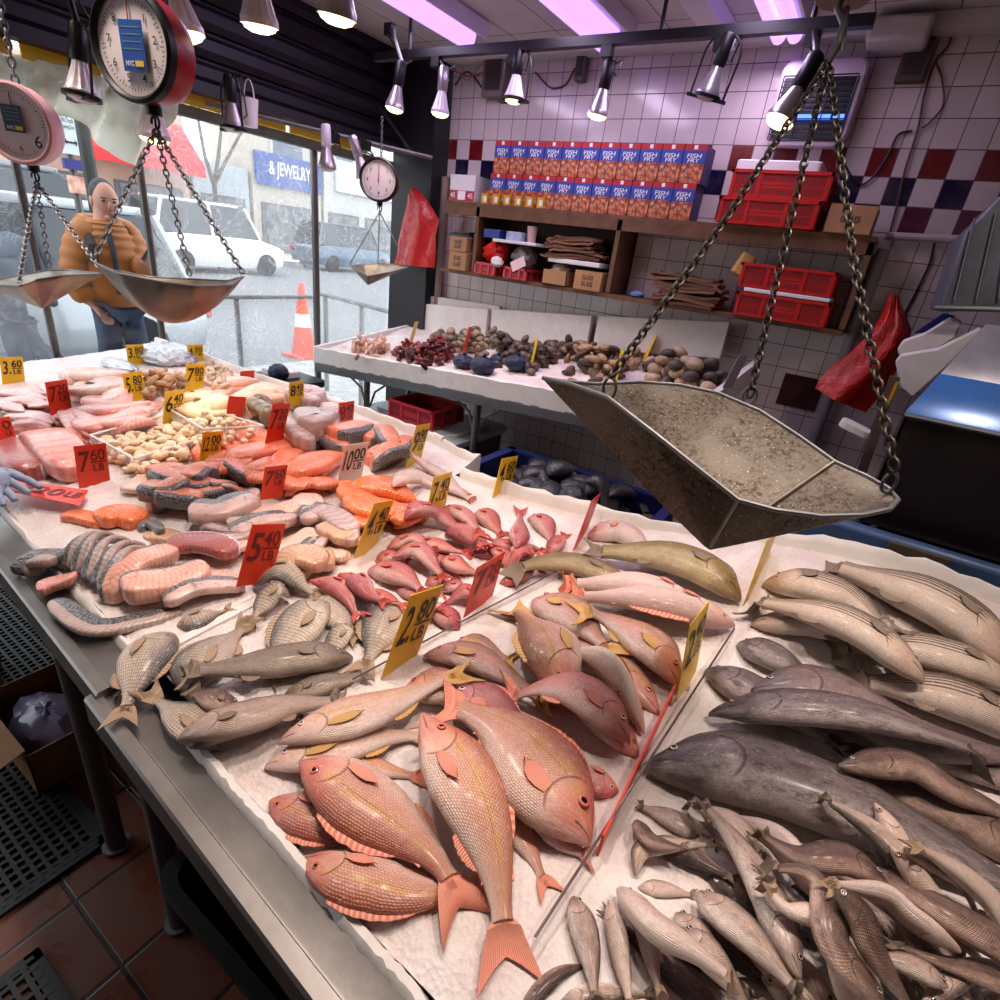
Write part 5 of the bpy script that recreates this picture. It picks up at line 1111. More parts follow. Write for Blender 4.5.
# fish-fry boxes, two rows of eleven
def cell(name, a): return G(name, *a)
fry_blue = G('box_blue', C(52, 72, 160), .45); fry_red = G('box_red', C(184, 36, 48), .45); 
t = NT('fried_fish_print'); v = t.voro(t.obj(), 42, 'F1', 1.0); n = t.noise(t.obj(), 60, 4); col = t.ramp(v, [(.1, C(214, 150, 96)), (.5, C(186, 92, 54)), (.8, C(120, 60, 44))]); col = t.mix(t.mr(n, .56, .66, 0, .8), col, C(226, 200, 170)); t.set(Base_Color=col, Roughness=.45); fry_img = t.m
side_b = G('box_side', C(58, 44, 92), .5)
BW, BH, BD = .1172, .172, .15
def frybox(loc, label):
    r = empty('breading_box', loc, label, 'box', 'breading boxes on the top shelf'); x, y, z = loc
    mb = MB(); mb.box((x, y, z+BH/2), (BW-.003, BD, BH-.003)); mb.build('carton', side_b, r)
    yf = y-BD/2-.001
    def pl(nm, z0, z1, m, x0=-.5, x1=.5, par=r, dy=0): mb = MB(); mb.box((x+(x0+x1)/2*(BW-.004), yf-dy, z+(z0+z1)/2*BH), ((x1-x0)*(BW-.004), .0016, (z1-z0)*BH)); return mb.build(nm, m, par)
    f = pl('front_print', .0, .50, fry_img); pl('blue_panel', .50, .84, fry_blue); pl('red_band', .84, .99, fry_red)
    mb = MB(); text(mb, 'FISH', (x, yf-.001, z+.70*BH), (1, 0, 0), (0, 0, 1), .020, BW*.62, shear=.1); text(mb, 'FRY', (x, yf-.001, z+.58*BH), (1, 0, 0), (0, 0, 1), .018, BW*.5, shear=.1); mb.box((x, yf-.001, z+.92*BH), (.018, .002, .018)); mb.build('lettering', white_i, r)
    return r
b0 = None; xs1 = ony(698, 190, 3.22)[0]-BW/2
for row in range(2):
    for k in range(11):
        loc = (xs1-(10-k)*BW-.012*(1-row), 3.30, ZU+row*BH)
        lab = 'red and blue breading box, %s in the %s row' % (ordinal(k, 11), 'upper' if row else 'lower')
        if b0 is None: b0 = frybox(loc, lab)
        else: dup(b0, loc, lab)
# small yellow tins/packets at the left of the lower row
yel = G('packet_yellow', C(222, 178, 40), .45); pb0 = None
for k in range(6):
    p = ony(483+k*11.2, 208, 3.2); loc = (p[0], 3.2125, ZU)
    if pb0 is None:
        pb0 = empty('seasoning_packet', loc, 'x', 'packet', 'yellow packets in front of the boxes'); x, y, z = loc
        mb = MB(); mb.box((x, y, z+.035), (.042, .02, .07)); mb.build('packet_body', yel, pb0)
        mb = MB(); mb.box((x, y-.0105, z+.063), (.040, .002, .014)); mb.build('red_band', fry_red, pb0); mb = MB(); mb.box((x+.006, y-.0105, z+.025), (.022, .002, .03)); mb.build('label_print', white_i, pb0); o = pb0
    else: o = dup(pb0, loc)
    o['label'] = 'small yellow packet, %s in front of the breading boxes' % ordinal(k, 6)
# white box with red label
q = ony(462, 185, 3.2); r = empty('label_box', (q[0]-.0, 3.3, ZU), 'white box with red label 45 at the shelf\'s window end', 'box')
x = q[0]; mb = MB(); mb.box((x, 3.29, ZU+.075), (.20, .17, .15)); mb.build('carton', G('white_card', C(232, 226, 224), .6), r)
mb = MB(); mb.box((x, 3.204, ZU+.032), (.196, .002, .06)); mb.build('red_label', fry_red, r)
mb = MB(); text(mb, '45', (x-.07, 3.201, ZU+.034), (1, 0, 0), (0, 0, 1), .03); text(mb, '45', (x+.07, 3.201, ZU+.034), (1, 0, 0), (0, 0, 1), .03); mb.box((x, 3.202, ZU+.034), (.06, .002, .05)); mb.build('print', white_i, r)
# red crates
def crate(c, w, d, h, label, col=None, group=None, name='plastic_crate', nx=11, ny=5):
    r = empty(name, (c[0], c[1], c[2]), label, 'crate', group); m = col or red_pl; x, y, z = c
    mb = MB(); mb.box((x, y, z+.004), (w*.94, d*.94, .008))
    mb.build('base', m, r)
    def wall(nm, o, rt, ln, out):
        rt = np.array(rt, float); nrm = np.array(out, float); Rm = np.stack([rt, np.cross([0, 0, 1.0], rt), [0, 0, 1]], 1); o = np.array(o, float)
        mb = MB(); mb.box(o+[0, 0, z+h/2], (ln, .004, h*.98), R=Rm)
        for f in (-.485, -.20, .20, .485): mb.box(o+rt*ln*f+nrm*.003+[0, 0, z+h/2], (.016, .008, h*.96), R=Rm)
        wl = mb.build(nm, m, r)
        sl = MB(); sl.box(o+nrm*.0024+[0, 0, z+h*.48], (ln*.92, .0012, .0025), R=Rm)
        for g0, g1 in ((-.46, -.22), (-.17, .17), (.22, .46)):
            n = max(3, int((g1-g0)*ln/.0095)); cen = g0 < 0 < g1
            for k in range(n):
                f = g0+(g1-g0)*(k+.5)/n
                for (q0, q1) in ((.14, .36), (.60, .86)) if cen else ((.14, .42), (.52, .86)): sl.box(o+rt*ln*f+nrm*.0024+[0, 0, z+h*(q0+q1)/2], (.0044, .0012, h*(q1-q0)), R=Rm)
        sl.build('slot_grille', G('slot_dark_red', C(74, 8, 10), .6), wl)
    wall('side_panel', (x, y-d/2, 0), (1, 0, 0), w, (0, -1, 0)); wall('side_panel', (x, y+d/2, 0), (1, 0, 0), w, (0, -1, 0)); wall('end_panel', (x-w/2, y, 0), (0, 1, 0), d, (1, 0, 0)); wall('end_panel', (x+w/2, y, 0), (0, 1, 0), d, (1, 0, 0))
    mb = MB()
    for yy in (-1, 1): mb.box((x, y+yy*(d/2+.003), z+h-.006), (w+.024, .014, .014))
    for xx in (-1, 1): mb.box((x+xx*(w/2+.003), y, z+h-.006), (.014, d+.02, .014))
    mb.build('rim', m, r)
    return r
pA, pB = ony(716, 228, 3.14), ony(812, 235, 3.14); w = pB[0]-pA[0]
crate(((pA[0]+pB[0])/2-.01, 3.27, ZU+.001), w, .24, .115, 'red crate at the bottom of the stack on the top shelf')
crate(((pA[0]+pB[0])/2+.01, 3.27, ZU+.118), w*.98, .23, .115, 'red crate on top of another, holding a white foam tray')
mb = MB(); mb.rbox(((pA[0]+pB[0])/2-.02, 3.27, ZU+.25), (w*.86, .2, .055), .02); tag(mb.build('foam_tray', G('tray_white', C(236, 232, 230), .6), loc=((pA[0]+pB[0])/2-.02, 3.27, ZU+.225)), 'white foam tray block lying in the upper red crate', 'tray')
pA, pB = ony(735, 322, 3.14), ony(826, 331, 3.14); w = pB[0]-pA[0]
crate(((pA[0]+pB[0])/2-.022, 3.27, ZL+.001), w, .24, .11, 'red crate on the lower shelf under a white lid')
mb = MB(); mb.box(((pA[0]+pB[0])/2-.015, 3.265, ZL+.124), (w*.94, .25, .018)); tag(mb.build('foam_slab', G('tray_white', C(236, 232, 230), .6), loc=((pA[0]+pB[0])/2, 3.265, ZL+.115), bevel=.004), 'thin white lid between the two red crates on the lower shelf', 'lid')
crate(((pA[0]+pB[0])/2-.038, 3.27, ZL+.135), w, .24, .11, 'red crate on the white lid with a tan tub in it')
q = ony(745, 250, 3.27); mb = MB(); mb.rbox((q[0]+.012, 3.27, ZL+.235), (.08, .09, .11), .02, R=rotz(.3)@roty(.35)); tag(mb.build('takeaway_tub', G('tan_tub', C(206, 160, 92), .4), loc=(q[0], 3.27, ZL+.22)), 'tan plastic tub sticking out of the upper lower-shelf crate', 'tub')
# cardboard boxes
def cbox(c, w, d, h, label, txt=None, open_=False, name='cardboard_box', m=None):
    x, y, z = c; r = empty(name, c, label, 'box'); m = m or kraft
    if not open_:
        mb = MB(); mb.box((x, y, z+h/2), (w, d, h)); mb.build('carton', m, r, bevel=.003)
        mb = MB(); mb.box((x, y, z+h+.001), (w*.98, .05, .002)); mb.build('packing_tape', G('tape_tan', C(196, 156, 106), .3), r)
    else:
        mb = MB(); tk_ = .004; mb.box((x, y, z+.003), (w, d, .006))
        for sx in (-1, 1): mb.box((x+sx*(w/2-tk_/2), y, z+h/2), (tk_, d, h))
        for sy in (-1, 1): mb.box((x, y+sy*(d/2-tk_/2), z+h/2), (w, tk_, h))
        mb.build('carton', m, r)
    if txt:
        mb = MB(); n = len(txt)
        for k, s in enumerate(txt): text(mb, s, (x, y-d/2-.001, z+h*(.5+.17*(n-1)-.34*k)), (1, 0, 0), (0, 0, 1), h*.24, w*.42)
        mb.build('lettering', ink, r)
    return r
q = ony(850, 220, 3.16); cbox((q[0], 3.27, ZU), .19, .2, .115, 'brown cardboard box marked GLASS at the right end of the top shelf', ['GLASS'])
q = ony(458, 237, 3.17); cbox((q[0], 3.26, ZL+.115), .14, .17, .085, 'small brown box with black print, upper of two at the window end', ['GLASS', 'GLASS'])
q = ony(457, 256, 3.17); cbox((q[0], 3.26, ZL), .145, .17, .11, 'small pale brown box with black print on the lower shelf end', ['GLASS', 'GLASS'])
q = ony(460, 221, 3.17); mb = MB(); mb.box((q[0], 3.26, ZL+.215), (.15, .15, .012), R=roty(.05)); mb.box((q[0]+.01, 3.25, ZL+.228), (.13, .13, .01), R=roty(-.06)); tag(mb.build('tray_pile', G('dark_tray', C(40, 38, 42), .5), loc=(q[0], 3.26, ZL+.205)), 'black plastic tray resting on the small boxes at the window end', 'tray')
q = ony(586, 284, 3.17); cbox((q[0], 3.265, ZL), .175, .17, .105, 'brown box with black glass print beside the shelf divider', ['GLASS', 'GLASS'])
q = ony(553, 279, 3.17); cbox((q[0], 3.265, ZL), .165, .17, .085, 'open brown box with a crumpled clear bag in it', None, True)
mb = MB(); mb.ell((q[0], 3.265, ZL+.075), (.07, .07, .045), noise=.12, n=14, k=10); tag(mb.build('clear_bag', G('clear_bag', C(212, 190, 164), .3), loc=(q[0], 3.265, ZL+.04), smooth=20), 'crumpled clear plastic bag stuffed in the open brown box', 'bag')
def tray(c, w, d, h, label, m, nm='foam_tray'): mb = MB(); mb.box((c[0], c[1], c[2]+h/2), (w, d, h)); tag(mb.build(nm, m, loc=c, bevel=.004), label, 'tray')
q = ony(573, 262, 3.17); tray((q[0], 3.27, ZL+.128), .34, .2, .026, 'white lid tray with red marks resting above the brown boxes', white_p)
q = ony(522, 241, 3.17); tray((q[0]-.06, 3.27, ZL+.2), .32, .2, .018, 'white tray holding cartons and a paper cup', white_p)
q = ony(490, 229, 3.19); cbox((q[0], 3.27, ZL+.218), .12, .12, .05, 'blue carton on the white tray', None, m=G('carton_blue', C(40, 66, 140), .5))
q = ony(513, 233, 3.19); cbox((q[0], 3.25, ZL+.218), .11, .1, .05, 'white and blue carton beside the paper cup', None, m=G('carton_pale', C(196, 206, 222), .5, var=.5, vscale=30, dark=C(60, 90, 160)))
q = ony(529, 226, 3.2); mb = MB(); mb.lathe([(.024, 0), (.034, .09), (.0345, .092), (.031, .092), (.022, .006)], (q[0], 3.25, ZL+.218), None, 20, cap1=False); tag(mb.build('paper_cup', G('cup_pinkish', C(212, 176, 168), .5), loc=(q[0], 3.25, ZL+.218)), 'pinkish paper cup standing beside the brown paper bags', 'cup')
# stacks of folded brown bags: single sheets
bagm = [G('bag_brown_a', C(126, 88, 60), .85, var=.3), G('bag_brown_b', C(106, 72, 48), .85, var=.3), G('bag_brown_c', C(142, 102, 72), .85, var=.3)]
def bag(c, w, d, label, k, th=.012, group='paper bags'):
    n1, n2 = 12, 6; X, Y = np.meshgrid(np.linspace(-w/2, w/2, n1), np.linspace(-d/2, d/2, n2)); Z = .006*np.sin(X*18+k)+.004*np.sin(Y*30+k*2)+.004*rng.standard_normal(X.shape)*(np.abs(X) > w*.35)
    R = rotz(rng.normal()*.05); P = np.stack([X, Y, Z], -1)@R.T+np.array(c)+[0, 0, th]; mb = MB(); mb.slab(P, (0, 0, th)); return tag(mb.build('paper_bag', bagm[k % 3], loc=c, smooth=30), label, 'paper bag', group)
q = ony(571, 240, 3.17)
for k in range(8): bag((q[0]+.012*rng.normal(), 3.27, ZL+.156+k*.0155), .36-.01*k, .2, 'folded brown paper bag, %s in the stack left of the divider' % (['lowest', 'second from the bottom', 'third from the bottom', 'fourth from the bottom', 'fourth from the top', 'third from the top', 'second from the top', 'topmost'][k]), k)
q = ony(683, 300, 3.17)
for k in range(9): bag((q[0]+.014*rng.normal()-.02*(k > 5), 3.27, ZL+.001+k*.0165), .33+.01*(k % 3), .2, 'brown paper bag, %s in the loose stack between divider and crates' % (['lowest', 'second from the bottom', 'third from the bottom', 'fourth from the bottom', 'middle one', 'fourth from the top', 'third from the top', 'second from the top', 'topmost'][k]), k+1, th=.014)
q = ony(634, 296, 3.2); mb = MB(); mb.ell((q[0], 3.24, ZL+.018), (.045, .03, .018), noise=.15); tag(mb.build('blue_wrapper', G('wrap_blue', C(96, 116, 170), .4), loc=(q[0], 3.24, ZL), smooth=25), 'crumpled pale blue wrapper beside the loose bag stack', 'wrapper')
# red basket pair with red bag
q = ony(484, 269, 3.15); crate((q[0], 3.26, ZL), .15, .2, .07, 'low red basket holding a red carrier bag on the lower shelf', G('basket_red', C(190, 40, 48), .4), nx=7, ny=3, name='low_basket')
mb = MB(); mb.ell((q[0]+.01, 3.26, ZL+.135), (.085, .085, .07), noise=.10, n=18, k=12); tag(mb.build('carrier_bag', G('bag_red_shiny', C(214, 40, 28), .25), loc=(q[0], 3.26, ZL+.07), smooth=20), 'bright red crumpled carrier bag in the low basket', 'bag')
q = ony(514, 275, 3.15); crate((q[0], 3.26, ZL), .16, .2, .065, 'low red basket with grey bag and white card', G('basket_red', C(190, 40, 48), .4), nx=7, ny=3, name='low_basket')
mb = MB(); mb.ell((q[0]-.01, 3.27, ZL+.12), (.085, .08, .075), noise=.08, n=18, k=12); tag(mb.build('grey_bag', G('bag_grey', C(120, 108, 106), .4), loc=(q[0], 3.27, ZL+.06), smooth=20), 'crumpled grey plastic bag in the second low basket', 'bag')
mb = MB(); mb.box((q[0]+.02, 3.15, ZL+.09), (.10, .003, .06), R=rotx(-.1)@roty(-.5)); tag(mb.build('price_slip', G('slip_pink', C(230, 200, 200), .6), loc=(q[0]+.02, 3.15, ZL+.06)), 'tilted pale card leaning on the grey bag', 'card')
q = ony(500, 262, 3.15); mb = MB(); mb.ell((q[0]-.03, 3.16, ZL+.085), (.045, .03, .03), noise=.1); tag(mb.build('white_wrapper', white_p, loc=(q[0]-.03, 3.16, ZL+.06), smooth=25), 'small white crumpled packet in front of the red carrier bag', 'packet')
# ---- on the wall: fly killer, boxes, cables, pipes
c = ony(815, 104, 3.38); r = empty('fly_killer', c, 'wall mounted insect killer with glowing blue tube behind black bars', 'insect killer')
wv, hv = .36, .34
mb = MB(); mb.rbox((c[0], 3.40, c[2]+.0), (wv, hv, .10), .05, R=rotx(math.pi/2)); mb.build('housing', G('killer_case', C(200, 180, 190), .45), r)
mb = MB(); mb.box((c[0], 3.348, c[2]-.03), (wv*.86, .006, hv*.74)); mb.build('recess', G('killer_dark', C(20, 20, 26), .4), r)
mb = MB(); mb.tube([(c[0]-wv*.4, 3.335, c[2]-.06), (c[0]+wv*.4, 3.335, c[2]-.06)], .012, 10); mb.build('blue_tube', G('uv_tube', C(70, 110, 255), .3, emit=(.06, .16, 1, 1), es=3.0), r)
mb = MB()
for k in range(13): z = c[2]-.03-hv*.37+hv*.74*k/12; mb.tube([(c[0]-wv*.43, 3.318, z), (c[0]+wv*.43, 3.318, z)], .003, 6)
for k in range(4): x = c[0]-wv*.43+wv*.86*k/3; mb.tube([(x, 3.314, c[2]-.03-hv*.37), (x, 3.314, c[2]-.03+hv*.37)], .003, 6)
mb.build('bar_guard', black_m, r)
def cable(pxs, label, rad=.005, y=YW-.012, m=None, nm='cable'):
    P = curve_pts([ony(a, b, y) for a, b in pxs], 40); mb = MB(); mb.tube(P, rad, 6); return tag(mb.build(nm, m or black_p, loc=P[0]), label, 'cable')
cable([(535, 72), (548, 86), (556, 88), (566, 84), (575, 68)], 'brown cable sagging between two wall boxes above the boxes', m=G('cable_brown', C(96, 50, 40), .5))
cable([(953, 28), (948, 46), (935, 62), (924, 95), (918, 128), (905, 170), (897, 205), (888, 240)], 'long brown cable running down the tiled wall from the ceiling', m=G('cable_brown', C(96, 50, 40), .5))
cable([(936, 62), (942, 80), (943, 105), (930, 122), (922, 128)], 'loop of cable beside the long wall cable', .004, m=G('cable_brown', C(96, 50, 40), .5))
cable([(912, 131), (898, 135), (888, 155), (872, 178), (858, 184), (845, 165), (841, 150)], 'black plug lead curving from the wall cable to the insect killer', .005)
cable([(935, 240), (930, 262), (922, 280), (912, 300), (902, 318)], 'black cable hanging down toward the red bag on the right wall', .005)
def wbox(px, py, w, h, d, label, m, nm='junction_box'):
    c = ony(px, py, YW-d/2); mb = MB(); mb.box(c, (w, d, h)); r = mb.build(nm, m, loc=c, bevel=.006); tag(r, label, 'junction box')
    mb = MB(); mb.box(c-[0, d/2+.002, 0], (w*.7, .004, h*.7)); mb.build('cover', G('cover_dark', C(60, 52, 50), .5), r)
wbox(582, 68, .06, .13, .06, 'narrow grey electrical box on the tiled wall under the ceiling', G('box_grey', C(104, 96, 94), .6))
wbox(497, 77, .16, .22, .09, 'large grey electrical box with cables behind a caged lamp', G('box_taupe', C(120, 106, 100), .6))
wbox(915, 62, .11, .15, .05, 'brown stained socket box with taped cable high on the right wall', G('box_brown', C(92, 74, 64), .7))
for k, pts in enumerate(([(452, 70), (470, 76), (490, 70)], [(455, 85), (468, 72), (484, 90)], [(450, 60), (466, 80), (480, 66), (492, 62)])): cable(pts, ['red tangled cable by the large electrical box', 'black tangled cable by the large electrical box', 'grey tangled cable by the large electrical box'][k], .006, 3.38, [G('cable_red', C(170, 60, 56), .5), black_p, G('cable_grey', C(150, 140, 140), .5)][k])
mb = MB(); mb.tube([ony(886, 236, 3.41), ony(1080, 245, 3.41)], .018, 10); tag(mb.build('conduit', G('conduit_pale', C(190, 176, 172), .5), loc=ony(900, 237, 3.41)), 'pale conduit running along the tiled wall right of the shelf', 'pipe')
a_, b_ = ony(884, 250, 3.38), ony(790, 500, 3.38); mb = MB(); mb.tube([(a_[0], 3.39, 1.86), (a_[0], 3.39, .05)], .028, 12); tag(mb.build('drain_pipe', G('pipe_grey', C(150, 140, 146), .5), loc=(a_[0], 3.39, .05)), 'grey vertical pipe on the wall below the shelf end', 'pipe')
# missing tiles
c = ony(800, 392, YW); mb = MB(); mb.box((c[0], YW-.003, c[2]), (.2, .012, .17)); tag(mb.build('patch', G('rust_patch', C(72, 24, 20), .8, var=.6), loc=(c[0], YW, c[2]), bevel=.002), 'dark red patch of bare wall where tiles are missing', 'wall patch', kind='structure')
# red plastic aprons/bags
def redbag(pts, y, label, nfold, m, seed):
    """hanging plastic bag: outline given as rows (left px, right px, py)"""
    rows = []; nu = 22
    for j, (xl_, xr_, yl_, yr_) in enumerate(pts):
        a, b = ony(xl_, yl_, y), ony(xr_, yr_, y); row = []
        for i in range(nu):
            u = i/(nu-1); p = a+(b-a)*u; v = j/(len(pts)-1); p = p+np.array([0, -.075*math.sin(math.pi*u)*(.3+.7*v)+.010*math.sin(u*nfold*.55+seed+v*5)*min(1, v*3)+.006*math.sin(u*31+v*17+seed)+.005*math.sin(v*23+u*9), 0]); row.append(p)
        rows.append(row)
    mb = MB(); mb.slab(np.array(rows), (0, -.004, 0)); c = np.array(rows).reshape(-1, 3).mean(0)
    return tag(mb.build('plastic_bag', m, loc=c, smooth=50), label, 'bag')
rb = G('red_bag_sheet', C(206, 26, 24), .28, var=.25, coat=.3, bump=(16, .9, .02))
redbag([(411, 416, 188, 188), (408, 424, 196, 198), (405, 432, 208, 208), (402, 438, 222, 220), (399, 437, 240, 236), (397, 436, 256, 252), (396, 435, 264, 268)], 3.22, 'red plastic bag hanging on the dark corner column', 24, rb, 0)
redbag([(889, 900, 294, 296), (887, 902, 303, 306), (880, 912, 318, 330), (868, 908, 335, 350), (850, 896, 352, 372), (832, 884, 366, 392), (820, 872, 378, 405), (815, 866, 388, 412)], 3.2, 'red plastic bag hanging on the right wall beside the ice tank', 20, rb, 1.4)

# ---------------------------------------------------------------- middle table with shellfish
def mz(x, y): return .915+.070*(np.asarray(x)+2.93)+.115*(np.asarray(y)-2.45)
MX0, MX1, MY0, MY1 = -2.97, -.60, 2.43, 3.34
r = empty('shellfish_table', (-1.8, 2.9, 0), 'sloping table with white foam walls and shellfish on ice by the tiled wall', 'table')
def fl(x, y, z): return (x, y, z)
mb = MB(); xs = np.linspace(MX0, MX1, 50); rings = []
for x in xs:
    t_ = float(mz(x, MY0)); j = .002*rng.standard_normal(); rings.append([(x, MY0, t_-.085), (x, MY0+j, t_+.012+j), (x, MY0+.025, t_+.016), (x, MY0+.03, t_-.02), (x, MY0+.03, t_-.085)])
mb.loft(rings); mb.build('foam_front', foam, r, smooth=40)
mb = MB(); rings = []
for y in np.linspace(MY0, MY1, 20): t_ = float(mz(MX0, y)); rings.append([(MX0-.02, y, t_-.085), (MX0-.02, y, t_+.02), (MX0+.005, y, t_+.02), (MX0+.005, y, t_-.085)])
mb.loft(rings); mb.build('foam_end', foam, r)
for (pa_, pb_, ht) in (((414, 303), (488, 309), .10), ((492, 309), (592, 316), .10), ((598, 316), (730, 322), .10)):
    a, b = ony(*pa_, 3.33), ony(*pb_, 3.33); mb = MB(); lo = .20; mb.prism([a, b, b-[0, 0, lo], a-[0, 0, lo]], (0, .035, 0)); mb.build('foam_back_board', foam, r, bevel=.004)
a, b = ony(430, 296, 3.38), ony(500, 306, 3.38); mb = MB(); mb.prism([a, b, b-[0, 0, .15], a-[0, 0, .15]], (0, .03, 0)); mb.build('foam_back_board', foam, r, bevel=.004)
P4 = [(MX0, MY0-.01), (MX1, MY0-.01), (MX1, MY0+.05), (MX0, MY0+.05)]
mb = MB(); mb.prism([(x, y, float(mz(x, MY0))-.135) for x, y in P4], (0, 0, .05)); mb.build('front_rail', galv, r)
mb = MB(); mb.prism([(x, y, float(mz(x, y))-.1) for x, y in ((MX0, MY0), (MX1, MY0), (MX1, MY1), (MX0, MY1))], (0, 0, .02)); mb.build('table_top', galv, r)
for px in ((368, 395), (475, 440), (668, 520)):
    p = ony(px[0], px[1], MY0+.04); mb = MB(); mb.cyl((p[0], MY0+.03, 0), (p[0], MY0+.03, float(mz(p[0], MY0))-.13), .02, 12); mb.build('leg', galv, r)
    for sx in (-1, 1): mb = MB(); z0 = float(mz(p[0], MY0))-.14; mb.tube([(p[0]+sx*.02, MY0+.04, z0-.16), (p[0]+sx*.06, MY0+.04, z0-.06), (p[0]+sx*.16, MY0+.04, z0+sx*.011)], .007, 6); mb.build('brace', galv, r)
for x in (MX0+.1, MX1-.1): mb = MB(); mb.cyl((x, MY1-.1, 0), (x, MY1-.1, float(mz(x, MY1))-.1), .02, 10); mb.build('leg', galv, r)
nx, ny = 150, 60; Xg, Yg = np.meshgrid(np.linspace(MX0+.006, MX1, nx), np.linspace(MY0+.028, MY1, ny)); Zg = mz(Xg, Yg)-.002+.004*rng.standard_normal(Xg.shape)+.012*np.sin(Xg*9)*np.sin(Yg*11)
mb = MB(); mb.grid(Xg, Yg, Zg); ice2 = mb.build('crushed_ice', ice_m, loc=(-1.8, 2.9, .95), smooth=180, recalc=False); tag(ice2, 'crushed ice spread on the sloping shellfish table', 'ice', kind='stuff')
HM = Heap(-3.05, -.5, 2.35, 3.45, .008, lambda X, Y: mz(X, Y)+.012*np.sin(X*9)*np.sin(Y*11))
mb = MB(); a, b = ony(728, 405, 2.62), ony(758, 352, 3.1); a[0] -= .10; mb.prism([(a[0], 2.5, float(mz(a[0], 2.5))-.06), (a[0]+.05, 3.3, float(mz(b[0], 3.3))-.03), (a[0]+.05, 3.3, float(mz(b[0], 3.3))+.08), (a[0], 2.5, float(mz(a[0], 2.5))+.06)], (.03, 0, 0)); mb.build('foam_end', foam, r)
def rigid(ob_mesh, hp, px, py, R, name, mat, group, label, cat, scale_=1.0, sink=.25):
    p = hp.hit(px, py, .01); V = ob_mesh[0]*scale_@np.asarray(R).T; V = V+np.array([p[0], p[1], 0])
    low = V[:, 2] < np.median(V[:, 2]); need = (hp.at(V[low, 0], V[low, 1])-V[low, 2]); z = np.percentile(need, 92)-sink*.004; V[:, 2] += z
    hp.splat(V); return p, z
def shell_mesh(w, l, h, n=14, k=8, ridge=.03):
    vs = []; rings = []
    for j in range(k+1):
        a = math.pi*j/k; rr = max(math.sin(a), .04)*(1+ridge*math.sin(j*3.0)); zc = -math.cos(a)
        rings.append([(w/2*rr*math.cos(t)*(1+.12*math.cos(t)), l/2*rr*math.sin(t), h/2*zc) for t in np.linspace(0, 2*math.pi, n, endpoint=False)])
    return rings
def pour(n, poly, rings, hp, name, cat, mats, group, label, s0=.85, s1=1.15, tilt=.5, seed=1, lump=.0, q_=62, ymax=None, hmax=.11):
    """n single items poured inside a picture polygon; copies share one mesh"""
    rs = np.random.default_rng(seed); base = []
    for mt in mats: mb = MB(); mb.loft([list(np.array(q)) for q in rings]); o = mb.build(name, mt, loc=(0, 0, 0), smooth=60); base.append(o)
    V0 = np.array([v.co[:] for v in base[0].data.vertices]); poly = np.array(poly, float); lo, hi = poly.min(0), poly.max(0); cnt = 0; out = []
    def inside(x, y):
        c = False; m = len(poly)
        for i in range(m):
            (x1, y1), (x2, y2) = poly[i], poly[(i+1) % m]
            if (y1 > y) != (y2 > y) and x < (x2-x1)*(y-y1)/(y2-y1)+x1: c = not c
        return c
    pts = []
    while len(pts) < n:
        q = lo+(hi-lo)*rs.random(2)
        if inside(*q): pts.append(q)
    for i, q in enumerate(pts):
        for _t in range(40):
            p_ = hp.hit(q[0], q[1], .008)
            if (ymax is None or p_[1] < ymax) and p_[0] > max(-3.16, hp.x0+.12) and float(hp.at(p_[0], p_[1])-hp.B[hp.idx(p_[0], p_[1])]) < hmax: break
            q = lo+(hi-lo)*rs.random(2)
            while not inside(*q): q = lo+(hi-lo)*rs.random(2)
        b = base[i % len(base)]; R = rotz(rs.random()*6.28)@rotx(rs.normal()*tilt)@roty(rs.normal()*tilt*.6); s = s0+(s1-s0)*rs.random()
        p = hp.hit(q[0], q[1], .008)
        V = (V0*s)@R.T+np.array([p[0], p[1], 0]); low = V[:, 2] <= np.median(V[:, 2]); need = hp.at(V[low, 0], V[low, 1])-V[low, 2]
        z = np.percentile(need, q_)-.001; V[:, 2] += z; hp.splat(V)
        o = b if i < len(base) else b.copy()
        if i >= len(base): COL.objects.link(o)
        M = Matrix([list(R[k]*s)+[(p[0], p[1], z)[k]] for k in range(3)]+[[0, 0, 0, 1]]); o.matrix_world = M
        tag(o, label, cat, group); out.append(o)
    return out
clam_a = [G('clam_grey', C(132, 118, 104), .5, var=.7, vscale=60, bump=(200, .3), rnd=.25), G('clam_tan', C(168, 144, 118), .5, var=.6, vscale=60, bump=(200, .3), rnd=.2)]
clam_d = [G('clam_dark', C(74, 62, 54), .45, var=.6, vscale=60, rnd=.25), G('clam_dark_tan', C(104, 86, 70), .45, var=.6, vscale=60, rnd=.25)]
clam_b = [G('clam_big_tan', C(196, 166, 132), .5, var=.5, vscale=40, rnd=.2), G('clam_big_dark', C(84, 70, 58), .5, var=.5, vscale=40, rnd=.25)]
pour(95, [(430, 338), (440, 330), (470, 325), (500, 332), (502, 345), (480, 352), (450, 352)], shell_mesh(.055, .062, .036), HM, 'clam', 'clam', clam_a, 'pale clams beside the crayfish', 'small pale grey clam in the pile behind the dark red crayfish', seed=2, ymax=3.28)
pour(80, [(496, 350), (505, 338), (530, 334), (562, 340), (564, 356), (540, 362), (515, 360)], shell_mesh(.062, .07, .042), HM, 'clam', 'clam', clam_d, 'dark clams behind the mesh bags', 'dark brown clam in the pile behind the navy mesh bags', seed=3, ymax=3.28)
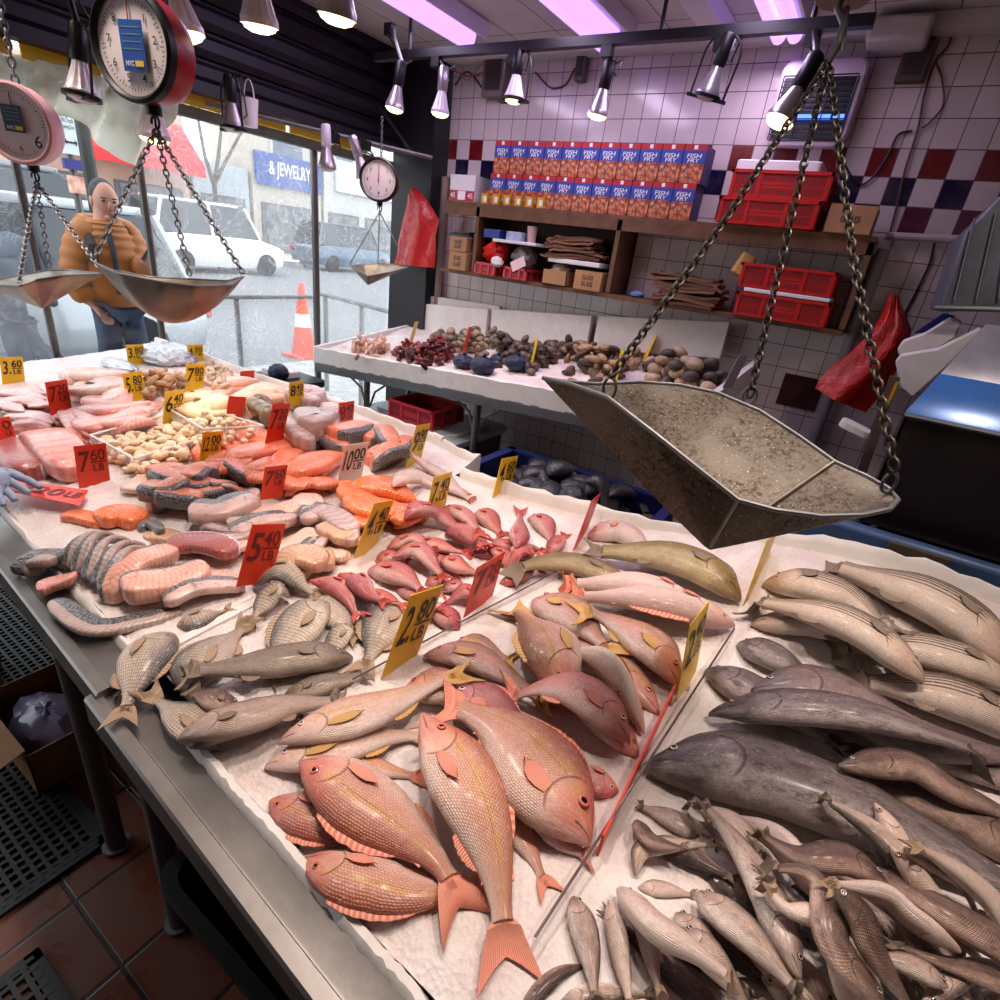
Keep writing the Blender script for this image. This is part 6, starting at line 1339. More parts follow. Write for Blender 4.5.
pour(95, [(560, 356), (572, 344), (600, 342), (632, 346), (640, 364), (612, 370), (580, 366)], shell_mesh(.05, .088, .034), HM, 'oyster', 'oyster', [G('oyster_tan', C(186, 150, 112), .6, var=.8, vscale=50, bump=(120, .5), rnd=.2), G('oyster_dark', C(96, 76, 62), .6, var=.7, vscale=50, bump=(120, .5), rnd=.2)], 'oysters', 'rough tan oyster in the pile between dark clams and big clams', seed=4, ymax=3.28)
pour(60, [(645, 372), (652, 354), (690, 352), (722, 358), (720, 384), (690, 386), (660, 380)], shell_mesh(.078, .09, .054), HM, 'large_clam', 'clam', clam_b, 'big clams', 'large clam in the pile at the right end behind the weighing pan', seed=5, ymax=3.28)
pour(60, [(352, 348), (362, 341), (384, 341), (388, 350), (370, 354)], shell_mesh(.03, .075, .026), HM, 'shrimp', 'shrimp', [G('shrimp_pink', C(240, 190, 166), .4, var=.5, vscale=60, rnd=.15)], 'shrimp', 'pink shrimp in the small pile at the window end of the shellfish table', seed=6, ymax=3.28)
pour(130, [(392, 354), (404, 346), (430, 343), (455, 348), (452, 358), (430, 362), (408, 360)], shell_mesh(.028, .07, .026), HM, 'crayfish', 'crayfish', [G('crayfish_red', C(120, 30, 30), .35, rnd=.3), G('crayfish_dark', C(78, 20, 24), .35, rnd=.3)], 'crayfish', 'dark red crayfish in the heap in front of the pale clams', seed=7, ymax=3.28)
pour(10, [(530, 342), (545, 362), (530, 366)], shell_mesh(.04, .05, .03), HM, 'clam', 'clam', clam_b[:1], 'loose clams', 'loose tan clam on the ice before the dark clams', seed=8, ymax=3.28) if False else None
navy = G('navy_mesh_bag', C(34, 44, 78), .5, var=.7, vscale=60, dark=C(14, 16, 30), bump=(90, .9, .006))
for (px, py, s, lab) in ((463, 361, .062, 'navy mesh bag nearest the crayfish heap'), (482, 366, .072, 'largest navy mesh bag, in the front of the three'), (497, 357, .045, 'small navy mesh bag tucked behind the others'), (516, 363, .066, 'navy mesh bag farthest along toward the weighing pan')):
    p = HM.hit(px, py+4, .02); mb = MB(); mb.ell((p[0], p[1], float(HM.at(p[0], p[1]))+s*.62), (s, s*.9, s*.68), n=30, k=20, noise=.035); o = mb.build('mesh_bag', navy, loc=(p[0], p[1], p[2]), smooth=40); tag(o, lab+' on the shellfish ice', 'mesh bag'); HM.splat(np.array(mb.v))
    mb = MB(); mb.tube([(p[0], p[1], float(HM.at(p[0], p[1]))-.01), (p[0]+.02, p[1]-.01, float(HM.at(p[0], p[1]))+.014)], [.014, .006], 8); mb.build('knot', navy, o)
# ---- things under and beside the middle table
totem = G('tote_grey', C(84, 88, 96), .5); lidm = G('tote_lid', C(196, 202, 206), .35, var=.2)
def tote(c, w, d, h, label, lid=True, col=None, rz=0.0):
    r = empty('storage_tote', c, label, 'tote'); R = rotz(rz)
    mb = MB(); mb.rbox((c[0], c[1], c[2]+h/2), (w, d, h), .05, R=R); mb.build('tub', col or totem, r, smooth=40)
    if lid:
        mb = MB(); mb.rbox((c[0], c[1], c[2]+h+.018), (w+.05, d+.05, .036), .06, R=R); l = mb.build('lid', lidm, r, smooth=40)
        mb = MB(); mb.rbox((c[0], c[1], c[2]+h+.044), (w*.72, d*.7, .018), .05, R=R); mb.build('raised_panel', lidm, l, smooth=40)
    return r
tote((-2.40, 2.74, 0), .42, .56, .57, 'grey tote with pale lid under the window end of the shellfish table')
tote((-1.935, 2.68, 0), .30, .58, .57, 'grey tote with pale lid numbered 5 beside the red basket')
mb = MB(); q = onz(435, 452, .43); mb.box((-1.90, 2.387, .50), (.12, .004, .07)); text(mb, '5 99', (-1.90, 2.384, .50), (1, 0, 0), (0, 0, 1), .045, .1); 
o = mb.build('number_sticker', white_i, bpy.data.objects['storage_tote.001'])
q = onz(420, 416, .72); crate((-2.13, 2.58, .635), .34, .30, .11, 'red plastic basket standing on the tote lids under the table', G('basket_crimson', C(206, 40, 58), .4), nx=12, ny=4, name='plastic_basket')
# black bin and blue mesh bag left of it
q = onz(325, 380, .78); r = empty('black_bin', (q[0], q[1], 0), 'black plastic bin at the window end beside the shellfish table', 'bin')
mb = MB(); mb.rbox((-2.98, 2.12, .36), (.36, .46, .72), .04); mb.build('tub', black_p, r, smooth=40); mb = MB(); mb.rbox((-2.98, 2.12, .735), (.40, .5, .04), .05); mb.build('rim', black_p, r, smooth=40); r.location = (-2.98, 2.12, 0)
for ch in r.children: ch.location = tuple(np.array(ch.location)+np.array([q[0], q[1], 0])-np.array([-2.98, 2.12, 0]))
mb = MB(); mb.ell((-2.95, 2.13, .80), (.065, .06, .05), n=24, k=14, noise=.04); tag(mb.build('mesh_bag', navy, loc=(-2.95, 2.13, .755), smooth=40), 'blue mesh bag resting on the black bin by the window', 'mesh bag')
mb = MB(); mb.box((-3.02, 2.2, .775), (.2, .14, .04)); tag(mb.build('foam_tray', foam, loc=(-3.02, 2.2, .755), bevel=.006), 'white foam block on the black bin behind the mesh bag', 'tray')
# blue bins with dark packed fish between the tables
bluem = G('bin_blue', C(22, 34, 92), .45)
def openbin(c, w, d, h, label, m, rz=0.0):
    r = empty('fish_bin', c, label, 'bin'); mb = MB(); x, y, z = c; tk_ = .015
    mb.box((x, y, z+.01), (w, d, .02))
    for sx in (-1, 1): mb.box((x+sx*w/2, y, z+h/2), (tk_, d, h))
    for sy in (-1, 1): mb.box((x, y+sy*d/2, z+h/2), (w, tk_, h))
    mb.build('tub', m, r); mb = MB()
    for sx in (-1, 1): mb.box((x+sx*(w/2+.01), y, z+h), (.045, d+.06, .02))
    for sy in (-1, 1): mb.box((x, y+sy*(d/2+.01), z+h), (w+.06, .045, .02))
    mb.build('rim', m, r); return r
openbin((-.93, 2.14, .42), .86, .46, .28, 'blue bin packed with dark fish between the two tables', bluem)
openbin((-.14, 2.14, .42), .48, .46, .28, 'second blue bin of dark fish under the weighing pan', bluem)
for (x, y, w, d, lab) in ((-.93, 2.14, .9, .5, 'low steel stand carrying the blue fish bin'), (-.14, 2.14, .52, .5, 'low steel stand carrying the second blue bin')):
    r = empty('bin_stand', (x, y, 0), lab, 'stand'); mb = MB(); mb.box((x, y, .402), (w, d, .03)); mb.build('top', galv, r)
    for sx in (-1, 1):
        for sy in (-1, 1): mb = MB(); mb.cyl((x+sx*(w/2-.04), y+sy*(d/2-.04), 0), (x+sx*(w/2-.04), y+sy*(d/2-.04), .387), .018, 10); mb.build('leg', galv, r)
darkfish = fishmat('black_bass_skin', C(84, 82, 84), C(48, 48, 52), C(22, 22, 26), head=C(34, 34, 38), scale=300, sc_amt=.2, rough=.25)
FM['blackfish'] = darkfish; SKIN['blackfish'] = ('blackfish', 'dark', 'silver')
for bx, by, hw, n_, nm in ((-.93, 2.14, .42, 16, 'between the tables'), (-.14, 2.14, .23, 6, 'under the weighing pan')):
    HB = Heap(bx-hw, bx+hw, by-.23, by+.23, .008, lambda X, Y: X*0+.60)
    for k in range(n_):
        x0 = bx-hw+.14+(2*hw-.28)*(k/(n_-1)); y0 = by+.13-(.125*(k % 3)); P = [(x0-.13, y0+.06, .64), (x0, y0, .67), (x0+.13, y0-.07, .64)]
        lay('bass', [tuple(proj(p)) for p in P], 19, -1, skin='blackfish', hp=HB, name='black_fish', cat='fish', desc='dark fish packed in the blue bin '+nm, group='dark fish '+nm, parts=1, eye=False)
# ---- ice tank on the right
r = empty('ice_tank', (.75, 2.6, 0), 'large steel tank with blue lit sloping cover at the right edge', 'tank')
t = NT('tank_steel_blue'); z_ = t.sep(t.obj())[2]; nz = t.noise(t.obj(), 4, 4, .6); t.set(Base_Color=t.mix(t.mr(nz, .35, .7), C(176, 172, 184), C(130, 130, 142)), Roughness=.3, Metallic=.15); tankm = t.m
YT_ = 2.2
A, B_ = ony(905, 413, YT_), ony(1000, 437, YT_); XL = A[0]; ZF = (A[2]+B_[2])/2; XR = 1.5
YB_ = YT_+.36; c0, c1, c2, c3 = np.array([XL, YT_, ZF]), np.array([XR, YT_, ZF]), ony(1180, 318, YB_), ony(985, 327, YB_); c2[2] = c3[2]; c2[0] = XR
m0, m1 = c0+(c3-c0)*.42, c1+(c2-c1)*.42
mb = MB(); mb.prism([m0, m1, c2, c3], (0, .004, .010)); mb.build('upper_cover', tankm, r)
mb = MB(); mb.prism([c0, c1, m1, m0], (0, .004, .010)); mb.build('blue_cover', G('blue_film', C(70, 132, 216), .22, .1, var=.5, vscale=5, dark=C(80, 92, 122)), r)  # reflection of blue light on the lower cover, painted as a blue panel
mb = MB(); mb.prism([c0, c3, c3-[0, 0, .5], c0-[0, 0, .5]], (.012, 0, 0)); mb.build('side_panel', G('tank_side', C(72, 66, 64), .5, .3, var=.5), r)
mb = MB(); mb.box(((XL+XR)/2, YT_+.006, (ZF+.93)/2), (XR-XL-.01, .012, ZF-.93)); mb.build('front_glass', G('tank_glass_dark', C(30, 18, 15), .18, spec=.5, var=.5, vscale=3), r)
mb = MB(); mb.tube([(XL, YT_-.004, ZF), (XR, YT_-.004, ZF)], .008, 6); mb.build('edge_trim', galv, r)
mb = MB(); mb.box(((XL+XR)/2-.06, YT_-.04, .47), (XR-XL+.25, .06, .92)); mb.build('lower_front', G('tub_blue_grey', C(92, 122, 166), .35, .1, var=.4), r, bevel=.02)
q = ony(925, 540, YT_-.08); mb = MB(); mb.box((q[0], YT_-.075, .90), (.17, .03, .035)); mb.build('wood_stop', G('old_wood', C(112, 96, 74), .8, var=.5), r)
mb = MB(); mb.box(((XL+XR)/2+.03, YT_+.4, .46), (XR-XL-.08, .6, .92)); mb.build('body', G('tank_body', C(50, 50, 56), .5), r)
# hood above
A, B_ = ony(945, 235, 2.6), ony(1000, 200, 2.6); r = empty('tank_hood', (.5, 2.8, 1.9), 'dull grey ribbed metal hood above the ice tank', 'hood')
mb = MB(); mb.prism([ony(938, 312, 2.6), ony(1000, 310, 2.6), ony(1100, 310, 2.6), ony(1100, 120, 2.6), ony(1000, 196, 2.6), ony(965, 232, 2.6)], (0, .5, 0)); mb.build('shell', G('hood_metal', C(104, 106, 116), .45, .15, var=.5), r, bevel=.01)
mb = MB(); mb.tube([ony(934, 308, 2.58), ony(1100, 312, 2.58)], .010, 6); mb.build('lip', galv, r)
mb = MB()
for k in range(5): mb.tube([ony(975+k*22, 218-6*k if k < 2 else 150, 2.59), ony(955+k*22, 300, 2.59)], .004, 6)
mb.build('rib', galv, r)
# pale board and blue sheet beside the cover
for poly_, y_, lab in (([(897, 350), (903, 341), (926, 333), (950, 318), (962, 322), (955, 338), (930, 354), (900, 358)], 2.66, 'upper of two worn white cutting boards behind the tank cover'), ([(895, 362), (901, 355), (938, 349), (980, 328), (984, 334), (912, 398), (900, 387)], 2.58, 'lower worn white cutting board at the left corner of the tank cover')):
    mb = MB(); mb.prism([ony(x_1, y_1, y_) for x_1, y_1 in poly_], (0, .022, .006)); tag(mb.build('cutting_board', G('board_white', C(214, 206, 208), .45, var=.25), loc=ony(930, 380, y_), bevel=.006), lab, 'board')
mb = MB(); mb.prism([ony(914, 333, 2.72), ony(944, 313, 2.72), ony(956, 316, 2.72), ony(934, 334, 2.72)], (0, .02, 0)); tag(mb.build('blue_board', G('board_blue', C(28, 44, 120), .45), loc=ony(930, 330, 2.72)), 'dark blue board edge behind the white cutting board', 'board')
mb = MB(); a, b = ony(896, 382, 2.26), ony(879, 420, 2.26); mb.prism([a, a+[.008, 0, 0], b+[.008, 0, 0], b], (0, .012, 0)); tag(mb.build('yellow_handle', G('handle_yellow', C(206, 150, 30), .4), loc=b), 'thin yellow tool handle leaning against the ice tank', 'tool')
mb = MB(); a, b = ony(890, 376, 2.3), ony(852, 486, 2.3); mb.prism([a, a+[.03, 0, 0], b+[.03, 0, 0], b], (0, .02, 0)); tag(mb.build('leaning_board', G('dark_board', C(96, 70, 64), .6, var=.4), loc=b), 'dark brown board leaning left of the ice tank', 'board')
mb = MB(); c = ony(855, 428, 2.7); mb.rbox((c[0], 2.7, c[2]), (.12, .1, .03), .03, R=roty(.25)); tag(mb.build('foam_slab', foam, loc=c), 'pinkish white lid below the red bag on the right', 'lid')
# ---- floor clutter under the front edge
matm = G('rubber_mat', C(18, 18, 20), .6)
def floor_mat(x0, x1, y0, y1, label):
    r = empty('rubber_mat', ((x0+x1)/2, (y0+y1)/2, 0), label, 'mat'); st = .026; mb = MB(); z = .012
    for x in np.arange(x0, x1+.001, st): mb.box((x, (y0+y1)/2, z/2+.001), (.010, y1-y0, z))
    for y in np.arange(y0, y1+.001, st): mb.box(((x0+x1)/2, y, z/2+.0015), (x1-x0, .010, z))
    mb.build('mat_grid', matm, r)
    mb = MB()
    for y in (y0, y1): mb.box(((x0+x1)/2, y, z/2), (x1-x0+.03, .03, z))
    for x in (x0, x1): mb.box((x, (y0+y1)/2, z/2), (.03, y1-y0+.03, z))
    mb.build('border', matm, r)
floor_mat(-3.0, -1.34, -.60, .325, 'black perforated rubber mat in front of the cardboard box')
floor_mat(-3.1, -2.06, .36, .80, 'black rubber mat under the far end of the long table')
mb = MB(); mb.lathe([(.09, 0), (.12, .24), (.115, .24), (.085, .01)], (-2.32, .32, .015), None, 24, cap1=False); tag(mb.build('black_bucket', black_p, loc=(-2.32, .32, .015)), 'black bucket on the floor mat at the left edge', 'bucket')
floor_mat(-1.165, -.4, -.6, .10, 'second black rubber mat at the bottom corner of the view')
r = cbox((-1.80, .385, 0), .36, .22, .17, 'open brown cardboard box on the floor under the table edge', None, True, m=G('box_old', C(150, 106, 66), .8, var=.35))
for sx, a in ((-1, .5), (1, -.5)): mb = MB(); mb.box((-1.80, .385+sx*.155, .178), (.36, .10, .004), R=rotx(a*.6)); mb.build('flap', G('box_old', C(150, 106, 66), .8, var=.35), r)
mb = MB(); mb.ell((-1.80, .385, .09), (.15, .09, .065), noise=.06, n=18, k=12); tag(mb.build('clear_bag', G('bag_violet', C(120, 110, 140), .2), loc=(-1.80, .385, .03), smooth=25), 'crumpled shiny bag inside the floor cardboard box', 'bag')
r = empty('black_tub', (-.62, .40, 0), 'black rectangular tub on the floor under the near table edge', 'tub')
mb = MB(); x0, x1, y0, y1, h = -.90, -.25, .30, .72, .34; 
rg = []
for (zz_, ins) in ((0, .05), (h-.03, .005), (h-.03, -.02), (h, -.02), (h, .005), (h-.02, .01), (.02, .055)):
    pts = []
    for (cx, cy, a0) in ((x1-ins-.06, y1-ins-.06, 0), (x0+ins+.06, y1-ins-.06, 90), (x0+ins+.06, y0+ins+.06, 180), (x1-ins-.06, y0+ins+.06, 270)):
        for k in range(6): a = math.radians(a0+18*k); pts.append((cx+.06*math.cos(a), cy+.06*math.sin(a), zz_))
    rg.append(pts)
mb.loft(rg, True, True, True); mb.build('tub_shell', black_p, r, smooth=40)
mb = MB(); mb.box((-.50, .55, .22), (.4, .3, .02)); tag(mb.build('foam_board', G('dim_foam', C(170, 168, 176), .7), loc=(-.5, .55, .2)), 'pale board lying inside the black tub', 'board')
# ---------- red perch heap
FM['perch'] = fishmat('rosy_perch_skin', C(244, 200, 192), C(216, 128, 122), C(160, 66, 68), head=C(186, 82, 82), scale=240, sc_amt=.3, mottle=.3, mcol=C(158, 62, 64)); SKIN['perch'] = ('perch', 'red', 'gold')
RP = 'small red perch behind the orange 7.20 card'
for sk, pts, h, d in (('red', [(420, 552), (440, 558), (468, 574)], 15, -1), ('rose', [(470, 548), (490, 552), (512, 560)], 15, 1), ('red', [(360, 590), (380, 596), (410, 610)], 15, -1), ('red', [(490, 545), (505, 556), (520, 572)], 15, -1), ('red', [(396, 585), (420, 596), (446, 612)], 16, -1), ('rose', [(452, 520), (470, 530), (495, 548)], 15, -1), ('red', [(375, 558), (392, 556), (412, 560)], 13, -1), ('red', [(440, 562), (462, 566), (486, 572)], 15, -1), ('red', [(404, 519), (438, 524), (474, 534)], 15, -1), ('rose', [(446, 536), (466, 544), (486, 560)], 22, 1),
    ('rose', [(438, 508), (458, 514), (484, 540)], 19, -1), ('red', [(414, 537), (444, 548), (476, 562)], 14, -1), ('rose', [(386, 548), (410, 548), (434, 562)], 15, -1), ('red', [(425, 581), (440, 580), (460, 586)], 13, -1),
    ('rose', [(442, 586), (458, 586), (480, 594)], 18, -1), ('rose', [(392, 560), (420, 564), (450, 580)], 18, -1), ('red', [(338, 569), (352, 580), (374, 604)], 15, 1), ('rose', [(310, 574), (334, 590), (364, 618)], 21, 1),
    ('rose', [(352, 576), (366, 590), (392, 604)], 19, 1), ('rose', [(368, 568), (394, 578), (432, 602)], 25, -1), ('red', [(474, 512), (488, 520), (506, 536)], 17, -1), ('red', [(516, 549), (500, 543), (484, 534)], 14, 1),
    ('rose', [(528, 516), (542, 524), (556, 546)], 19, -1), ('rose', [(514, 556), (530, 548), (550, 553)], 16, 1), ('red', [(548, 552), (558, 544), (567, 530)], 14, -1), ('rose', [(517, 545), (519, 528), (521, 503)], 18, 1),
    ('white', [(535, 563), (543, 559), (554, 556)], 8, 1), ('red', [(504, 570), (514, 560), (534, 560)], 13, 1), ('rose', [(500, 580), (518, 574), (544, 568)], 13, 1), ('red', [(460, 626), (440, 612), (418, 594)], 21, 1), ('red', [(412, 618), (426, 612), (446, 606)], 14, 1), ('red', [(480, 600), (464, 598), (440, 600)], 14, 1)):
    lay('snapper', pts, h*1.22, d, skin='perch' if sk == 'rose' else sk, parts=2, name='red_perch', cat='fish', desc=RP if sk == 'red' else 'small rosy perch behind the orange 7.20 card' if sk == 'rose' else 'small white bellied perch among the red perch', group='red and rosy perch', th=.55)
# ---------- groupers and olive fish behind the acrylic divider
lay('bass', [(738, 582), (706, 566), (652, 552)], 19, 1, skin='olive', name='olive_fish', cat='fish', label='small olive fish behind the others against the white foam', parts=2)
lay('bass', [(588, 534), (622, 536), (658, 556)], 25, -1, skin='white', name='white_grouper', cat='fish', label='red and white fish leaning on the edge-on orange card', parts=2)
lay('bass', [(634, 585), (580, 571), (540, 573), (504, 586)], 24, 1, skin='olive', name='olive_fish', cat='fish', label='yellowish olive fish with dark tail lying toward the red perch', parts=2)
lay('bass', [(740, 602), (690, 580), (640, 566), (578, 558)], 34, 1, skin='olive', name='olive_fish', cat='fish', label='big olive brown fish lying on top beside the yellow card', parts=3)
lay('bass', [(704, 612), (640, 596), (596, 590), (556, 584)], 32, -1, skin='white', name='white_grouper', cat='fish', label='whitish speckled fish under the big olive fish', parts=2)
lay('bass', [(734, 628), (680, 624), (620, 612), (562, 592)], 30, -1, skin='white', name='white_grouper', cat='fish', label='pinkish white fish with pink snout against the acrylic divider', parts=3)
# ---------- yellowtail snappers
YT = dict(name='snapper', cat='fish')
lay('snapper', [(690, 686), (664, 664), (628, 640)], 26, 1, skin='pale', label='pale snapper half buried in ice by the yellow edge-on card', parts=2, **YT)
lay('snapper', [(454, 640), (480, 648), (520, 660)], 28, -1, skin='yellowtail', label='brown tailed snapper beside the lower orange 7.20 card', parts=2, **YT)
lay('snapper', [(640, 752), (600, 722), (556, 692)], 32, 1, skin='yellowtail', label='dark yellow snapper under the white bellied snapper', parts=2, **YT)
lay('snapper', [(660, 710), (612, 668), (556, 632), (508, 604)], 34, 1, skin='yellowtail', label='long yellowish snapper running to the orange bar card', parts=2, **YT)
lay('snapper', [(533, 598), (566, 624), (622, 662)], 44, -1, skin='yellowtail', label='snapper with brown back and yellow fin below the white fish', parts=3, **YT)
lay('snapper', [(678, 686), (640, 656), (604, 638), (566, 612)], 36, 1, skin='yellowtail', label='brown backed snapper nearest the orange bar card', parts=3, **YT)
lay('snapper', [(644, 732), (606, 694), (570, 664), (540, 640)], 38, 1, roll=-70, skin='pale', label='white bellied snapper lying belly up across the others', parts=2, **YT)
lay('snapper', [(424, 653), (470, 664), (520, 684), (562, 706)], 31, -1, skin='yellowtail', label='yellow brown snapper behind the raised pink tail', parts=2, **YT)
lay('snapper', [(568, 707), (548, 664), (526, 628), (502, 602)], 52, -1, skin='yellowtail', label='rosy snapper with yellow tail lying head down on top', parts=3, **YT)
lay('snapper', [(403, 686), (440, 692), (500, 708)], 40, -1, skin='pink', label='small pink snapper head right of the yellow 2.80 card', parts=2, **YT)
lay('snapper', [(620, 786), (580, 774), (540, 772)], 32, -1, skin='rose', label='snapper with red tail pointing at the acrylic divider', parts=2, **YT)
lay('snapper', [(628, 750), (582, 722), (540, 704), (492, 686)], 42, 1, skin='rose', label='rosy red snapper above the big blunt headed snapper', parts=3, **YT)
lay('snapper', [(300, 756), (360, 764), (440, 776)], 32, -1, skin='pink', label='pink snapper mostly hidden under two long pale ones', parts=2, **YT)
lay('snapper', [(264, 764), (330, 748), (400, 736), (452, 738)], 40, -1, skin='pale', label='lower of the two long pale snappers', parts=3, **YT)
lay('snapper', [(447, 702), (490, 718), (560, 756)], 56, -1, skin='rose', label='red snapper facing left under the pink tail fan', parts=3, **YT)
lay('snapper', [(278, 742), (340, 722), (410, 708), (482, 672)], 40, -1, skin='pale', label='upper long pale snapper with yellow belly streak', parts=3, **YT)
lay('snapper', [(480, 790), (520, 832), (556, 898)], 34, -1, skin='pink', label='snapper with bright red tail under the two biggest', parts=2, **YT)
lay('snapper', [(530, 800), (562, 838), (600, 858)], 34, -1, skin='rose', label='red finned snapper beneath the blunt headed snapper', parts=2, **YT)
lay('snapper', [(269, 796), (310, 814), (392, 856)], 50, 1, skin='pink', label='pink snapper whose red head pokes out beside the foam edge', parts=3, **YT)
lay('snapper', [(301, 856), (360, 878), (420, 892), (510, 880)], 62, 1, skin='pink', label='golden pink snapper nearest the camera on the ice', parts=3, **YT)
lay('snapper', [(590, 842), (552, 800), (496, 750), (424, 712)], 88, 1, skin='pink', label='biggest blunt headed snapper with golden flank, head by the divider', parts=3, **YT)
lay('snapper', [(300, 760), (352, 800), (430, 858), (474, 936)], 78, 1, skin='pink', label='golden snapper in front lying over the two head-out snappers', parts=3, **YT)
lay('snapper', [(421, 736), (452, 800), (490, 870), (514, 994)], 76, -1, skin='pink', label='long golden snapper pointing its red tail at the camera', parts=3, **YT)
# ---------- striped bass
HK = dict(name='hake', cat='fish')
lay('hake', [(738, 642), (776, 662), (830, 690)], 28, -1, skin='hake', label='dark hake head facing the striped bass', parts=2, **HK)
SB = dict(skin='bass', name='striped_bass', cat='fish', parts=3)
lay('bass', [(1030, 742), (960, 712), (880, 690), (840, 684)], 46, 1, label='striped bass lowest on the pile, beneath the others by the frame edge', **SB)
lay('bass', [(1014, 688), (960, 676), (890, 655), (820, 648)], 40, 1, label='striped bass in the middle with pale belly', **SB)
lay('bass', [(1016, 676), (940, 622), (880, 592), (814, 566)], 46, 1, label='striped bass whose tail rests against the white foam', **SB)
lay('bass', [(763, 583), (810, 594), (852, 612), (892, 636)], 36, -1, label='striped bass facing the yellow card, farthest back', **SB)
lay('bass', [(752, 622), (800, 630), (850, 638), (892, 644)], 27, -1, label='small striped bass between two larger ones facing left', **SB)
lay('bass', [(922, 686), (860, 666), (800, 640), (742, 604)], 40, 1, label='striped bass with raised dark tail lying across the front', **SB)
# ---------- dark hake and whiting
HK = dict(name='hake', cat='fish')
lay('hake', [(706, 668), (744, 692), (800, 724), (850, 750)], 36, -1, skin='hake', label='slim dark hake alone on the ice by the divider', parts=2, **HK)
lay('hake', [(1040, 870), (960, 822), (880, 790), (820, 770)], 40, 1, skin='brown', label='maroon brown hake between the huge one and the red mouthed one', parts=2, **HK)
lay('hake', [(1060, 795), (980, 772), (900, 752), (840, 740)], 30, 1, skin='hake2', label='purplish hake lying deep behind the red mouthed one', parts=2, **HK)
lay('hake', [(752, 690), (820, 706), (910, 744), (1050, 776)], 52, -1, skin='hake2', label='large open mouthed purple hake below the striped bass', parts=2, **HK)
lay('hake', [(708, 716), (780, 724), (880, 750), (984, 792)], 38, -1, skin='hake', label='dark hake lying over the huge one with its tail right', parts=2, **HK)
lay('hake', [(644, 766), (740, 778), (860, 826), (1120, 945)], 76, -1, skin='hake', label='huge dark speckled hake with black head, biggest on the table', parts=2, **HK)
lay('hake', [(838, 766), (900, 776), (960, 796), (1060, 830)], 36, -1, skin='brown', label='brown hake with open red mouth, on top of the pile', parts=2, **HK)
# small whiting in front
WH = 'in the whiting pile at the near corner'
S_ = 'silver whiting '+WH; B_ = 'pale bellied whiting '+WH; D_ = 'dark brown whiting '+WH
SM = [('whiting', [(560, 1000), (600, 990), (660, 990)], 26, 1, 0), ('brown', [(520, 1010), (560, 970), (600, 958)], 22, 1, 0), ('whiting', [(700, 830), (660, 812), (636, 800)], 22, 1, 0), ('brown', [(650, 836), (690, 856), (740, 880)], 24, 1, 0), ('whiting', [(760, 980), (800, 1000), (850, 1040)], 34, 1, 0), ('whitingb', [(640, 900), (650, 950), (660, 1010)], 26, 1, 0),
  ('whiting', [(920, 1010), (960, 985), (1040, 970)], 34, 1, 0), ('brown', [(1040, 1010), (950, 962), (880, 934)], 28, 1, 0), ('whiting', [(950, 984), (910, 974), (866, 948)], 26, 1, 0), ('whitingb', [(1040, 960), (960, 910), (880, 878)], 36, 1, 0), ('brown', [(1050, 990), (960, 920), (880, 862), (800, 842)], 36, 1, 0),
  ('whitingb', [(610, 898), (618, 950), (632, 1020)], 20, 1, -60), ('whiting', [(575, 892), (586, 940), (598, 1010)], 29, -1, 0), ('whiting', [(636, 872), (640, 852), (664, 842), (716, 852)], 22, -1, 0), ('brown', [(636, 818), (652, 838), (690, 850)], 17, -1, 0), ('whitingb', [(640, 882), (668, 886), (700, 892)], 18, -1, 0),
  ('whitingb', [(836, 914), (796, 878), (760, 846), (700, 812)], 34, 1, -70), ('whiting', [(676, 912), (706, 944), (740, 990)], 27, -1, 0), ('whitingb', [(760, 868), (730, 846), (690, 790)], 27, 1, 0), ('whiting', [(802, 976), (764, 900), (730, 846), (690, 796)], 33, 1, 0),
  ('whiting', [(678, 934), (712, 962), (760, 1020)], 33, -1, 0), ('whiting', [(697, 892), (734, 930), (796, 1020)], 36, -1, 0), ('whitingb', [(618, 890), (650, 930), (690, 970), (732, 1020)], 38, -1, -40), ('whitingb', [(852, 1030), (812, 950), (784, 912), (760, 880)], 34, 1, -40),
  ('brown', [(884, 1020), (838, 942), (800, 900), (752, 868)], 32, 1, 0), ('brown', [(878, 898), (836, 878), (800, 852), (752, 824)], 30, 1, 0), ('whitingb', [(962, 950), (910, 926), (870, 908), (820, 886)], 33, 1, -70), ('brown', [(832, 892), (852, 926), (878, 966), (926, 1030)], 33, -1, 30)]
rs = np.random.default_rng(5); EX = []
for i in range(20):
    x0, y0 = rs.uniform(640, 960), rs.uniform(850, 985)
    if y0 < 800+.16*(x0-640): y0 += 60
    a = rs.uniform(.5, 1.15); ln = rs.uniform(60, 95); EX.append((('whiting', 'brown', 'whitingb')[i % 3], [(x0-ln*math.cos(a), y0-ln*math.sin(a)), (x0, y0), (x0+ln*math.cos(a), y0+ln*math.sin(a))] if i % 2 else [(x0+ln*math.cos(a), y0+ln*math.sin(a)), (x0, y0), (x0-ln*math.cos(a), y0-ln*math.sin(a))], rs.uniform(24, 32), 1 if i % 2 else -1, 0))
for sk, pts, h, d, rl in EX+SM:
    lay('hake', pts, h, d, roll=rl, skin=sk, parts=2 if h > 24 else 1, name='whiting', cat='fish', desc={'whiting': S_, 'whitingb': B_, 'brown': D_}[sk], group='whiting at the near corner', stiff=.9)
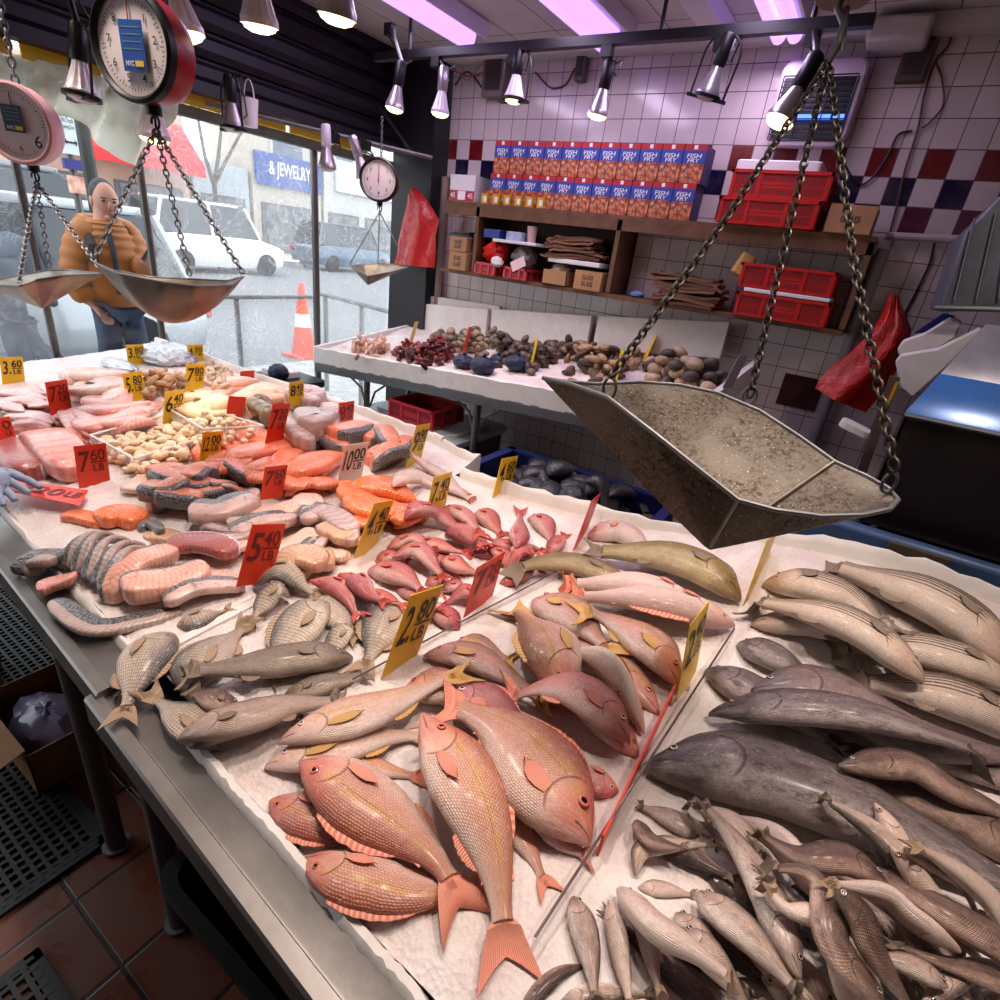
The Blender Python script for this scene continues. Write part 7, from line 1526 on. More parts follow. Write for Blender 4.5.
# ---------------------------------------------------------------- scallop trays, lumps, price cards, dividers
acry = NT('clear_acrylic'); acry.set(Base_Color=(.96, .95, .94, 1), Roughness=.06, Alpha=.22); acry.b.inputs['IOR'].default_value = 1.45; acry = acry.m
acry_e = G('acrylic_edge', C(92, 72, 74), .25)
scal = [G('scallop_cream', C(252, 228, 196), .4, rnd=.08, sss=.15), G('scallop_peach', C(246, 212, 172), .4, rnd=.08, sss=.15)]
for k, (cor, lab, n) in enumerate((([(92, 443), (168, 424), (202, 449), (137, 474)], 'clear tray of scallops nearest the orange 7.60 card', 120), ([(170, 424), (224, 413), (264, 432), (206, 449)], 'clear tray of smaller scallops behind the yellow 12 card', 125))):
    Q = np.array([HP.hit(*c) for c in cor]); Q[:, 2] = Q[:, 2].mean()+.004; cen = Q.mean(0); r = empty('scallop_tray', cen-[0, 0, .004], lab, 'tray', 'scallop trays')
    mb = MB(); mb.prism(list(Q), (0, 0, .003)); mb.build('tray_floor', acry, r)
    for i in range(4):
        a, b = Q[i], Q[(i+1) % 4]; d = (b-a)/np.linalg.norm(b-a); nn = np.array([-d[1], d[0], 0])*.004; mb = MB(); mb.prism([a, b, b+nn, a+nn], (0, 0, .034)); mb.build('side', acry, r)
        mb = MB(); mb.tube([a+[0, 0, .034], b+[0, 0, .034]], .0035, 6); mb.build('rim', G('tray_rim', C(236, 222, 212), .2), r)
    HP.splat(np.array([Q[0]*(1-u)*(1-v)+Q[1]*u*(1-v)+Q[2]*u*v+Q[3]*(1-u)*v+[0, 0, .006] for u in np.linspace(.03, .97, 40) for v in np.linspace(.03, .97, 40)]))
    c2 = np.array(cor, float).mean(0); inn = [tuple(c2+(np.array(c)-c2)*.93-[0, 2]) for c in cor]
    pour(n, inn, shell_mesh(.036 if k == 0 else .028, .034 if k == 0 else .027, .019, 10, 6, .04), HP, 'scallop', 'scallop', scal, 'scallops tray %d' % (k+1), ['plump cream scallop in the clear tray by the orange 7.60 card', 'small cream scallop in the clear tray behind the yellow 12 card'][k], tilt=.6, seed=20+k, q_=30, hmax=.030)
pour(60, [(144, 388), (150, 374), (172, 370), (184, 376), (184, 388), (160, 394)], shell_mesh(.024, .06, .022, 10, 6), HP, 'shrimp', 'shrimp', [G('shrimp_brown', C(196, 146, 104), .4, var=.6, vscale=70, rnd=.2), G('shrimp_tan', C(226, 182, 140), .4, var=.5, vscale=70, rnd=.15)], 'brown shrimp', 'brown shrimp in the heap between the yellow 5.80 and 7.80 cards', seed=30)
pour(40, [(206, 386), (206, 364), (220, 360), (232, 376), (230, 386)], shell_mesh(.020, .06, .018, 10, 6), HP, 'shrimp', 'shrimp', [G('shrimp_pale', C(238, 206, 176), .4, var=.6, vscale=70, rnd=.15)], 'pale shrimp', 'pale shrimp in the heap behind the yellow 7.80 card', seed=31)
# crinkled foil bags at the far end
foilm = G('foil_bag', C(206, 210, 214), .25, .5, bump=(60, .8, .01))
for (px, py, sx, sy, sz, lab) in ((168, 360, .17, .12, .055, 'crinkled silvery bag heap at the far end of the table'), (120, 368, .14, .05, .025, 'flat silvery bag lying before the man\'s legs')):
    p = HP.hit(px, py); mb = MB(); mb.ell((p[0], p[1], p[2]+sz*.5), (sx, sy, sz), n=32, k=18, noise=.05); tag(mb.build('foil_bag', foilm, loc=p, smooth=20), lab, 'bag'); HP.splat(np.array(mb.v))
# ---- dividers
def divider(pa_, pb_, h, label):
    a, b = [np.array([*onz(*q, float(HP.B[HP.idx(*onz(*q, .92)[:2])]))]) for q in (pa_, pb_)]
    n = 30; r = empty('acrylic_divider', (a+b)/2-[0, 0, .01], label, 'divider', 'acrylic dividers'); d = (b-a)/np.linalg.norm(b-a); nn = np.array([-d[1], d[0], 0])*.0022
    mb = MB(); mb.prism([a-[0, 0, .01], b-[0, 0, .01], b+[0, 0, h], a+[0, 0, h]], nn*2); mb.build('sheet', acry, r)
    mb = MB(); mb.tube([a+[0, 0, h]+nn, b+[0, 0, h]+nn], .0019, 6); mb.build('top_edge', acry_e, r)
divider((729, 640), (530, 950), .032, 'clear acrylic divider between snappers and whiting')
divider((592, 560), (352, 690), .028, 'clear acrylic divider between perch and snappers')
# ---- price cards
YEL = G('card_yellow', C(240, 194, 28), .4); REDC = G('card_orange_red', C(226, 58, 26), .4); WHT = G('card_white', C(228, 214, 212), .45)
inkb = G('marker_black', C(20, 18, 16), .5); inkr = G('marker_dark_red', C(104, 24, 16), .5); inko = G('marker_olive', C(120, 96, 20), .5)
def rodr(w):
    th = np.linalg.norm(w)
    if th < 1e-9: return np.eye(3)
    k = w/th; Kx = np.array([[0, -k[2], k[1]], [k[2], 0, -k[0]], [-k[1], k[0], 0]]); return np.eye(3)+math.sin(th)*Kx+(1-math.cos(th))*Kx@Kx
def solve_card(cor, base, asp=1.35):
    """rigid upright card standing at base whose corners appear at cor (TL TR BR BL)"""
    cor = np.array(cor, float); vd = base-CAM; az = math.atan2(vd[0], vd[1]); R0 = np.stack([[math.cos(az), -math.sin(az), 0], [-math.sin(az), -math.cos(az), 0], [0, 0, 1]], 1)
    dep = depth(base); W0 = np.linalg.norm(cor[1]-cor[0])/F*dep; H0 = np.linalg.norm(cor[0]-cor[3])/F*dep*1.05
    best = None
    for yaw0 in (0, .6, -.6, 1.1, -1.1):
        p = np.array([0, 0, yaw0, math.log(W0/max(.35, math.cos(yaw0))), math.log(H0)])
        def pts(p):
            R = rodr(np.array([p[0], p[1], 0]))@rotz(p[2])@R0; W, H = math.exp(p[3]), math.exp(p[4])
            return [base+R[:, 0]*sx*W/2+R[:, 2]*sz*H for sx, sz in ((-1, 1), (1, 1), (1, 0), (-1, 0))], R, W, H
        def res(p):
            q, R, W, H = pts(p); e = np.concatenate([proj(a)-c for a, c in zip(q, cor)])
            return np.append(e, [3*(math.log(H/W/asp)), 2.5*p[0], 2.5*p[1], .6*p[2]])
        lam = 1e-2
        for _ in range(60):
            r0 = res(p); J = np.stack([(res(p+np.eye(5)[i]*1e-5)-r0)/1e-5 for i in range(5)], 1); A_ = J.T@J; dp = -np.linalg.solve(A_+lam*np.diag(np.diag(A_)+1e-9), J.T@r0)
            if (res(p+dp)**2).sum() < (r0**2).sum(): p = p+dp; lam = max(lam*.4, 1e-7)
            else: lam *= 4
        c = (res(p)**2).sum()
        if best is None or c < best[0]: best = (c, pts(p))
    return best[1]
def price(cor, mat, big, small, label, inkm=inkb, hp=None, lift=0.0, extra=True, unit='LB', base=None):
    hp = hp or HP; bc = (np.array(cor[2], float)+np.array(cor[3], float))/2
    base = hp.hit(bc[0], bc[1])+np.array([0, 0, lift]) if base is None else base
    base = CAM+(base-CAM)*1.0
    q, R, W, H = solve_card(cor, base); r = empty('price_card', base, label, 'price card', 'price cards')
    X, Z, Nn = R[:, 0], R[:, 2], R[:, 1]
    if Nn@(CAM-base) < 0: Nn = -Nn
    mb = MB(); B0 = base-Nn*.0009; mb.prism([B0-X*W/2-Z*.012, B0+X*W/2-Z*.012, B0+X*W/2+Z*H, B0-X*W/2+Z*H], Nn*.0018); mb.build('card', mat, r, bevel=.0006)
    if big or small:
        mb = MB(); o = base+Nn*.0012; up = Z
        if big: text(mb, big, o-X*W*.24+Z*H*.60, X, up, H*.50, W*.34, shear=.05)
        if small:
            text(mb, small, o+X*W*.19+Z*H*.74, X, up, H*.28, W*.46); a = o+X*W*.19+Z*H*.555; mb.add([a-X*W*.24+Nn*.0012, a+X*W*.25+Nn*.0012, a+X*W*.25+Z*H*.025+Nn*.0012, a-X*W*.24+Z*H*.025+Nn*.0012], [(0, 1, 2, 3)])
            if unit: text(mb, unit, o+X*W*.19+Z*H*.43, X, up, H*.17, W*.34)
        mb.build('price_lettering', inkm, r)
    return r
Y_ = YEL; cards = [
 ([(0, 357), (22, 357), (26, 382), (2, 384)], Y_, '3.', '60', 'yellow 3.60 price card at the far left edge'),
 ([(125, 345), (144, 344), (145.5, 364), (129, 365)], Y_, '3.', '80', 'yellow 3.80 price card in front of the man\'s legs'),
 ([(187, 344.5), (203, 344.5), (204, 361), (188, 362)], Y_, '4.', '00', 'yellow 4.00 price card farthest down the table'),
 ([(122, 374), (142, 370.5), (146, 400), (127, 402)], Y_, '5.', '80', 'yellow 5.80 price card beside the pale fillets'),
 ([(186, 364), (205, 364), (204, 389), (185, 390.5)], Y_, '7', '80', 'yellow 7.80 price card directly in front of the 4.00 card'),
 ([(164.5, 391), (185, 390), (182, 419.5), (163, 424.5)], Y_, '6', '40', 'yellow 6.40 price card behind the scallop tray'),
 ([(203, 432), (223, 431), (219, 460), (199, 462.5)], Y_, '12.', '00', 'yellow 12.00 price card in front of the scallop trays'),
 ([(289, 382.5), (304, 381), (304, 401), (289, 404.5)], Y_, '8', '40', 'faded yellow price card near the black bin'),
 ([(416, 426), (430.5, 423), (420, 462), (406, 466)], Y_, '9', '90', 'yellow 9.90 price card beside the salmon steaks'),
 ([(433, 476.5), (453, 472), (444, 510), (426, 519)], Y_, '7.', '40', 'yellow 7.40 price card before the slim white fish'),
 ([(502, 457.6), (518, 457), (510, 488), (493, 495.6)], Y_, '4.', '60', 'yellow 4.60 price card at the back edge before the dark bin'),
 ([(374, 502.4), (394.4, 500.5), (376, 546), (355.5, 555)], Y_, '4.', '40', 'yellow 4.40 price card leaning in front of the orange fillets'),
 ([(410, 596), (444, 584), (416, 659), (383, 674)], Y_, '2.', '80', 'yellow 2.80 price card standing between porgies and snappers'),
 ([(767, 539), (776, 536), (758, 583), (745, 602)], Y_, '', '', 'edge-on yellow price card beside the striped bass'),
 ([(690, 625), (709, 601), (697, 667), (677, 697)], Y_, '2', '40', 'yellow price card turned away at the acrylic divider'),
 ([(44.5, 382.5), (67, 379), (72, 410), (51, 414)], REDC, '7', '20', 'orange 7.20 price card among the squid near the window'),
 ([(-10, 420), (9, 416), (19, 443), (0, 448)], REDC, '', '0', 'orange price card half cut off at the left edge'),
 ([(73, 446), (106, 443), (110.5, 482), (79.5, 487)], REDC, '7', '60', 'orange 7.60 price card in front of the scored tuna loin'),
 ([(229, 397), (246, 396), (244, 415), (226, 412)], REDC, '', '', 'small orange price card behind the second scallop tray'),
 ([(240, 372), (255, 370), (254, 380), (240, 381)], REDC, '', '', 'small orange price card farthest toward the window rail'),
 ([(273, 404), (290, 403), (283, 441), (265, 442)], REDC, '7', '20', 'orange price card between mackerel pieces and silver chunks'),
 ([(339, 402.5), (354.5, 401), (353, 426), (337.5, 430)], REDC, '8', '40', 'orange 8.40 price card by the far salmon steaks'),
 ([(265, 467.5), (288, 464), (283, 494), (260.5, 496)], REDC, '7', '60', 'orange 7.60 price card standing among the salmon fillets'),
 ([(252, 524), (286, 524), (272, 577), (238, 582)], REDC, '5', '40', 'orange 5.40 price card between pale cuts and porgies'),
 ([(477, 567), (505, 552), (494, 592), (465, 614)], REDC, '7', '20', 'orange 7.20 price card between perch and snappers'),
 ([(591, 500), (601, 494), (585, 534), (575, 548)], REDC, '', '', 'edge-on orange price card at the back edge by the grouper'),
 ([(345, 446), (369, 441), (361, 481), (337, 484)], WHT, '10', '00', 'white 10.00 price card among the salmon'),
]
for cor, m, a, b, lab in cards:
    price(cor, m, a, b, lab, inkm=inkb if m is not REDC else inkr)
# long orange card lying against the divider, seen on its edge, and flat orange card by the glove
a, b = HP.hit(597, 852), HP.hit(670, 700); d = (b-a)/np.linalg.norm(b-a); mb = MB(); nn = np.array([-d[1], d[0], 0])*.0015; z_ = np.array([0, 0, 1.0])
a2, b2 = onz(604, 838, a[2]+.028), onz(676, 686, b[2]+.028); a2[2] -= .03; b2[2] -= .03; mb.prism([a2-z_*.03, b2-z_*.03, b2+z_*.034, a2+z_*.034], nn*2.4)
r = empty('price_card', (a2+b2)/2-z_*.03, 'long orange card seen edge-on along the acrylic divider', 'price card', 'price cards'); mb.build('card', REDC, r)
Q = [HP.hit(*c) for c in ((8, 491), (90, 498), (80, 510), (2, 504))]; zq = max(q[2] for q in Q)+.012; Q = [np.array([q[0], q[1], zq]) for q in Q]; c = np.mean(Q, 0); r = empty('price_card', c, 'orange card lying flat on the ice under the gloved hand', 'price card', 'price cards')
mb = MB(); mb.prism(Q, (0, 0, .002)); mb.build('card', REDC, r); X = (Q[1]-Q[0])/np.linalg.norm(Q[1]-Q[0]); Yv = np.cross([0, 0, 1], X); mb = MB(); text(mb, '720', c+[0, 0, .0025], X, Yv, .04, .12); text(mb, 'LB', c+[0, 0, .0025]+X*.09, X, Yv, .03); mb.build('price_lettering', inkr, r)
# cards on the shellfish table
for cor, m, a_, b_, lab in (([(415, 322), (418.5, 321), (411, 345), (407, 346)], Y_, '', '', 'edge-on yellow price card behind the shrimp on the shellfish table'), ([(553, 316), (564.5, 316), (566, 339), (555, 337)], Y_, '4', '80', 'yellow price card standing before the foam back board'),
  ([(469, 327), (472.5, 327), (466, 350), (462.5, 350)], REDC, '', '', 'edge-on orange price card in the pale clams'), ([(499, 315), (511, 315), (510, 331), (497, 330)], WHT, '5', '00', 'white price card before the foam boards near the pale clams'),
  ([(535.5, 339), (538, 338), (533, 361), (530.5, 361)], Y_, '', '', 'edge-on yellow price card behind the last mesh bag'), ([(621, 350), (624, 350), (617, 380), (614, 380)], Y_, '', '', 'edge-on yellow price card beside the oysters'), ([(652, 337), (657, 335), (644, 361), (639, 363)], Y_, '', '', 'yellow price card by the chain among the oysters')):
    price(cor, m, a_, b_, lab, hp=HM, lift=-.03)
q = HM.hit(722, 388); mb = MB(); mb.prism([q, q+[.03, .05, 0], q+[.06, .05, .16], q+[.03, 0, .16]], (.004, 0, 0)); tag(mb.build('metal_scoop', G('pale_sheet', C(168, 160, 172), .4, .1), loc=q, bevel=.001), 'thin upright metal sheet stuck in ice beside the big clams', 'scoop')
# small hooks under the shelf are left to the shelf itself
# ---------------------------------------------------------------- the man outside, a passer-by and the gloved hand
skinm = G('skin_tone', C(186, 134, 112), .55); jackm = G('mustard_jacket', C(166, 96, 24), .6, var=.25, vscale=6, bump=(20, .3, .01)); jeanm = G('dark_jeans', C(44, 58, 84), .8, var=.4, vscale=14); blackc = G('black_cloth', C(28, 28, 32), .75, var=.2); hairm = G('black_hair', C(30, 26, 26), .6)
def skinmesh(name, joints, edges, mat, parent=None, loc=None, sub=2, root=0):
    me = bpy.data.meshes.new(name); off = np.array(loc if loc is not None else world_loc(parent))
    me.from_pydata([tuple(np.array(j[0])-off) for j in joints], edges, []); o = bpy.data.objects.new(name, me); COL.objects.link(o)
    if parent is None: o.location = tuple(off)
    else: o.parent = parent
    md = o.modifiers.new('skin', 'SKIN'); me.skin_vertices.new() if not me.skin_vertices else None
    for i, j in enumerate(joints):
        r_ = j[1]; me.skin_vertices[0].data[i].radius = r_ if isinstance(r_, tuple) else (r_, r_); me.skin_vertices[0].data[i].use_root = (i == root)
    md.use_smooth_shade = True; s = o.modifiers.new('sub', 'SUBSURF'); s.levels = sub; s.render_levels = sub
    dg = bpy.context.evaluated_depsgraph_get(); dg.update(); m2 = bpy.data.meshes.new_from_object(o.evaluated_get(dg)); o.modifiers.clear(); o.data = m2; m2.materials.clear(); m2.materials.append(mat)
    m2.polygons.foreach_set('use_smooth', [True]*len(m2.polygons)); return o
XM = -4.5
def pm(px, py, dx=0.0): return onx(px, py, XM+dx)
hipz = pm(116, 303); foot = np.array([XM, hipz[1], 0])
hip = pm(115, 302); chest = pm(104, 250); neck = pm(104, 226); head0 = pm(106, 212); head1 = pm(104, 196)
shL, shR = pm(84, 236, .0), pm(127, 238, -.02); elL, haL = pm(77, 280, .02), pm(101, 312, .08); wrL = pm(93, 303, .05); elR, wrR = pm(138, 272, .10), pm(146, 262, .22); haR = pm(149, 258, .25)
knL, knR = pm(111, 345, .0), pm(137, 340, .05); ftL = np.array([XM-.05, knL[1]-.10, .07]); ftR = np.array([XM+.02, knR[1]+.04, .07]); hL, hR = pm(107, 308), pm(126, 308)
J = [(hip, (.125, .10)), (chest, (.15, .11)), (neck, .058), (head0, (.068, .074)), (head1, (.080, .090)), (pm(103.5, 188), (.062, .07)),
 (shL, .055), (elL, .042), (wrL, .030), (haL, (.036, .022)), (shR, .055), (elR, .042), (wrR, .030), (haR, (.034, .022)), (hL, .088), (knL, .060), (ftL+[0, 0, .06], .042), (hR, .088), (knR, .060), (ftR+[0, 0, .06], .042), (ftL+[.10, .02, -.03], .036), (ftR+[.10, .02, -.03], .036)]
E_ = [(0, 1), (1, 2), (2, 3), (3, 4), (4, 5), (1, 6), (6, 7), (7, 8), (8, 9), (1, 10), (10, 11), (11, 12), (12, 13), (0, 14), (14, 15), (15, 16), (0, 17), (17, 18), (18, 19), (16, 20), (19, 21)]
# fingers as short chains from the palms
def fingers(pal, d, side, n0):
    ex, ee = [], []; d = d/np.linalg.norm(d); s = np.cross(d, side); s /= np.linalg.norm(s)
    for k, (off, ln) in enumerate(((-.024, .055), (-.008, .066), (.009, .062), (.024, .048))):
        b = pal+s*off+d*.03; ex += [(b+d*ln*.5, .010), (b+d*ln+side*.012, .008)]; ee += [(n0[0], n0[1]+len(ex)-2), (n0[1]+len(ex)-2, n0[1]+len(ex)-1)]
    b = pal+s*(-.034); ex += [(b+d*.03-s*.012, .011), (b+d*.055-s*.012, .009)]; ee += [(n0[0], n0[1]+len(ex)-2), (n0[1]+len(ex)-2, n0[1]+len(ex)-1)]
    return ex, ee
fx, fe = fingers(haL, haL-wrL, np.array([1.0, 0, 0]), (9, len(J))); J += fx; E_ += fe
fx, fe = fingers(haR, haR-wrR, np.array([0, 0, 1.0]), (13, len(J))); J += fx; E_ += fe
man = skinmesh('person', J, E_, skinm, loc=(XM, hip[1], 0.0)); tag(man, 'man in a mustard puffer jacket and jeans looking down at a phone outside', 'person')
# face: built around the head, which looks down toward the camera side
hc = (head0+head1)/2; fd = CAM-hc; fd[2] = 0; fd /= np.linalg.norm(fd); fd = fd*.93+np.array([0, .25, 0]); fd[2] = -.12; fd /= np.linalg.norm(fd); sd = np.cross(fd, [0, 0, 1.0]); sd /= np.linalg.norm(sd); ud = np.cross(sd, fd)
mb = MB(); HB_ = np.stack([sd, fd, ud], 1)
mb.ell(hc+ud*.022, (.074, .094, .118), R=HB_, n=20, k=14); mb.ell(hc+fd*.088+ud*.005, (.013, .020, .026), R=HB_, n=10, k=8)
for sx in (-1, 1): mb.ell(hc+sd*sx*.076+ud*.01-fd*.005, (.010, .02, .032), R=HB_, n=8, k=8)
mb.ell(hc+fd*.078-ud*.070, (.034, .018, .022), R=HB_, n=10, k=8)
mb.build('face', skinm, man, smooth=60)
for sx in (-1, 1):
    mb = MB(); mb.ell(hc+fd*.086+sd*sx*.030+ud*.030, (.013, .006, .006), R=HB_); mb.build('eye', G('eye_dark', C(36, 26, 24), .2), man); mb = MB(); mb.box(hc+fd*.087+sd*sx*.031+ud*.048, (.030, .006, .006), R=HB_); mb.build('eyebrow', hairm, man)
mb = MB(); mb.ell(hc+fd*.088-ud*.042, (.024, .006, .007), R=HB_); mb.build('mouth', G('lip', C(166, 100, 90), .5), man)
mb = MB(); mb.ell(hc-fd*.022+ud*.044, (.079, .092, .108), R=HB_, n=22, k=16); mb.build('hair', hairm, man, smooth=60)
# clothing
def puffy(mb, C_, W_, D_, n=34, puffs=7.0, amp=.012):
    C_ = np.array(C_); k = np.linspace(0, 1, len(C_)); u = np.linspace(0, 1, n); P = np.stack([np.interp(u, k, C_[:, q]) for q in range(3)], 1); w = np.interp(u, k, W_); d = np.interp(u, k, D_); rings = []
    for j in range(n):
        a_ = amp*abs(math.sin(u[j]*math.pi*puffs))*(1 if .04 < u[j] < .93 else 0)
        rings.append([P[j]+np.array([(d[j]+a_)*math.cos(t_), (w[j]+a_)*math.sin(t_), 0]) for t_ in np.linspace(0, 2*math.pi, 24, endpoint=False)])
    mb.loft(rings)
def sleeve(mb, pts, rr, puffs, n=30):
    P = curve_pts(pts, n); u = np.linspace(0, 1, n); r_ = np.interp(u, np.linspace(0, 1, len(rr)), rr)+.010*np.abs(np.sin(u*math.pi*puffs)); mb.tube(P, r_, 16)
mb = MB(); puffy(mb, [pm(116, 304), pm(110, 274), pm(105, 250), pm(104, 236), pm(104, 227), pm(104.5, 220)], [.190, .205, .205, .175, .118, .098], [.15, .165, .16, .135, .115, .10])
sleeve(mb, [pm(89, 237), shL, elL, wrL*.8+elL*.2], [.09, .098, .085, .068], 6); sleeve(mb, [pm(121, 237), shR, elR, wrR*.85+elR*.15], [.09, .098, .085, .066], 6)
jo = mb.build('puffer_jacket', jackm, man, smooth=60)
mb = MB(); hd = [hc-fd*.11-ud*.10+sd*.0]; rings = []
for a in np.linspace(0, 2*math.pi, 20): d = sd*math.cos(a)*.125-fd*(.02+.10*(.5-.5*math.cos(a*2+math.pi)*0))+fd*math.sin(a)*.085; rings.append(hc-ud*.138+d-fd*.03)
mb.tube(rings+[rings[0]], .042, 10, cap=False); mb.build('hood', jackm, man, smooth=60)
zp = []
mb = MB(); mb.tube([pm(109, 232, .13), pm(113, 250, .19), pm(117, 272, .20), pm(120, 294, .17)], .016, 8); mb.build('zip_lining', blackc, jo)
mb = MB(); mb.tube([pm(88, 232, .06), pm(92, 246, .15), pm(93, 262, .16)], .026, 8); mb.tube([pm(88, 232, .06), pm(82, 240, -.1)], .026, 8); mb.build('backpack_strap', blackc, man)
mb = MB(); mb.tube([pm(122, 236, .06), pm(126, 250, .12), pm(130, 264, .12)], .026, 8); mb.build('backpack_strap', blackc, man)
mb = MB(); c = pm(84, 256, -.20); mb.ell(c+np.array([0, .12, 0]), (.11, .20, .24), n=18, k=12); tag(mb.build('backpack', blackc, loc=c), 'dark backpack worn by the man in the mustard jacket', 'backpack') if False else mb.build('backpack', blackc, man)
skinmesh('jeans', [(pm(116, 299), (.150, .115)), (hL, .100), (knL, .078), (ftL+[0, 0, .06], .066), (hR, .100), (knR, .078), (ftR+[0, 0, .06], .066)], [(0, 1), (1, 2), (2, 3), (0, 4), (4, 5), (5, 6)], jeanm, parent=man)
for f_ in (ftL, ftR): mb = MB(); mb.ell(f_+[.05, .01, -.015], (.13, .052, .052), n=14, k=10); mb.build('shoe', blackc, man)
mb = MB(); c = haR+np.array([.035, .0, .03]); mb.box(c, (.012, .07, .14), R=rotx(-.35)@roty(.6)); ph = mb.build('mobile_phone', G('phone_black', C(24, 24, 28), .2), loc=c, bevel=.003); tag(ph, 'dark mobile phone held by the man outside', 'phone')
# passer-by half hidden behind the left window
def walker(px0, lab, x, col, legpx):
    def q(px, py, dx=0): return onx(px, py, x+dx)
    h = q(*legpx[0]); J2 = [(h, (.14, .11)), (h+[0, -.03, .34], (.17, .12)), (h+[0, -.04, .52], .06), (h+[0, -.02, .66], (.07, .09)), (h+[0, -.02, .74], (.07, .08)), (h+[.0, -.2, .42], .06), (h+[.05, -.26, .15], .05), (h+[.1, -.2, -.05], .04), (h+[0, .18, .42], .06), (h+[0, .24, .15], .05), (h+[.08, .28, -.05], .04)]
    e2 = [(0, 1), (1, 2), (2, 3), (3, 4), (1, 5), (5, 6), (6, 7), (1, 8), (8, 9), (9, 10)]
    for (kx, fx_) in legpx[1]:
        k, f_ = q(*kx), q(*fx_); f_[2] = max(f_[2], .08); J2 += [(k, .075), (f_, .05), (f_+[.06, .10, -.03], .04)]; n = len(J2); e2 += [(0, n-3), (n-3, n-2), (n-2, n-1)]
    o = skinmesh('person', J2, e2, col, loc=(x, h[1], 0)); tag(o, lab, 'person')
    skinmesh('coat', [(J2[0][0], (.19, .16)), (J2[1][0], (.22, .17)), (J2[2][0]-[0, 0, .06], .10), (J2[5][0], .09), (J2[6][0], .07), (J2[8][0], .09), (J2[9][0], .07)], [(0, 1), (1, 2), (2, 3), (3, 4), (2, 5), (5, 6)], col, parent=o)
    P3 = [(J2[0][0], (.16, .13))]; ee = []
    for i in range(len(legpx[1])): P3 += [(J2[11+3*i][0], .095), (J2[12+3*i][0], .07)]; ee += [(0, len(P3)-2), (len(P3)-2, len(P3)-1)]
    skinmesh('trousers', P3, ee, col, parent=o)
    for i in range(len(legpx[1])): mb = MB(); mb.ell(J2[12+3*i][0]+[.03, .07, -.02], (.06, .13, .05)); mb.build('shoe', blackc, o)
walker(20, 'person in dark clothes striding past behind the plastic at the left', -6.0, G('slate_cloth', C(66, 76, 92), .8), ((10, 300), (((30, 345), (66, 366)), ((18, 350), (34, 382)))))
# gloved hand reaching in at the left edge
glove = G('blue_grey_glove', C(150, 162, 186), .5, var=.15)
a = HP.hit(-30, 486, .06); zt_ = zq+.004
def gp(px, py, h): return onz(px, py, zt_+h)
pal = gp(-2, 482, .030); wr = gp(-44, 486, .055); elb = gp(-130, 500, .16)
J3 = [(elb, .045), (wr, .030), (pal, (.036, .024))]; e3 = [(0, 1), (1, 2)]
for pts, rr in (([(10, 474, .034), (28, 480, .024), (42, 488, .010)], .0115), ([(8, 480, .026), (22, 488, .018), (30, 494, .008)], .0115), ([(4, 488, .020), (12, 496, .012), (16, 501, .007)], .011), ([(-2, 494, .018), (2, 502, .010), (4, 506, .006)], .010), ([(2, 470, .036), (16, 474, .030), (24, 478, .020)], .012)):
    n = len(J3); J3 += [(gp(*p), rr*(1-.12*i)) for i, p in enumerate(pts)]; e3 += [(2, n), (n, n+1), (n+1, n+2)]
hnd = skinmesh('person', J3, e3, glove, loc=gp(-30, 486, 0)); tag(hnd, 'arm in a blue grey glove reaching in at the left to set a card', 'person')
mb = MB(); mb.tube([wr+(elb-wr)*.25, wr+(elb-wr)*.6, elb+(elb-wr)*.4], [.042, .05, .06], 12); mb.build('dark_sleeve', blackc, hnd)
# ---------------------------------------------------------------- labels by place in each heap
from collections import defaultdict
_g = defaultdict(list)
for o, desc, grp in ITEMS: _g[(desc, grp)].append(o)
for (desc, grp), L in _g.items():
    L.sort(key=lambda o: proj(np.array(o.location))[0])
    for k, o in enumerate(L):
        o['label'] = desc if len(L) == 1 else desc+', '+ordinal(k, len(L))
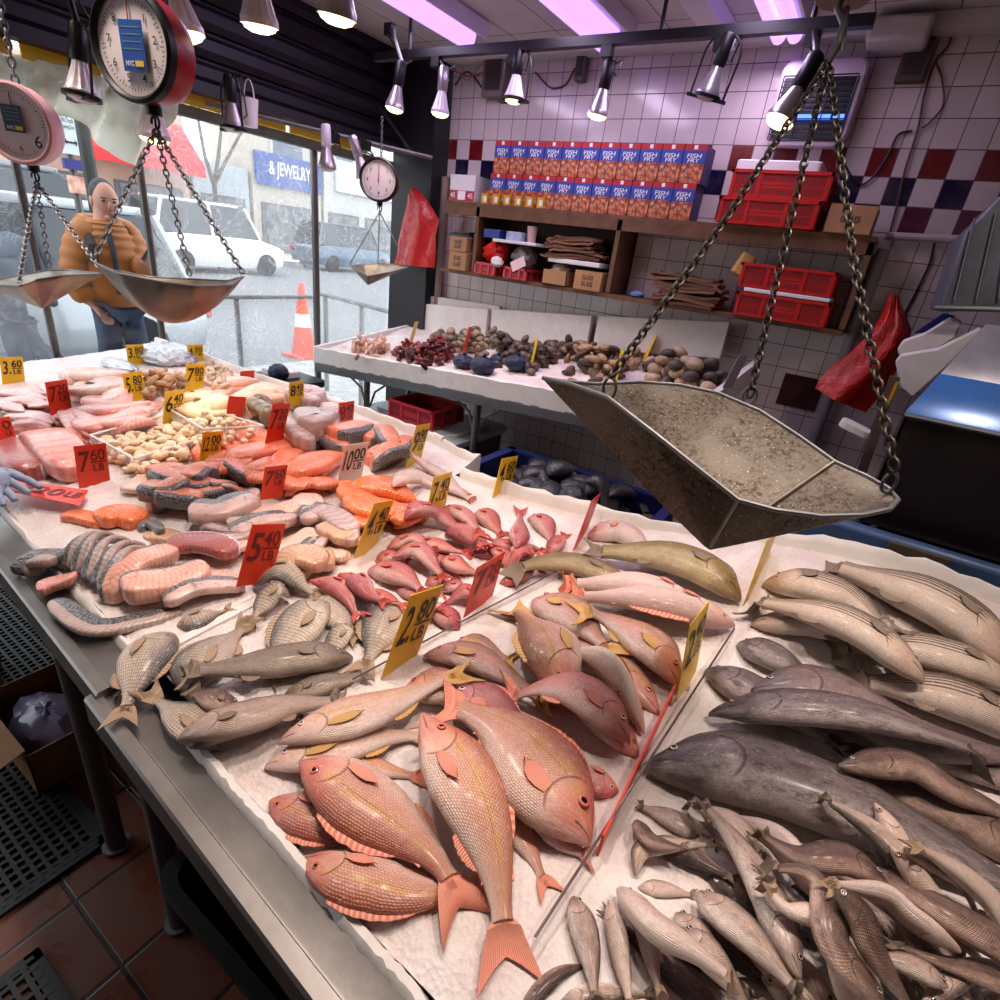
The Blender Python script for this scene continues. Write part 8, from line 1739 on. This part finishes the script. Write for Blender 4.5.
# ---------------------------------------------------------------- camera, light, view
cd = bpy.data.cameras.new('camera'); cd.sensor_width = 36; cd.lens = 36*F/1000; cd.clip_start = .02; cd.clip_end = 300
cam = bpy.data.objects.new('camera', cd); COL.objects.link(cam)
M4 = Matrix.Identity(4)
for i in range(3): M4[i][0] = _r[i]; M4[i][1] = _u[i]; M4[i][2] = -_f[i]; M4[i][3] = CAM[i]
cam.matrix_world = M4; SC.camera = cam
w = bpy.data.worlds.new('overcast_sky'); SC.world = w; w.use_nodes = True
bg = w.node_tree.nodes['Background']; bg.inputs[0].default_value = (.90, .95, 1.0, 1); bg.inputs[1].default_value = 2.8
def light(name, typ, loc, power, color, aim=None, **kw):
    l = bpy.data.lights.new(name, typ); l.energy = power; l.color = color
    for k, v in kw.items(): setattr(l, k, v)
    o = bpy.data.objects.new(name, l); COL.objects.link(o); o.location = tuple(loc)
    if aim is not None: o.rotation_euler = (Vector(aim)-Vector(loc)).to_track_quat('-Z', 'Y').to_euler()
    return o
WARM = (1.0, .84, .70); VIO = (.86, .72, 1.0)
for (Pl, axl) in LAMP_SPOTS:
    light('lamp_light', 'SPOT', Pl, 9, WARM, Pl-axl, spot_size=math.radians(110), spot_blend=.9, shadow_soft_size=.045)
# added fill spots out of view, brightening table, aisle and tank; no lamps built
for (x, y, z, ax_, ay_, p) in ((-2.5, .75, 2.45, -2.5, .9, 30), (-1.75, .70, 2.45, -1.7, .85, 34), (-1.1, .62, 2.45, -1.1, .75, 36), (-.55, .60, 2.42, -.55, .70, 36), (-.05, .70, 2.42, -.1, .75, 32), (.45, .85, 2.42, .4, .9, 32), (-.2, 1.35, 2.45, -.2, 1.25, 16), (-1.7, 1.75, 2.45, -1.65, 2.55, 30), (.55, 1.7, 2.55, .45, 2.5, 22)):
    light('lamp_light', 'SPOT', (x, y, z), p, (1.0, .86, .76), (ax_, ay_, .9 if ay_ < 2.4 else 1.3 if ax_ > 0 else .5), spot_size=math.radians(85), spot_blend=.9, shadow_soft_size=.06)
for (x, y0, y1) in TUBES:
    light('tube_light', 'AREA', (x, (y0+y1)/2, 2.60), 7, VIO, (x, (y0+y1)/2, 0), shape='RECTANGLE', size=.16, size_y=abs(y1-y0))
vs = SC.view_settings; vs.view_transform = 'Standard'; vs.look = 'None'; vs.gamma = 1.0; vs.use_curve_mapping = False; vs.exposure = 0.2
cy = SC.cycles; cy.use_denoising = True; cy.max_bounces = 7; cy.diffuse_bounces = 3; cy.glossy_bounces = 3; cy.transparent_max_bounces = 12; cy.transmission_bounces = 6; cy.sample_clamp_indirect = 6
try: cy.denoiser = 'OPENIMAGEDENOISE'; cy.denoising_input_passes = 'RGB_ALBEDO_NORMAL'
except Exception: pass
